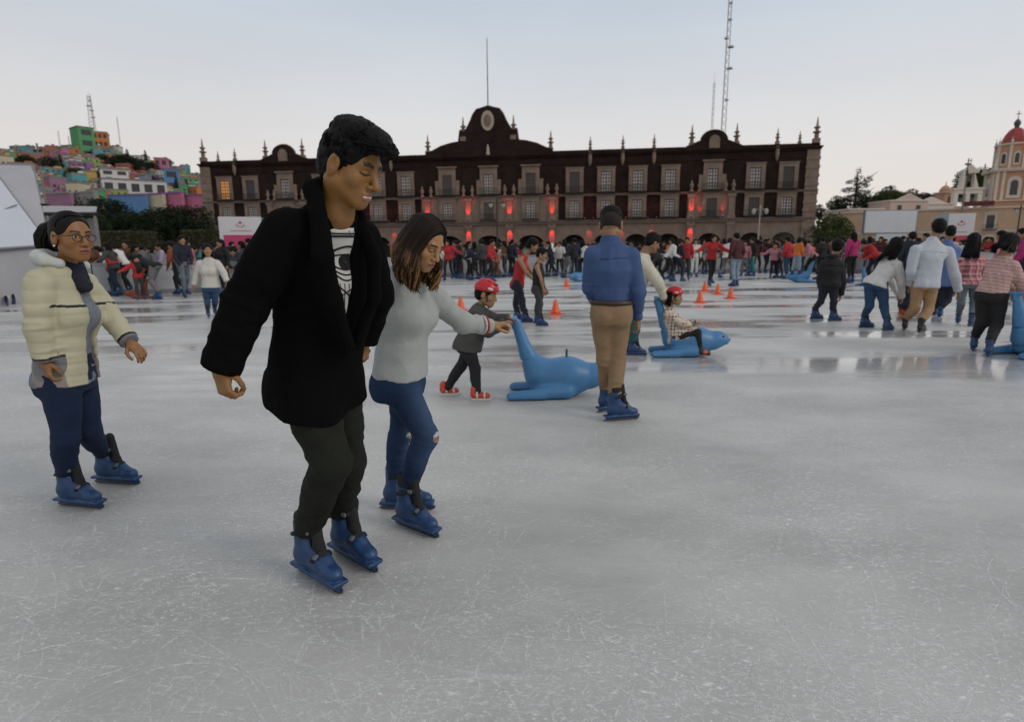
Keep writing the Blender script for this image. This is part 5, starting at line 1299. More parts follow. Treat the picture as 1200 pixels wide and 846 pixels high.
        return s, grid(w, z0, z1, 4, 6, off - .10), MB().box(-w, w, off - .052, off - .006, z0, z1), off
    def balcony(off):
        b = MB(); y = off - .78
        b.box(-1.45, 1.45, y - .05, off - .27, -.16, 0)
        for i in range(17): x = -1.4 + 2.8 * i / 16; b.box(x - .016, x + .016, y - .016, y + .016, .0, .85)
        b.box(-1.43, 1.43, y - .025, y + .025, .85, .9); b.box(-1.43, -1.38, y + .026, off - .27, .85, .9); b.box(1.38, 1.43, y + .026, off - .27, .85, .9)
        return b
    cache = {}
    r2 = np.random.default_rng(3)
    for lvl in (0, 1):
        for x in WX:
            cen = abs(x) < 8 or abs(abs(x) - 36) < .1
            kind = 'faced' if (lvl == 0 and cen) else ('tall' if (lvl == 1 and cen) else 'plain')
            z0, z1 = ((6.25, 9.0) if lvl == 0 else (10.35, 13.55))
            key = (kind, lvl)
            gm = GL_P if r2.random() < .72 else GL_D
            if lvl == 1 and x < -41: gm = GL_O if x < -46 else GL_D
            if lvl == 1 and x in (7.05,): gm = GL_D
            if key not in cache:
                s, g, p, off = proto(kind, z0, z1)
                so = s.build('window', STONE, P); go = g.build('frame', FRAME, so); po = p.build('pane', GL_P, so); bo = balcony(off).build('balcony', IRON, so); bo.location = (0, 0, z0 - .02)
                cache[key] = so; so.location.x = x
            else: so = copy_tree(cache[key], P); so.location = (x, 0, 0)
            for ch in so.children:
                if ch.name.startswith('pane'): recolour(ch, gm)
    # pilasters
    for x in (-10.6, -3.5, 3.5, 10.6, -39.1, -32.9, 32.9, 39.1):
        for (z0, z1) in ((0.0, 5.3), (5.93, 9.7)):
            m = MB(); m.box(x - .62, x + .62, -.42, -.112, z0, z0 + .5); m.box(x - .46, x + .46, -.36, -.112, z0 + .502, z1 - .5); m.box(x - .64, x + .64, -.46, -.112, z1 - .498, z1 - .01)
            m.build('pilaster', STONE, P)
    # urns on the upper ledge either side of the windows
    for c in (-36, -10.6, -3.5, 3.5, 10.6, 36):
        for dx in ((-2.6, 2.6) if abs(c) == 36 else (-.75, .75)):
            if abs(c) == 36:
                for d2 in (-.6, .6):
                    u = MB(); u.lathe([(.30, 0), (.30, .2), (.12, .35), (.30, .8), (.34, 1.0), (.14, 1.3), (.20, 1.5), (.02, 1.75)], (0, 0, 0), 10); o = u.build('urn', STONE, P, True); o.location = (c + dx + d2, -.45, 10.06)
            else:
                u = MB(); u.lathe([(.30, 0), (.30, .2), (.12, .35), (.30, .8), (.34, 1.0), (.14, 1.3), (.20, 1.5), (.02, 1.75)], (0, 0, 0), 10); o = u.build('urn', STONE, P, True); o.location = (c + dx, -.45, 10.06)
    # central gable
    def curve(pts, z0):  # closed outline from the given skyline
        return [(pts[0][0], z0)] + [(pts[-1][0], z0)] + list(reversed(pts))
    sky_ = [(-10.6, 17.3), (-9.6, 17.45), (-8.0, 18.2), (-6.2, 18.65), (-5.0, 18.8), (-4.75, 20.6), (-3.7, 20.7), (-3.0, 21.9), (-2.5, 23.0), (-1.9, 23.75), (-1.0, 23.95), (0, 24.25), (1.0, 23.95), (1.9, 23.75), (2.5, 23.0), (3.0, 21.9), (3.7, 20.7), (4.75, 20.6), (5.0, 18.8), (6.2, 18.65), (8.0, 18.2), (9.6, 17.45), (10.6, 17.3)]
    MB().prism(curve(sky_, 16.52), -.16, .75).build('gable', TEZ, P)
    m = MB()
    for (xa, za), (xb, zb) in zip(sky_[:-1], sky_[1:]): m.tube([(xa, .25, za), (xb, .25, zb)], [.16, .16], 6)
    m.build('gable_coping', STONE_D, P)
    el = [(1.05 * math.cos(t), 21.9 + 1.55 * math.sin(t)) for t in np.linspace(0, 2 * PI, 25)[:-1]]; cr = MB().prism(el, -.36, -.165).build('crest', M('pale_carved_stone', (.36, .32, .25), .85, .3, 3, .5, 12), P)
    m = MB(); m.prism([(.62 * math.cos(t), 21.9 + .95 * math.sin(t)) for t in np.linspace(0, 2 * PI, 19)[:-1]], -.44, -.362); m.box(-.2, .2, -.50, -.442, 21.2, 22.5); m.build('crest_relief', STONE, cr)
    st = MB(); st.lathe([(.34, 0), (.30, .25), (.22, .9), (.26, 1.15), (.10, 1.3), (.15, 1.48), (.02, 1.7)], (0, 0, 0), 10); o = st.build('statue', M('pale_carved_stone', (.36, .32, .25)), P, True); o.location = (0, -.40, 16.52)
    MB().tube([(0, .35, 24.0), (0, .35, 29), (0, .35, 34.5)], [.09, .075, .05], 8).build('flagpole', IRON, P)
    # pavilion gables
    for c in (-36, 36):
        sk = [(c - 4.2, 16.95), (c - 3.0, 17.4), (c - 2.3, 17.7)] + [(c + 2.05 * math.cos(t), 17.7 + 1.65 * math.sin(t)) for t in np.linspace(PI, 0, 11)] + [(c + 2.3, 17.7), (c + 3.0, 17.4), (c + 4.2, 16.95)]
        MB().prism(curve(sk, 16.52), -.16, .75).build('gable', TEZ, P)
        m = MB(); m.prism([(c - .8, 16.6), (c + .8, 16.6), (c + .8, 17.9), (c + .5, 18.4), (c, 18.6), (c - .5, 18.4), (c - .8, 17.9)], -.34, -.165).build('niche', STONE, P)
        mm = MB()
        for (xa, za), (xb, zb) in zip(sk[:-1], sk[1:]): mm.tube([(xa, .25, za), (xb, .25, zb)], [.14, .14], 6)
        mm.build('gable_coping', STONE_D, P)
    # pinnacles
    pin = MB(); pin.box(-.48, .48, -.48, .48, 0, .7); pin.lathe([(.34, .702), (.34, 1.5), (.62, 1.56), (.62, 1.72), (.28, 1.8), (.26, 2.2), (.50, 2.26), (.48, 2.4), (.18, 2.6), (.13, 3.2), (.05, 3.9)], (0, 0, 0), 10)
    po = pin.build('pinnacle', STONE, P); first = True
    for x, z, s in ((-51.2, 16.95, .98), (51.2, 16.95, .98), (-45.2, 16.95, .55), (45.5, 16.95, .62), (-39.4, 16.95, .85), (-32.6, 16.95, .85), (39.4, 16.95, .85), (32.6, 16.95, .85), (-26.8, 16.95, .55), (26.8, 16.95, .55), (-21.9, 16.95, .55), (21.9, 16.95, .55), (-16.7, 16.95, .55), (16.7, 16.95, .55),
                    (-10.3, 16.95, .82), (10.3, 16.95, .82), (-4.2, 18.9, .98), (4.2, 18.9, .98), (48.8, 16.95, .5), (-48.4, 16.95, .45)):
        o = po if first else po.copy()
        if not first: COL.objects.link(o); o.parent = P
        first = False; o.location = (x, .28, z); o.scale = (s, s, s)
    b = MB(); b.lathe([(.05, -1.2), (.22, -.8), (.30, -.2), (.30, .9), (.22, 1.0)], (0, 0, 0), 8); bo = b.build('gargoyle_bracket', STONE, P)
    for i, x in enumerate((-45.2, -26.8, -21.9, -16.7, 16.7, 21.9, 26.8, 45.5)):
        o = bo if i == 0 else bo.copy()
        if i: COL.objects.link(o); o.parent = P
        o.location = (x, -.2, 15.6)
palace_build()
# red flood lamps on the string course and at the foot of the spandrels
LAMP_RED = EM('red_lamp_glass', (1.0, .02, .02), 3.0)
def red_lamps():
    Rz = Matrix.Rotation(_pa, 4, 'Z'); T0 = Matrix.Translation(Vector(_pc)) @ Rz
    ups = [(-10.6, 1), (-3.5, 1.2), (3.5, 1.2), (10.6, 1.2), (32.9, 1.2), (34.3, .8), (37.8, .8)] + [(x + d, .35) for x in (-21.9, -16.7, 16.7, 21.9, 26.8) for d in (-.7, .7)]
    downs = [(-10.6, .5), (-3.5, 1), (3.5, 1), (10.6, 1), (32.9, 1.2)] + [(x, .8) for x in (-21.9, -16.7, 16.7, 21.9, 26.8)]
    mb = MB(); mb.lathe([(.10, -.16), (.13, -.14), (.13, .10), (.11, .12)], (0, 0, 0), 10)
    first = None
    for up, lst in ((1, ups), (0, downs)):
        for x, e in lst:
            pil = min(abs(x - q) for q in (-10.6, -3.5, 3.5, 10.6, 32.9)) < .1
            y = -.95 if pil else -.62; z = 6.12 if up else 5.10
            if first is None:
                o = empty('flood_lamp', (0, 0, 0)); h = mb.build('housing', IRON, o); g = MB().lathe([(.095, .122), (.095, .135)], (0, 0, 0), 10).build('lamp_glass', LAMP_RED, o); first = o
            else: o = copy_tree(first)
            o.matrix_world = T0 @ Matrix.Translation((x, y, z)) @ Matrix.Rotation(0 if up else PI, 4, 'X')
            tag(o, 'small red flood lamp lighting the palace pilasters and spandrels from the string course', 'lamp', 'red flood lamps along the palace string course')
            ld = bpy.data.lights.new('red_spot', 'SPOT'); ld.energy = (620 if pil else 260) * e; ld.color = (1, .022, .015); ld.spot_size = R(50); ld.spot_blend = .8; ld.shadow_soft_size = .06
            lo = bpy.data.objects.new('red_spot', ld); COL.objects.link(lo)
            p = T0 @ Vector((x, y, z + (.2 if up else -.2))); q = T0 @ Vector((x, y + .55, z + (2.2 if up else -1.6))); lo.location = p; lo.rotation_euler = (q - p).to_track_quat('-Z', 'Y').to_euler(); lo.parent = o; lo.matrix_parent_inverse = o.matrix_world.inverted()
red_lamps()
# ================================================================== GROUND, HILLS, TOWN, CHURCH, TREES, RINK EDGE
GROUND = M('plaza_stone', (.20, .19, .185), .85, .2, .35, .2, 4)
MB().add([(-1500, -200, -.10), (1500, -200, -.10), (1500, 2500, -.10), (-1500, 2500, -.10)], [(0, 1, 2, 3)]).build('ground', GROUND)['kind'] = 'structure'
def gp(x, y): p = at_z(x, y); return (p[0], p[1])
_edge = [gp(-120, 352), gp(110, 347), gp(300, 341), gp(420, 333), gp(510, 324), gp(760, 320), gp(960, 318), gp(1060, 322), gp(1320, 322)]
_poly = [(-14, -5), (16, -5)] + [(18, 12)] + list(reversed(_edge)) + [(-14, 8)]
def ice_slab():
    m = MB(); n = len(_poly); V = [(x, y, 0) for x, y in _poly] + [(x, y, -.11) for x, y in _poly]
    m.add(V, [tuple(range(n))] + [(i, i + n, (i + 1) % n + n, (i + 1) % n) for i in range(n)])
    o = m.build('ice_rink_surface', ICE); o['kind'] = 'structure'
ice_slab()

# ---- hills
RIDGE = [(-400, 172), (-150, 160), (0, 172), (60, 178), (100, 176), (150, 181), (200, 194), (240, 207), (300, 240), (420, 272), (600, 284), (860, 284), (960, 268), (1000, 256), (1050, 251), (1100, 250), (1160, 243), (1250, 238), (1400, 240), (1700, 250)]
def hill_z(X, Y):
    X = np.asarray(X, float); Y = np.asarray(Y, float); d = np.hypot(X, Y); az = np.arctan2(X, Y)
    rx = np.array([math.atan2(ray(x, 290)[0], ray(x, 290)[1]) for x, y in RIDGE]); e = np.array([(ray(x, y)[2]) / math.hypot(ray(x, y)[0], ray(x, y)[1]) for x, y in RIDGE])
    te = np.interp(az, rx, e); dr = 330.0; d0 = np.where(az < 0, 128.0, 165.0)
    t = np.clip((d - d0) / (dr - d0), 0, 1); h = np.maximum(te * dr + 1.4, 0) * (t ** 0.92)
    back = np.clip((d - dr) / 260, 0, 1); h = h * (1 - .8 * back * back * (3 - 2 * back))
    P = np.stack([X / 23, Y / 23, X * 0], -1).reshape(-1, 3); h = h + (vnoise(P, 3).reshape(h.shape) * .9) * np.clip(t * 3, 0, 1)
    return h - .2
def hills():
    az = np.linspace(-1.25, 1.25, 180); d = np.concatenate([np.linspace(125, 340, 44), np.linspace(355, 640, 14)])
    A, Dd = np.meshgrid(az, d, indexing='ij'); X = Dd * np.sin(A); Y = Dd * np.cos(A); Z = hill_z(X, Y)
    V = np.stack([X, Y, Z], -1).reshape(-1, 3); n, k = A.shape; i, j = np.meshgrid(np.arange(n - 1), np.arange(k - 1), indexing='ij'); i = i.ravel(); j = j.ravel()
    F = np.stack([i * k + j, i * k + j + 1, (i + 1) * k + j + 1, (i + 1) * k + j], 1)
    o = link_mesh('hills', mesh_np('hills', V, F[:, ::-1]), M('scrub_hillside', (.075, .070, .040), .95, .35, .08, .3, .6, detail=8)); o['kind'] = 'structure'
hills()
def on_hill(px, py):
    d = ray(px, py); d = d / math.hypot(d[0], d[1])
    for t in np.arange(130, 336, 1.5):
        p = CAMP + d * t
        if p[2] <= hill_z(p[0], p[1]): return p
    return None

# ---- painted town
PAL = {'orange': (.50, .19, .05), 'green': (.09, .30, .13), 'pink': (.46, .15, .25), 'mauve': (.30, .15, .24), 'teal': (.10, .30, .32), 'blue': (.10, .22, .42), 'red': (.38, .07, .05), 'cream': (.50, .45, .33), 'white': (.55, .55, .54), 'yellow': (.52, .36, .09), 'lime': (.25, .36, .09), 'violet': (.23, .11, .28), 'terracotta': (.33, .13, .08), 'grey': (.26, .25, .25)}
HMAT = {k: M('painted_wall_' + k, tuple(.92 * np.array(v)), .9, .16, .5, .2, 3) for k, v in PAL.items()}
DARKW = M('house_window_dark', (.025, .025, .03), .3); ROOFM = M('house_roof_slab', (.20, .17, .16), .9, .3, .6)
def house_proto(kind):
    r = empty('painted_house', (0, 0, 0)); w, d, h = ((3.6, 4, 5.4), (4.4, 4, 3.2), (3.0, 4, 7.6), (5.4, 4, 5.6))[kind]
    MB().box(-w, w, 0, 2 * d, -6, h).build('wall', HMAT['orange'], r)
    m = MB(); m.box(-w - .12, w + .12, -.12, 2 * d + .12, h + .002, h + .22); m.box(-w, w, 0, .2, h + .222, h + .8); m.box(-w, -w + .2, .202, 2 * d, h + .222, h + .8); m.box(w - .2, w, .202, 2 * d, h + .222, h + .8); m.build('roof', ROOFM, r)
    if kind != 1:
        MB().box(w * .2, w * .75, 2.5, 4.3, h + .222, h + 2.0).build('roof_hut', HMAT['cream'], r)
    MB().lathe([(.55, 0), (.62, .1), (.62, 1.0), (.3, 1.25)], (-w * .5, 3, h + .222), 10).build('water_tank', M('water_tank_black', (.03, .03, .032), .5), r)
    k = 0; rows = max(1, int(h // 2.6))
    for fl in range(rows):
        z = .9 + fl * 2.6; n = (2, 3, 2, 4)[kind]
        for i in range(n):
            x = -w + 2 * w * (i + .5) / n; door = (fl == 0 and i == 0)
            q = MB(); q.box(x - .5, x + .5, -.04, -.003, (z - .9) if door else z, z + 1.25); o = q.build('door' if door else 'window', DARKW, r)
    if kind == 3: MB().box(-w, w, -1.1, -.05, 2.75, 2.9).box(-w, w, -1.1, -1.02, 2.902, 3.6).build('balcony', HMAT['white'], r)
    return r
HP = [house_proto(k) for k in range(4)]
N_H = [0]
def town():
    g = np.random.default_rng(21); used = [0] * 4
    names = list(PAL)
    def zone(x, y):      # colour drifts over the slope in broad painted swathes
        n = vnoise(np.array([[x / 26.0, y / 15.0, 0.3]]), 8)[0]; m = vnoise(np.array([[x / 17.0 + 9, y / 11.0, 1.3]]), 9)[0]
        if y < 175 and x < 60: c = ['orange', 'orange', 'terracotta', 'red', 'lime', 'orange']
        elif x > 85 and x < 125 and y < 190: c = ['green', 'green', 'orange', 'teal']
        elif y < 195 and x < 85: c = ['red', 'mauve', 'blue', 'pink', 'terracotta', 'teal', 'orange', 'green']
        elif y > 222 and x < 110: c = ['mauve', 'violet', 'grey', 'cream']
        elif y > 205 and x < 110: c = ['orange', 'cream', 'lime', 'green', 'yellow', 'teal']
        elif x > 165: c = ['orange', 'pink', 'lime', 'teal', 'blue', 'yellow', 'green', 'violet', 'white', 'green', 'orange']
        else: c = ['pink', 'green', 'orange', 'yellow', 'red', 'white', 'lime', 'teal', 'violet', 'cream', 'orange', 'green']
        k = int((n * .5 + .5) * len(c) * 1.3 + m * 1.5 + g.random() * 1.6) % len(c); return c[k]
    spots = []
    for y in (244, 238, 233, 228, 223, 218, 213, 208, 203, 198, 194, 190, 186, 183, 180):
        x = -8 + g.random() * 8
        while x < 246:
            if not (x < 42 and y > 206) and not (x > 120 and y > 231): spots.append((x + g.normal() * 2, y + g.normal() * 1.4))
            x += 7.6 + 4.6 * g.random()
    lab = {}
    for x, y in spots:
        p = on_hill(x, y)
        if p is None: continue
        k = int(g.choice([0, 0, 1, 1, 2, 3])); c = zone(x, y)
        N_H[0] += 1
        if N_H[0] > 295: continue
        first = used[k] == 0; used[k] += 1
        o = HP[k] if first else copy_tree(HP[k])
        o.location = (p[0], p[1], p[2] - .3); s = .38 + .20 * g.random(); o.scale = (s * (.85 + .4 * g.random()), s, s * (.8 + .35 * g.random())); o.rotation_euler = (0, 0, -math.atan2(p[0], p[1]) + g.normal() * .38)
        c2 = names[int(g.integers(len(names)))]
        for ch in o.children:
            if ch.name.startswith('wall'): recolour(ch, HMAT[c])
            if ch.name.startswith('roof_hut'): recolour(ch, HMAT[c2])
        size = ('two storey', 'low wide', 'tall narrow', 'broad balconied')[k]
        ht = 'near the top' if y < 190 else ('halfway up' if y < 215 else 'at the foot'); sd = 'above the white tent' if x < 60 else ('below the hilltop mast' if x < 130 else 'beside the palace corner' if x > 190 else 'behind the dark trees')
        tag(o, f'{size} {c} painted house {ht} of the hillside {sd}', 'house', f'{size} {c} painted houses {ht} of the hillside {sd}')
    # landmark blocks
    def block(px, py, wpx, hpx, col, label, rz=0.0, nwin=3, nfl=2, wincol=None):
        p = on_hill(px, py)
        if p is None: return
        d = math.hypot(p[0], p[1]); mpp = d / 690; w = wpx * mpp / 2 * .86; h = hpx * mpp
        r = empty('hill_building', p - np.array((0, 0, .4)), -math.atan2(p[0], p[1]) + rz, label, 'building', 'landmark buildings of the painted hillside')
        MB().box(-w, w, 0, 8, -5, h).build('wall', HMAT[col], r); MB().box(-w - .2, w + .2, -.2, 8.2, h + .002, h + .35).build('roof', ROOFM, r)
        for f in range(nfl):
            for i in range(nwin):
                x = -w + 2 * w * (i + .5) / nwin; z = h * (f + .3) / nfl; o = MB().box(x - w / nwin * .62, x + w / nwin * .62, -.05, -.004, z, z + h / nfl * .5).build('window', wincol or DARKW, r)
    block(105, 186, 15, 28, 'green', 'tall plain green tower block with blank sloping wall on the hilltop', .35, 1, 3)
    block(120, 182, 13, 21, 'orange', 'orange block with dark windows right of the green tower', -.1, 3, 3)
    block(137, 223, 26, 20, 'white', 'white building with three rows of long windows in mid slope', .1, 2, 3)
    block(160, 229, 62, 15, 'white', 'long white school building with big windows above the painted wall', .12, 5, 1)
    block(22, 174, 30, 14, 'orange', 'wide orange building with a flat dark roof at the top left of the hill', .2, 3, 2)
    block(190, 206, 13, 17, 'pink', 'pink block high on the right of the hill', -.1, 2, 2)
    block(203, 224, 16, 22, 'blue', 'bright blue house with white edges among cypress trees', .0, 1, 2)
    # painted retaining wall at the foot, one broad panel per colour
    for x0, x1, y, c, h in ((56, 84, 243, 'mauve', 14), (84, 112, 243, 'grey', 15), (128, 172, 246, 'blue', 15), (170, 192, 247, 'cream', 17), (192, 214, 247, 'pink', 18), (214, 242, 246, 'pink', 15)):
        a = at_y(x0, y, 128); b = at_y(x1, y, 126); d = math.atan2(b[1] - a[1], b[0] - a[0]); L_ = math.hypot(b[0] - a[0], b[1] - a[1]); mpp = 128 / 690
        r = empty('painted_wall', a, d, f'{c} painted retaining wall panel about {int(x0)} steps along the foot of the hill' if 0 else {56: 'mauve painted wall above the tent roof', 84: 'grey lilac painted wall beside the dark tree', 128: 'blue panel of the painted wall over the dark trees', 170: 'cream panel of the painted wall between blue and pink', 192: 'deep pink panel of the painted wall right of the cream one', 214: 'pink panel of the painted wall touching the palace corner'}[x0], 'wall', 'painted wall panels at the foot of the hill')
        MB().box(0, L_ - .02, 0, .8, -6, h * mpp).build('wall_panel', HMAT[c], r); MB().box(-.05, L_ + .03, -.12, .9, h * mpp + .002, h * mpp + .3).build('coping', HMAT['violet' if x0 > 120 else 'grey'], r)
town()

# ---- trees
def leaf_mesh(name, lobes, n, size, seed, flat=.6):
    g = np.random.default_rng(seed); V = []; tot = sum(r[0] * r[1] * r[2] for c, r in lobes)
    Cs = []
    for c, r in lobes:
        k = int(n * r[0] * r[1] * r[2] / tot); q = g.normal(size=(k, 3)); q /= np.linalg.norm(q, axis=1, keepdims=True); rad = (.35 + .65 * g.random(k) ** .45); q = q * rad[:, None]
        q = q * (1 + .22 * vnoise(q * 2.2 + 5, seed))[:, None]; Cs.append(np.array(c) + q * np.array(r))
    C = np.concatenate(Cs); k = len(C)
    keep = vnoise(C * (1.1 / max(size * 3, .2)), seed + 3) > -.28; C = C[keep]; k = len(C)
    a = g.normal(size=(k, 3)); a /= np.linalg.norm(a, axis=1, keepdims=True); b = np.cross(a, g.normal(size=(k, 3))); b /= np.linalg.norm(b, axis=1, keepdims=True)
    s = size * (.6 + .8 * g.random(k))[:, None]
    V = np.stack([C - a * s, C + b * s * flat * .5 + a * s * .1, C + a * s, C - b * s * flat * .5 + a * s * .1], 1).reshape(-1, 3)
    return mesh_np(name, V, np.arange(4 * k).reshape(-1, 4), False)
LEAF_D = M('leaf_dark', (.016, .026, .012), .8, .4, .8, spec=.15); LEAF_G = M('leaf_green', (.045, .062, .018), .8, .4, .8, spec=.15); LEAF_C = M('conifer_needles', (.022, .030, .022), .85, .4, 1, spec=.15); BARK = M('bark', (.06, .045, .035), .9, .3, 4, .5, 20)
HEDGE_M = M('clipped_hedge', (.040, .042, .016), .85, .4, 2, .6, 14)
TM = {}
TM['round'] = leaf_mesh('crown', [((0, 0, 4.2), (2.7, 2.7, 2.3)), ((1.3, .3, 3.4), (1.8, 1.8, 1.7)), ((-1.4, -.4, 3.3), (1.9, 1.8, 1.7)), ((.2, -1.1, 5.4), (1.5, 1.5, 1.2)), ((-.8, .9, 5.2), (1.4, 1.4, 1.3))], 9000, .17, 1)
TM['bush'] = leaf_mesh('crown', [((0, 0, 2.2), (2.4, 2.2, 2.0)), ((1.2, .2, 2.0), (1.5, 1.5, 1.4)), ((-1.3, 0, 1.9), (1.5, 1.5, 1.3)), ((.1, 0, 3.5), (1.3, 1.3, 1.0))], 6500, .16, 2)
TM['column'] = leaf_mesh('crown', [((0, 0, 1.6), (.8, .8, 1.5)), ((0, 0, 3.2), (.75, .75, 1.6)), ((0, 0, 4.9), (.5, .5, 1.4)), ((0, 0, 6.2), (.25, .25, .8))], 3200, .15, 3)
TM['conifer'] = leaf_mesh('crown', [((.0, 0, 11.2), (.5, .5, 1.1)), ((.2, 0, 9.9), (.8, .8, .9)), ((1.9, 0, 9.4), (.9, .8, .8)), ((-.9, 0, 8.9), (1.4, .9, .6)), ((1.0, .3, 8.2), (1.5, 1.2, .7)), ((-1.3, 0, 7.2), (1.7, 1.2, .7)), ((1.2, 0, 6.6), (1.7, 1.3, .7)), ((-.2, 0, 5.4), (2.4, 1.6, 1.0)), ((-2.4, 0, 4.6), (1.6, 1.3, 1.0)), ((1.9, 0, 4.6), (1.5, 1.3, .9)), ((-.4, 0, 3.4), (3.4, 2, 1.2)), ((-3.4, 0, 2.6), (1.8, 1.5, 1.1))], 9500, .19, 4)
TM['loose'] = leaf_mesh('crown', [((0, 0, 4.6), (1.9, 1.9, 1.5)), ((1.5, 0, 3.7), (1.4, 1.4, 1.1)), ((-1.6, .2, 3.8), (1.5, 1.4, 1.1)), ((.3, 0, 6.0), (1.1, 1.1, .9))], 3600, .20, 5)
def trunk_mb(h, r, g, n=4):
    m = MB(); top = Vector((g.normal() * .15, g.normal() * .15, h)); m.tube([(0, 0, -.3), (g.normal() * .05, g.normal() * .05, h * .4), tuple(top)], [r * 1.25, r * .85, r * .35], 8)
    for i in range(n):
        a = g.random() * 6.28; z = h * (.45 + .4 * i / n); L = h * .32; p = Vector((0, 0, z)); m.tube([p, p + Vector((math.cos(a) * L * .5, math.sin(a) * L * .5, L * .4)), p + Vector((math.cos(a) * L, math.sin(a) * L, L * .8))], [r * .45, r * .3, r * .1], 5)
    return m
TG = np.random.default_rng(6)
TRK = {k: None for k in TM}
def tree(kind, loc, s, mat, label, group=None, rz=None, sx=1.0):
    r = empty('tree' if kind not in ('bush',) else 'shrub_tree', loc, TG.random() * 6.28 if rz is None else rz, label, 'tree', group); r.scale = (s * sx, s * sx, s)
    o = link_mesh('crown', TM[kind], None, r)
    if not len(TM[kind].materials): TM[kind].materials.append(mat)
    recolour(o, mat)
    h = {'round': 4.0, 'bush': 1.6, 'column': 4.5, 'conifer': 11.0, 'loose': 4.6}[kind]
    if TRK[kind] is None: TRK[kind] = trunk_mb(h, .20 if kind != 'conifer' else .32, TG).build('trunk', BARK, r)
    else: q = TRK[kind].copy(); COL.objects.link(q); q.parent = r
    return r
def px_tree(kind, px, py_base, D, htop_px, mat, label, group=None, sx=1.0, rz=None):
    b = at_y(px, py_base, D); t = at_y(px, htop_px, D); hgt = {'round': 6.6, 'bush': 4.5, 'column': 7.0, 'conifer': 12.3, 'loose': 6.8}[kind]
    return tree(kind, (b[0], b[1], b[2]), (t[2] - b[2]) / hgt, mat, label, group, rz, sx)
for i, (x, yt, D, lb) in enumerate(((128, 231, 52, 'dark round tree left of the clipped hedges, under the blue wall'), (106, 250, 47, 'smaller dark tree just right of the tent roof'), (160, 248, 50, 'low dark tree between the two big ones'), (196, 243, 52, 'wide dark tree in front of the pink wall'), (226, 240, 54, 'dark tree touching the palace corner'))):
    px_tree('round', x, 303, D, yt, LEAF_D, lb, 'dark trees in the square', sx=1.25)
def hedge(px0, px1, y0, y1, D, label):
    a = at_y(px0, y1, D); b = at_y(px1, y0, D); r = empty('clipped_hedge', ((a[0] + b[0]) / 2, D, -.1), 0, label, 'hedge', 'clipped hedge blocks in the square'); w = (b[0] - a[0]) / 2; h = b[2] + .1; bt = max(a[2], .1)
    g = np.random.default_rng(int(px0)); n = 5000
    f = g.integers(0, 3, n); q = g.random((n, 3)); q = q * (2 * w, 1.6, h - bt) + (-w, -.8, bt)
    q[f == 0, 1] = -.8; q[f == 1, 2] = h; s = g.random(n) < .5; q[f == 2, 0] = np.where(s, -w, w)[f == 2]
    q += g.normal(size=q.shape) * .03; a_ = g.normal(size=(n, 3)); a_ /= np.linalg.norm(a_, axis=1, keepdims=True); b_ = np.cross(a_, g.normal(size=(n, 3))); b_ /= np.linalg.norm(b_, axis=1, keepdims=True); sz = .09
    V = np.stack([q - a_ * sz, q + b_ * sz * .5, q + a_ * sz, q - b_ * sz * .5], 1).reshape(-1, 3); link_mesh('foliage', mesh_np('foliage', V, np.arange(4 * n).reshape(-1, 4), False), HEDGE_M, r)
    MB().box(-w + .06, w - .06, -.74, .74, bt + .05, h - .06).build('inner_foliage', HEDGE_M, r)
    m = MB()
    for x in (-w * .6, 0, w * .6): m.bar((x, 0, 0), (x, 0, bt + .2), .09)
    m.build('stem', BARK, r)
hedge(128, 176, 272, 309, 42, 'square clipped hedge block in front of the dark trees'); hedge(222, 256, 271, 303, 44, 'clipped hedge block beside the pink and teal kiosk'); hedge(190, 214, 285, 310, 46, 'low clipped hedge between the two taller blocks')
for x, yb, yt in ((181, 224, 203), (208, 228, 204), (220, 228, 208), (73, 204, 178), (151, 196, 172), (172, 195, 174)):
    p = on_hill(x, yb)
    if p is not None: d = p[1]; px_tree('column', x, yb, d, yt, LEAF_D, 'narrow dark cypress standing between painted houses', 'cypress trees on the painted hillside')
for x, yb, s in ((140, 200, 6), (148, 202, 7), (163, 203, 6), (120, 195, 5), (178, 203, 5), (60, 200, 5), (194, 196, 5), (228, 206, 6), (215, 198, 6), (32, 198, 5), (90, 214, 5)):
    p = on_hill(x, yb)
    if p is not None: tree('bush', (p[0], p[1], p[2] - .5), s * .22, LEAF_D, 'dark bushy tree among the painted houses', 'bushy trees on the painted hillside', sx=1.4)
# right hand trees
px_tree('conifer', 1000, 262, 150, 195, LEAF_C, 'tall ragged dark conifer behind the white screen', None, 1.15, rz=0)
px_tree('bush', 972, 296, 78, 249, LEAF_G, 'dense green tree at the right corner of the palace', None, 1.15)
for i, (x, yb, yt, D, k) in enumerate(((958, 270, 246, 200, 'loose'), (978, 262, 236, 190, 'loose'), (1022, 258, 234, 190, 'round'), (1040, 256, 224, 185, 'loose'), (1046, 258, 230, 180, 'round'), (1064, 254, 228, 190, 'loose'), (1078, 252, 232, 200, 'round'), (1112, 248, 226, 200, 'loose'), (1142, 246, 202, 190, 'round'), (1150, 250, 206, 195, 'round'), (1158, 248, 216, 200, 'loose'), (1031, 258, 230, 180, 'loose'), (1090, 252, 233, 210, 'round'), (1200, 246, 214, 190, 'round'))):
    px_tree(k, x, yb, D, yt - 6, LEAF_G if i % 3 else LEAF_C, ['loose olive tree on the ridge behind the church square', 'dark rounded tree on the ridge behind the church square'][k == 'round'], ['loose ridge trees right of the palace', 'rounded ridge trees right of the palace'][k == 'round'], 1.3)

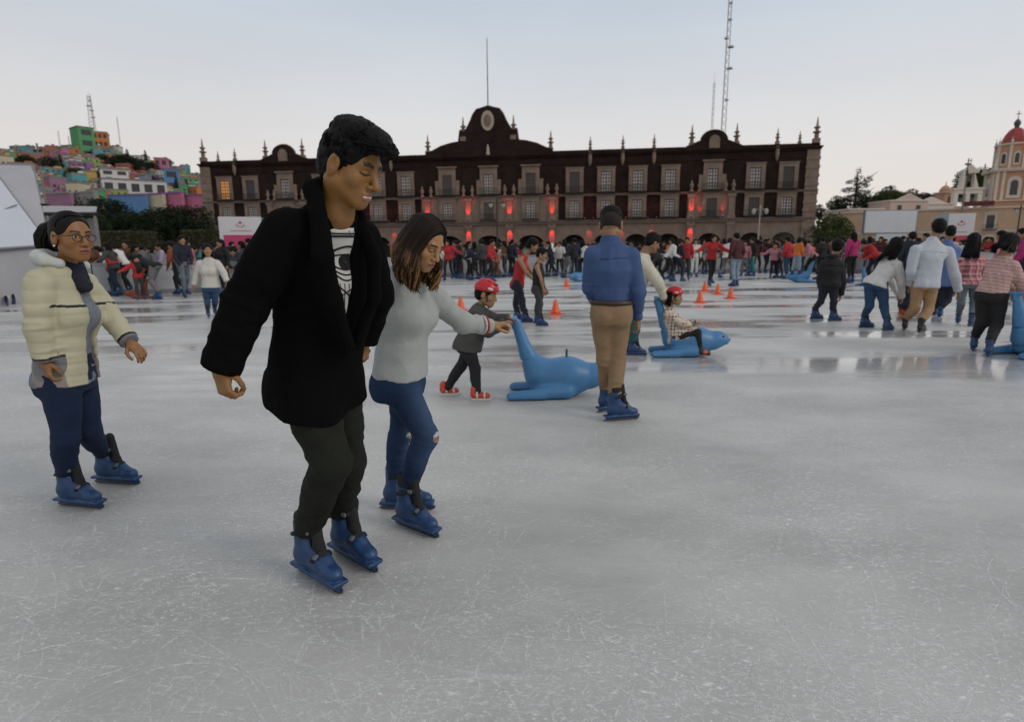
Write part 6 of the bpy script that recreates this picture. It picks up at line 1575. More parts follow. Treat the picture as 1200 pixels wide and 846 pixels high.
# ---- church and the cream row
CREAM_W = M('cream_plaster', (.50, .345, .235), .9, .18, .4, .2, 3); OCH = M('ochre_plaster', (.47, .255, .15), .9, .15, .5, .2, 3); WTRIM = M('white_trim', (.56, .50, .44), .85, .12, 1, .2, 4); RDOME = M('red_dome_tile', (.26, .035, .025), .6, .25, 1.5, .3, 8); PINKP = M('pale_pink_plaster', (.50, .38, .32), .9, .12, .5, .2, 3)
def wbox(m, x, z0, z1, w, y): m.box(x - w, x + w, y - .06, y - .004, z0, z1)
def arch_poly(x, w, z0, z1, n=8): return [(x - w, z0), (x + w, z0)] + [(x + w * math.cos(t), z1 + w * math.sin(t)) for t in np.linspace(0, PI, n)]
def church():
    D = 150.0; c = at_y(1172, 286, D); r = empty('church_tower', (c[0], D, 0), -.42, 'ochre church tower in two stages with red dome and cross at the right edge', 'tower')
    def stage(h, z0, z1, mat, nm): MB().box(-h, h, -h, h, z0, z1).build(nm, mat, r)
    stage(5.3, 0, 8.6, OCH, 'tower_base'); stage(4.9, 8.602, 12.4, OCH, 'tower_plinth'); stage(4.2, 12.7, 19.9, OCH, 'lower_stage'); 
    MB().box(-5.3, 5.3, -5.3, 5.3, 12.402, 12.68).box(-4.9, 4.9, -4.9, 4.9, 19.902, 20.3).box(-5.1, 5.1, -5.1, 5.1, 20.302, 20.6).build('cornice', WTRIM, r)
    MB().lathe([(3.7, 20.602), (3.7, 26.6)], (0, 0, 0), 8, rot=PI / 8).build('upper_stage', OCH, r); MB().lathe([(4.15, 26.602), (4.2, 27.0), (3.6, 27.1)], (0, 0, 0), 8, rot=PI / 8).build('cornice', WTRIM, r)
    MB().lathe([(2.95, 27.102), (2.75, 28.2), (2.2, 29.5), (1.5, 30.5), (.9, 31.0)], (0, 0, 0), 8, rot=PI / 8).build('dome', RDOME, r, False)
    MB().lathe([(.5, 31.0), (.55, 31.6), (.75, 31.9), (.75, 32.5), (.3, 33.1), (.08, 33.3)], (0, 0, 0), 10).build('lantern', M('lantern_dark', (.05, .06, .05), .6), r)
    MB().box(-.07, .07, -.07, .07, 33.302, 35.2).box(-.55, -.072, -.06, .06, 34.4, 34.56).box(.072, .55, -.06, .06, 34.4, 34.56).build('cross', IRON, r)
    for (h, zs, mats) in ((4.2, (13.6, 17.2), 1),):
        for sgn, ax in ((1, 0), (-1, 0), (1, 1), (-1, 1)):
            if sgn > 0 and ax == 0: continue
            Rm = Matrix.Rotation({(-1, 0): 0, (1, 1): PI / 2, (-1, 1): -PI / 2}[(sgn, ax)], 4, 'Z')
            w = MB().prism(arch_poly(0, 1.5, 13.2, 17.2), -h - .22, -h - .004).build('window', WTRIM, r); w.matrix_local = Rm
            q = MB().prism(arch_poly(0, .8, 13.9, 16.9), -h - .27, -h - .222).build('opening', DARKW, w)
            b = MB(); 
            for x in (-3.7, -2.4, 2.4, 3.7): b.box(x - .32, x + .32, -h - .28, -h - .004, 12.7, 19.9)
            o = b.build('pilaster', WTRIM, r); o.matrix_local = Rm
    for k in range(8):
        Rm = Matrix.Rotation(k * PI / 4, 4, 'Z'); h = 3.7 * math.cos(PI / 8)
        if k % 2 == 0 or k in (1, 7):
            w = MB().prism(arch_poly(0, .72, 21.6, 24.2), -h - .14, -h - .004).build('window', WTRIM, r); w.matrix_local = Rm
            MB().prism(arch_poly(0, .45, 22.0, 24.0), -h - .18, -h - .142).build('opening', DARKW, w)
    pl = MB()
    for k in range(8):
        a = PI / 8 + k * PI / 4; pl.box(3.72 * math.cos(a) - .26, 3.72 * math.cos(a) + .26, 3.72 * math.sin(a) - .26, 3.72 * math.sin(a) + .26, 20.61, 26.59)
    pl.build('column', WTRIM, r)
    for x, y in ((-4.5, -4.5), (4.5, -4.5), (-4.5, 4.5)): MB().lathe([(.4, 20.602), (.4, 21.3), (.55, 21.4), (.2, 21.9), (.25, 22.4), (.03, 23.2)], (x, y, 0), 8).build('finial', WTRIM, r)
    for k in range(8):
        a = PI / 8 + k * PI / 4; MB().lathe([(.25, 27.1), (.3, 27.6), (.1, 27.9), (.03, 28.8)], (3.75 * math.cos(a), 3.75 * math.sin(a), 0), 6).build('finial', WTRIM, r)
    r.scale = (.93, .93, .93)
    # bell gable
    c = at_y(1127, 286, D - 3); r = empty('bell_gable', (c[0], D - 3, 0), -.2, 'cream bell gable with three open arches left of the church tower', 'bell gable')
    MB().box(-3.1, 3.1, 0, 1.6, 0, 9.6).build('base', OCH, r); m = MB()
    for x in (-2.55, 0, 2.55): m.box(x - .45, x + .45, 0, 1.5, 9.602, 13.4)
    m.box(-3, 3, 0, 1.5, 13.402, 14.4); m.box(-3.3, 3.3, -.2, 1.7, 14.402, 14.8)
    for x in (-1.5, 1.5): m.prism([(x - .5, 14.802), (x + .5, 14.802), (x * .8 + .4 * (1 if x < 0 else -1) + .1, 18.2), (x * .8 - .35, 18.2)], 0, 1.4)
    m.box(-1.7, 1.7, 0, 1.4, 18.202, 18.9); m.prism([(-1.3, 18.902), (1.3, 18.902), (0, 20.2)], 0, 1.4); m.build('bell_wall', WTRIM, r)
    for x, z in ((-1.28, 12.4), (1.28, 12.4), (0, 17.2)):
        b = MB(); b.lathe([(.62, -.9), (.48, -.5), (.32, 0), (.1, .15)], (x, .75, z), 10); b.bar((x - .8, .75, z + .25), (x + .8, .75, z + .25), .07); b.build('bell', M('bell_bronze', (.07, .06, .04), .5), r)
    MB().box(-.05, .05, .6, .7, 20.2, 21.6).box(-.35, -.052, .6, .7, 21.0, 21.12).box(.052, .35, .6, .7, 21.0, 21.12).build('cross', IRON, r)
    c = at_y(1100, 286, 165); r = empty('small_belfry', (c[0], 165, 0), .2, 'small square ochre belfry with tiny dome behind the cream row', 'belfry')
    MB().box(-1.6, 1.6, -1.6, 1.6, 0, 15.0).build('wall', OCH, r); MB().box(-1.9, 1.9, -1.9, 1.9, 15.002, 15.3).build('cornice', WTRIM, r); MB().lathe([(1.5, 15.302), (1.3, 16.1), (.7, 16.8), (.15, 17.1), (.05, 18.2)], (0, 0, 0), 10).build('dome', OCH, r, True); MB().prism(arch_poly(0, .6, 11.5, 13.6), -1.66, -1.604).build('opening', DARKW, r)
    # houses stepping up behind
    for px, w, d, top, mat, lb in ((1060, 9, 140, 236, PINKP, 'pale pink house with gable behind the white screen'), (1086, 11, 142, 240, WTRIM, 'white house with stepped parapet behind the cream row'), (1165, 9, 140, 247, OCH, 'ochre nave wall under the bell gable'), (1012, 8, 138, 246, CREAM_W, 'cream house beside the ragged conifer'), (1112, 7, 145, 243, CREAM_W, 'cream annex left of the bell gable')):
        b = at_y(px, 288, d); t = at_y(px, top, d); r = empty('town_house', (b[0], d, 0), .05, lb, 'house'); h = t[2]
        MB().box(-w / 2, w / 2, 0, 8, 0, h).build('wall', mat, r); MB().box(-w / 2 - .2, w / 2 + .2, -.2, 8.2, h + .002, h + .3).build('roof', WTRIM, r)
        if px in (1060, 1086): MB().prism([(-w * .35, h + .302), (w * .35, h + .302), (0, h + 1.8)], 0, .6).build('gable', mat, r)
        for x in (-w * .25, w * .25): MB().box(x - .5, x + .5, -.06, -.004, h - 2.6, h - .9).build('window', DARKW, r)
    # cream row along the square
    a = at_y(962, 288, 118); b = at_y(1290, 284, 96); ang = math.atan2(b[1] - a[1], b[0] - a[0]); L_ = math.hypot(b[0] - a[0], b[1] - a[1])
    r = empty('cream_row_building', (a[0], a[1], 0), ang, 'long two storey cream building with balcony windows along the right side of the square', 'building'); h = 7.4
    MB().box(0, L_, 0, 10, 0, h).build('wall', CREAM_W, r); MB().box(-.2, L_ + .2, -.25, 10, h + .002, h + .28).build('cornice', WTRIM, r); MB().box(0, L_, -.08, -.004, 3.5, 3.75).build('string_course', WTRIM, r)
    n = int(L_ / 5.4)
    for i in range(n):
        x = (i + .5) * L_ / n
        f = MB(); f.box(x - .85, x + .85, -.10, -.004, 3.9, 6.55); f.box(x - 1.1, x + 1.1, -.22, -.004, 6.552, 6.75); w = f.build('window', WTRIM, r); MB().box(x - .55, x + .55, -.13, -.102, 4.05, 6.3).build('pane', DARKW, w)
        bb = MB(); bb.box(x - 1.0, x + 1.0, -.6, -.102, 3.80, 3.9)
        for k in range(9): bb.box(x - .95 + k * .2375 - .015, x - .95 + k * .2375 + .015, -.58, -.55, 3.902, 4.7)
        bb.box(x - .97, x + .97, -.60, -.54, 4.702, 4.75); bb.build('balcony', IRON, w)
        q = MB().prism(arch_poly(x, 1.05, .0, 2.0, 10), -.12, -.004).build('arch_surround', WTRIM, r); MB().prism(arch_poly(x, .75, .02, 1.95, 10), -.16, -.122).build('door', DARKW if i % 3 else M('door_brown', (.10, .05, .03), .6), q)
    sgn = at_y(1168, 246, 100); s = empty('roof_sign', (sgn[0], 104, h + .29), ang, 'long dark red sign board on the roof of the cream building', 'sign'); MB().box(-2.1, 2.1, 0, .25, .15, .95).build('board', M('maroon_board', (.10, .012, .016), .6), s); MB().bar((-1.8, .12, 0), (-1.8, .12, .2), .05).bar((1.8, .12, 0), (1.8, .12, .2), .05).build('sign_bracket', IRON, s)
church()

# ---- masts
def lattice(px, py_top, D, base_z, w0, w1, label, dishes=(), n=26, red=False):
    t = at_y(px, py_top, D); b = np.array((t[0], D, base_z)); h = t[2] - base_z
    r = empty('lattice_mast', b, .3, label, 'mast'); m = MB()
    leg = [(math.cos(a), math.sin(a)) for a in (PI / 2, PI / 2 + 2.094, PI / 2 + 4.188)]
    for i in range(n):
        z0, z1 = h * i / n, h * (i + 1) / n; a0 = w0 + (w1 - w0) * i / n; a1 = w0 + (w1 - w0) * (i + 1) / n
        for k in range(3):
            p = (leg[k][0] * a0, leg[k][1] * a0, z0); q = (leg[k][0] * a1, leg[k][1] * a1, z1); q2 = (leg[(k + 1) % 3][0] * a1, leg[(k + 1) % 3][1] * a1, z1); m.bar(p, q, w1 * .13 + .02, n=5); m.bar(p, q2, w1 * .08 + .015, n=4)
    m.build('lattice', M('mast_steel_hazed', (.34, .31, .31), .6, .2, 1), r)  # steel grey lightened, distance haze mixed into the colour
    for f, dx, rr in dishes:
        MB().lathe([(rr, 0), (rr, .35), (rr * .6, .6), (.1, .7)], (dx, -.3, h * f), 12).build('dish', M('dish_white', (.42, .42, .42), .5), r)
    MB().bar((0, 0, h), (0, 0, h * 1.06), .06, .02, 5).build('whip_antenna', IRON, r)
lattice(856, -8, 210, 0, 1.15, .62, 'tall lattice radio mast with dishes behind the palace', ((.42, .6, .5), (.60, .7, .6), (.72, 1.2, .9), (.80, 1.1, 1.0), (.83, -.8, .7), (.90, .3, .6), (.96, .3, .5)), 34)
lattice(837, 97, 260, 0, .55, .40, 'thin second mast left of the tall lattice mast', (), 30)
_p = on_hill(104, 186); lattice(104, 112, 335, 55, 2.2, .9, 'red and white telecom tower on the painted hill', ((.72, .5, 1.0), (.80, -.6, 1.2), (.60, .8, 1.0), (.9, .2, .8)), 14)
for x, y in ((68, 154), (80, 160), (137, 138), (124, 160)): lattice(x, y, 335, 58, .35, .22, 'thin aerial on the skyline of the painted hill', (), 10)
for o in [q for q in COL.objects if q.get('label') == 'thin aerial on the skyline of the painted hill']: o['group'] = 'thin aerials on the hill skyline'
def pole(px, py_top, py_b, D, label):
    t = at_y(px, py_top, D); b = at_y(px, py_b, D); r = empty('utility_pole', (b[0], D, -.1), 0, label, 'pole'); h = t[2] + .1; MB().tube([(0, 0, 0), (0, 0, h)], [.16, .10], 8).build('pole', M('pole_grey', (.20, .17, .15), .8), r); MB().box(-.5, .5, -.05, .05, h * .93, h * .95).box(-.12, .12, -.12, .12, h * .82, h * .88).build('crossbar', IRON, r)
pole(1122, 186, 288, 105, 'tall thin pole standing in front of the bell gable'); pole(63, 168, 300, 70, 'dark pole leaning above the tent roof')

# ---- street lamps
def street_lamp(px, py_top, py_b, D, label, mat, arms=2):
    t = at_y(px, py_top, D); b = at_y(px, py_b, D); h = t[2] + .1; r = empty('street_lamp', (b[0], D, -.1), 0, label, 'street lamp', 'street lamps before the palace')
    MB().lathe([(.26, 0), (.26, .25), (.15, .5), (.09, .9), (.075, h * .6), (.06, h - .4), (.10, h - .35), (.03, h - .05), (.01, h)], (0, 0, 0), 10).build('post', mat, r)
    for s in ((-1, 1) if arms == 2 else (1,)):
        MB().tube([(0, 0, h - .6), (s * .35, 0, h - .42), (s * .62, 0, h - .55)], [.035, .03, .025], 6).build('arm', mat, r)
        l = MB().lathe([(.05, .12), (.20, .05), (.18, -.12), (.10, -.28), (.03, -.30)], (s * .62, 0, h - .62), 10).build('lantern', M('lantern_glass', (.40, .40, .38), .3), r); MB().lathe([(.23, .0), (.12, .14), (.02, .22)], (s * .62, 0, h - .56), 10).build('cap', mat, l)
street_lamp(887, 240, 302, 60, 'pale street lamp post right of the right pavilion', M('post_pale', (.30, .28, .26), .6)); street_lamp(583, 232, 300, 60, 'dark street lamp post in front of the central arches', IRON); street_lamp(1188, 240, 300, 70, 'dark street lamp by the cream building', IRON)

# ---- tents, kiosks, screen, barriers
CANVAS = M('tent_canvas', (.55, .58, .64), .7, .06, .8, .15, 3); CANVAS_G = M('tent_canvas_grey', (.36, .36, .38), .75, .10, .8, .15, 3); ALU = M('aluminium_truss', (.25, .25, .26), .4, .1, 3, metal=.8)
def quad_slab(pts, th, name, mat, parent):
    n = unit(np.cross(np.array(pts[1]) - pts[0], np.array(pts[-1]) - pts[0])); V = [tuple(p) for p in pts] + [tuple(np.array(p) - n * th) for p in pts]; k = len(pts)
    return MB().add(V, [tuple(range(k)), tuple(range(2 * k - 1, k - 1, -1))] + [(i, i + k, (i + 1) % k + k, (i + 1) % k) for i in range(k)]).build(name, mat, parent)
def tents():
    D = 17.0
    r = empty('white_marquee', (0, 0, 0), 0, 'big white marquee with sloping roof at the left edge', 'tent')
    A = lambda x, y, d: at_y(x, y, d)
    ridge0, ridge1 = A(-160, 165, 16), A(0, 205, 20); eave0, eave1 = A(-70, 330, 13.5), A(52, 284, 19.0)
    quad_slab([A(-170, 190, 14), A(-2, 208, 19.5), A(58, 288, 18.5), A(-120, 300, 12.5)], .03, 'roof_panel', CANVAS, r)
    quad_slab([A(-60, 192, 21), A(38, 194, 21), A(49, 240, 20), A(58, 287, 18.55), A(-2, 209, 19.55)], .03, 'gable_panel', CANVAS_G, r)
    m = MB(); m.bar(A(-2, 208, 19.5), A(58, 288, 18.5), .05); m.bar(A(38, 194, 21), A(48, 240, 20), .05); m.bar(A(-60, 192, 21), A(38, 194, 21), .04); m.bar(A(-120, 300, 12.5), A(58, 288, 18.5), .045)
    p = A(56, 286, 18.5); m.bar(p, (p[0], p[1], -.1), .05); p = A(-118, 300, 12.5); m.bar(p, (p[0], p[1], -.1), .05); m.bar(A(20, 240, 18.8), A(-40, 262, 16), .02); m.build('frame', ALU, r)
    p = A(50, 240, 19.9); MB().lathe([(.16, -.03), (.2, 0), (.16, .03)], p, 14).build('corner_joint', IRON, r)
    b0, b1 = A(58, 288, 18.5), A(-90, 296, 13.5); 
    quad_slab([(b0[0], b0[1], b0[2] - .05), (b1[0], b1[1], b1[2] - .05), (b1[0], b1[1], -.08), (b0[0], b0[1], -.08)], .02, 'side_curtain', M('tent_curtain', (.40, .40, .42), .75, .12, .8, .2, 3), r)
    # second tent: long eave with a dark shaded underside
    r = empty('stall_canopy', (0, 0, 0), 0, 'long stall canopy with dark edge behind the woman in glasses', 'canopy')
    quad_slab([A(36, 243, 30), A(114, 244, 30), A(112, 251, 27.5), A(52, 251, 27.5)], .08, 'roof_panel', M('canopy_pale', (.34, .33, .33), .8), r)
    m = MB(); a, b = A(50, 251, 27.4), A(114, 251, 27.4); m.tube([a, b], [.09, .09], 6); m.build('edge_beam', IRON, r)
    m = MB()
    for x in (56, 84, 111): p = A(x, 252, 27.4); m.bar(p, (p[0], p[1], -.1), .06)
    m.build('post', ALU, r)
    q0, q1 = A(52, 256, 30.2), A(114, 256, 30.2); quad_slab([q0, q1, (q1[0], q1[1], -.09), (q0[0], q0[1], -.09)], .03, 'back_curtain', M('canopy_back', (.26, .25, .25), .85), r)
    # two little white gazebos behind the crowd
    for x, w, lb in ((647, 13, 'small white gazebo behind the crowd, left of the pair'), (662, 12, 'small white gazebo behind the crowd, right of the pair')):
        D = 46; c = A(x, 293, D); r = empty('white_gazebo', (c[0], D, -.1), .2, lb, 'gazebo', 'white gazebos in the square'); h = c[2] + .1; ww = w * D / 690 / 2 * 1.3
        MB().add([(-ww, -ww, h - .1), (ww, -ww, h - .1), (ww, ww, h - .1), (-ww, ww, h - .1), (0, 0, h + .55), (-ww, -ww, h - .35), (ww, -ww, h - .35), (ww, ww, h - .35), (-ww, ww, h - .35)], [(0, 1, 4), (1, 2, 4), (2, 3, 4), (3, 0, 4), (0, 5, 6, 1), (1, 6, 7, 2), (2, 7, 8, 3), (3, 8, 5, 0)]).build('canopy', M('gazebo_white', (.62, .62, .62), .8), r)
        m = MB()
        for sx in (-1, 1):
            for sy in (-1, 1): m.bar((sx * ww * .95, sy * ww * .95, 0), (sx * ww * .95, sy * ww * .95, h - .2), .03)
        m.build('post', ALU, r)
tents()
def kiosk(px0, px1, y0, y1, D, rz, label, top, low, side, side_w=1.6, hd=.76):
    a = at_y(px0, y1, D); b = at_y(px1, y0, D); c = np.array(((a[0] + b[0]) / 2, D, -.1)); w = (b[0] - a[0]) / 2; h = b[2] + .1
    r = empty('kiosk', c, rz, label, 'kiosk', 'advertising kiosks by the rink')
    MB().box(-w, w, 0, side_w, 0, h).build('body', side, r); MB().box(-w, w, -.05, -.003, h * hd, h).build('header_panel', top, r); MB().box(-w, w, -.05, -.003, h * .06, h * hd - .003).build('lower_panel', top, r)
    MB().box(-w * .82, w * .82, -.075, -.052, h * .14, h * (hd - .04)).build('poster', low, r)
    # little emblem on the header: a dot over two curling strokes
    m = MB(); zc = h * (.5 + hd / 2) - .03; m.lathe([(.0001, 0), (.075, .001)], (0, 0, 0), 12); m.V = [(x, -.058 + z * 2, zc + .12 + y) for x, y, z in m.V]
    for s in (-1, 1): m.tube([(0, -.058, zc - .08), (s * .12, -.058, zc - .06), (s * .19, -.058, zc + .02), (s * .13, -.058, zc + .08)], [.016, .020, .018, .010], 5)
    m.box(-w * .5, w * .5, -.062, -.052, h * hd + .06, h * hd + .09); m.build('emblem', M('emblem_red', (.45, .06, .10), .6), r)
    q = MB(); q.prism([(.11 * math.cos(t), h * .40 + .14 * math.sin(t)) for t in np.linspace(0, 2 * PI, 13)[:-1]], -.085, -.077); q.prism([(-.24, h * .16), (.24, h * .16), (.20, h * .30), (-.20, h * .30)], -.085, -.077); q.build('poster_figure', BLKF, r)
WP = M('panel_white', (.56, .56, .58), .5, .05, 2); kiosk(264, 304, 254, 318, 30, .30, 'white and magenta advertising kiosk with teal side, behind the man in black', WP, M('poster_magenta', (.42, .04, .13), .5, .15, 4), M('kiosk_teal', (.05, .22, .20), .5))
kiosk(1106, 1142, 250, 310, 34, -.15, 'white and red advertising kiosk with pale blue side, behind the skaters on the right', WP, M('poster_red', (.45, .05, .08), .5, .15, 4), M('kiosk_pale_blue', (.30, .40, .44), .5), 1.2, .66)
def screen():
    D = 38; a = at_y(1012, 273, D); b = at_y(1076, 247, D); r = empty('white_screen_board', ((a[0] + b[0]) / 2, D, -.1), .04, 'wide blank white screen board raised above the crowd on the right', 'screen'); w = (b[0] - a[0]) / 2; z0, z1 = a[2] + .1, b[2] + .1
    MB().box(-w, w, 0, .14, z0, z1).build('board', M('screen_white', (.52, .54, .57), .6, .06, 1.5), r); f = MB(); f.box(-w - .05, w + .05, .02, .18, z1 + .002, z1 + .06); f.box(-w - .05, w + .05, .02, .18, z0 - .06, z0 - .002); f.box(-w - .06, -w - .002, .02, .18, z0, z1); f.box(w + .002, w + .06, .02, .18, z0, z1); f.build('frame', ALU, r)
    l = at_y(1025, 296, D); q = at_y(1064, 274, D); cx = (a[0] + b[0]) / 2; MB().box(l[0] - cx, q[0] - cx, .02, .12, l[2] + .1, z0 - .07).build('lower_board', M('screen_lower', (.46, .50, .52), .6, .06, 1.5), r)
    m = MB()
    for x in (-w * .9, -w * .3, w * .3, w * .9): m.bar((x, .22, 0), (x, .22, z1), .05)
    m.build('post', ALU, r)
screen()
BW = M('barrier_white', (.36, .37, .38), .5, .22, 1.4, .1, 6); BG = M('barrier_kick_grey', (.20, .20, .21), .6)
def barriers():
    first = None; k = 0
    pts = _edge
    for (x0, y0), (x1, y1) in zip(pts[:-1], pts[1:]):
        L_ = math.hypot(x1 - x0, y1 - y0); n = max(1, round(L_ / 2.4)); ang = math.atan2(y1 - y0, x1 - x0); l = L_ / n
        for i in range(n):
            x = x0 + (x1 - x0) * (i + .5) / n; y = y0 + (y1 - y0) * (i + .5) / n
            if first is None:
                r = empty('rink_barrier', (0, 0, 0)); MB().box(-1.185, 1.185, -.05, .05, .16, .98).build('panel', BW, r); MB().box(-1.19, 1.19, -.06, .06, -.1, .158).build('kick_board', BG, r); MB().box(-1.195, 1.195, -.08, .08, .982, 1.04).build('top_rail', M('rail_grey', (.30, .31, .33), .4), r); m = MB(); m.box(-1.19, -1.12, .052, .13, -.1, .98); m.box(1.12, 1.19, .052, .13, -.1, .98); m.build('stay', ALU, r); first = r
            else: r = copy_tree(first)
            r.location = (x - math.sin(ang) * -.07, y + math.cos(ang) * .07, 0); r.rotation_euler = (0, 0, ang); r.scale = (l / 2.4, 1, 1)
            px = pix((x, y, 0))[0]; where = 'along the left side of the rink' if px < 320 else ('along the far side under the palace arches' if px < 960 else 'along the far right of the rink')
            tag(r, f'white rink barrier panel with grey rail {where}', 'barrier', f'white rink barrier panels {where}')
barriers()
def crowd_fence(px, py, rz, label):
    p = at_z(px, py, 0); r = empty('metal_crowd_fence', (p[0], p[1], 0), rz, label, 'fence', 'metal crowd fences'); m = MB(); m.tube([(-1, 0, .05), (-1, 0, 1.1), (1, 0, 1.1), (1, 0, .05)], [.022] * 4, 6); m.bar((-1, 0, .2), (1, 0, .2), .018); m.build('frame', ALU, r); m = MB()
    for i in range(15): x = -.9 + 1.8 * i / 14; m.bar((x, 0, .2), (x, 0, 1.1), .008, n=5)
    m.build('bar', ALU, r); m = MB(); m.bar((-.8, -.25, .02), (-.8, .25, .02), .02); m.bar((.8, -.25, .02), (.8, .25, .02), .02); m.build('foot', ALU, r)
crowd_fence(1012, 330, .1, 'steel crowd fence right of the girl in magenta'); crowd_fence(570, 326, .1, 'steel crowd fence behind the group at the back of the rink'); crowd_fence(655, 325, -.05, 'steel crowd fence below the white gazebos')
CONE_M = M('cone_orange', (.72, .10, .025), .45, .08, 6)
def cones():
    c = None
    for x, y, lb in ((651, 368, 'orange cone right of the boy in black vest'), (664, 336, 'orange cone below the white gazebos'), (540, 364, 'orange cone above the red helmet child, to its left'), (820, 355, 'orange cone nearest the girl on the seal'), (841, 345, 'orange cone between the girl and the woman in red'), (856, 350, 'orange cone at the right of its cluster'), (826, 341, 'orange cone furthest back in its cluster')):
        p = at_z(x, y, 0)
        if c is None:
            r = empty('traffic_cone', (0, 0, 0)); MB().box(-.14, .14, -.14, .14, .0, .025).build('base', CONE_M, r); MB().lathe([(.105, .026), (.095, .05), (.03, .30), (.022, .31)], (0, 0, 0), 14).build('cone_body', CONE_M, r, True); c = r
        else: r = copy_tree(c)
        r.location = (p[0], p[1], .001); tag(r, lb, 'cone', 'orange cones on the ice')
cones()
# ================================================================== THE CROWD
def rotx(p, c, a):
    p = np.asarray(p, float) - c; return np.array((p[0], p[1] * math.cos(a) + p[2] * math.sin(a), -p[1] * math.sin(a) + p[2] * math.cos(a))) + c
def pose(lean=.05, stride=.0, arms='down', head=0.0, drop=0.0, k=1.0, bend=0.0):
    H = np.array((0, 0, .98 - drop)); J = {}
    for s, x in (('L', -1), ('R', 1)):
        st = stride * (1 if s == 'R' else -1)
        J['h' + s] = np.array((x * .085, 0, .98 - drop)); J['k' + s] = np.array((x * .10, st * .55 + .05 + bend, .56 - drop * .6)); J['a' + s] = np.array((x * .11, st - .02, .20 + (.06 if st < -.15 else 0)))
        sh = np.array((x * .185, 0, 1.44 - drop))
        if arms == 'down': e, w = (x * .25, -.03, 1.16), (x * .25, .07, .92)
        elif arms == 'fwd': e, w = (x * .24, .16, 1.20), (x * .15, .42, 1.20)
        elif arms == 'low': e, w = (x * .22, .08, 1.16), (x * .14, .26, .96)
        elif arms == 'out': e, w = (x * .42, .0, 1.26), (x * .62, .10, 1.18)
        elif arms == 'up': e, w = (x * .24, .18, 1.26), (x * .10, .24, 1.46)
        elif arms == 'mix': e, w = ((x * .25, -.03, 1.16), (x * .25, .07, .92)) if x < 0 else ((x * .26, .14, 1.20), (x * .10, .30, 1.22))
        J['s' + s] = rotx(sh, H, lean); J['e' + s] = rotx(np.array(e) - (0, 0, drop), H, lean * .9); J['w' + s] = rotx(np.array(w) - (0, 0, drop), H, lean * .8)
    J['N'] = rotx((0, -.01, 1.51 - drop), H, lean); J['HC'] = rotx((0, .035, 1.645 - drop), H, lean * 1.05); J['HF'] = unit((0, 1, -.12 - lean * .5 - head)); J['F'] = np.array((0, 1, 0))
    sk = [(np.array((-.11, (-stride) - .105, .06 if stride > .15 else 0)), PI / 2 + .12), (np.array((.11, stride - .105, 0)), PI / 2 - .12)]
    return {a: (b * k if a not in ('HF', 'F') else b) for a, b in J.items()}, [(p * k, a) for p, a in sk]
def crowd_figure(fem, hair, top, bot, ice=True, k=1.0, child=False, **pz):
    J, sk = pose(k=k, **pz)
    n0 = set(COL.objects)
    f = figure(None, J, sk, None, s=1.0 * k, hs=1.08 if not child else 1.45, fem=fem, child=child, res=.016, hres=.013, skin=(.29, .16, .085), hair=hair, root_at=np.zeros(3), skates=False,
               bottom=dict(name='trousers', mat=BLK_CLOTH, **bot), top=[dict(mat=BLK_CLOTH, **top)])
    for pos, ang, pitch in f['feet']:
        if ice: skate(f['root'], pos, ang, k * .95, None, 0, 0, parts=False)
        else:
            d = np.array((math.cos(ang), math.sin(ang), 0)); V, F = surf([cone(pos - d * .13 * k + (0, 0, .07 * k), pos + d * .09 * k + (0, 0, .05 * k), .05 * k, .045 * k), cone(pos - d * .10 * k + (0, 0, .08 * k), pos - d * .09 * k + (0, 0, .2 * k), .05 * k, .05 * k)], .016); link_mesh('shoe', mesh_np('shoe', V, F), BLKF, f['root'])
    return f['root']
hs_ = lambda o: hair_short(o, res=.014, thick=.016); hl_ = lambda o: hair_long(o, length=.22, n=34, res=.016, rad=.016); hp_ = lambda o: hair_long(o, length=.12, n=26, res=.016, spread=.06, rad=.016)
JK = dict(name='jacket', g=.024, gs=.015, hem=.07, neck=.055, wr=.008); SW = dict(name='sweater', g=.015, gs=.009, hem=.04, neck=.055, wr=.006); SH = dict(name='shirt', g=.014, gs=.010, hem=.06, neck=.055, wr=.006)
TPL = {
 'stand_m': crowd_figure(False, hs_, JK, dict(g=.012), lean=.04, stride=.06, arms='down'), 'stand_f': crowd_figure(True, hl_, SW, dict(g=.006), lean=.05, stride=.05, arms='mix'),
 'walk_m': crowd_figure(False, hs_, SH, dict(g=.012), lean=.18, stride=.22, arms='low', bend=.06), 'walk_f': crowd_figure(True, hl_, JK, dict(g=.006), lean=.14, stride=.20, arms='out', bend=.06),
 'push_f': crowd_figure(True, hp_, SW, dict(g=.008), lean=.62, stride=.18, arms='fwd', bend=.08), 'push_m': crowd_figure(False, hs_, JK, dict(g=.014), lean=.75, stride=.14, arms='fwd', bend=.08),
 'bent': crowd_figure(False, hs_, JK, dict(g=.014), lean=1.15, stride=.10, arms='fwd', bend=.10, drop=.05), 'arms_m': crowd_figure(False, hs_, SW, dict(g=.012), lean=.12, stride=.12, arms='out', bend=.05),
 'child': crowd_figure(False, hs_, JK, dict(g=.014), child=True, k=.66, lean=.12, stride=.12, arms='low'), 'child_f': crowd_figure(True, hl_, JK, dict(g=.010), child=True, k=.72, lean=.10, stride=.10, arms='out'),
 'watch_m': crowd_figure(False, hs_, JK, dict(g=.014), ice=False, lean=.03, stride=.03, arms='low'), 'watch_f': crowd_figure(True, hl_, JK, dict(g=.008), ice=False, lean=.03, stride=.03, arms='mix'), 'watch_up': crowd_figure(True, hp_, SW, dict(g=.008), ice=False, lean=.0, stride=.04, arms='up')}
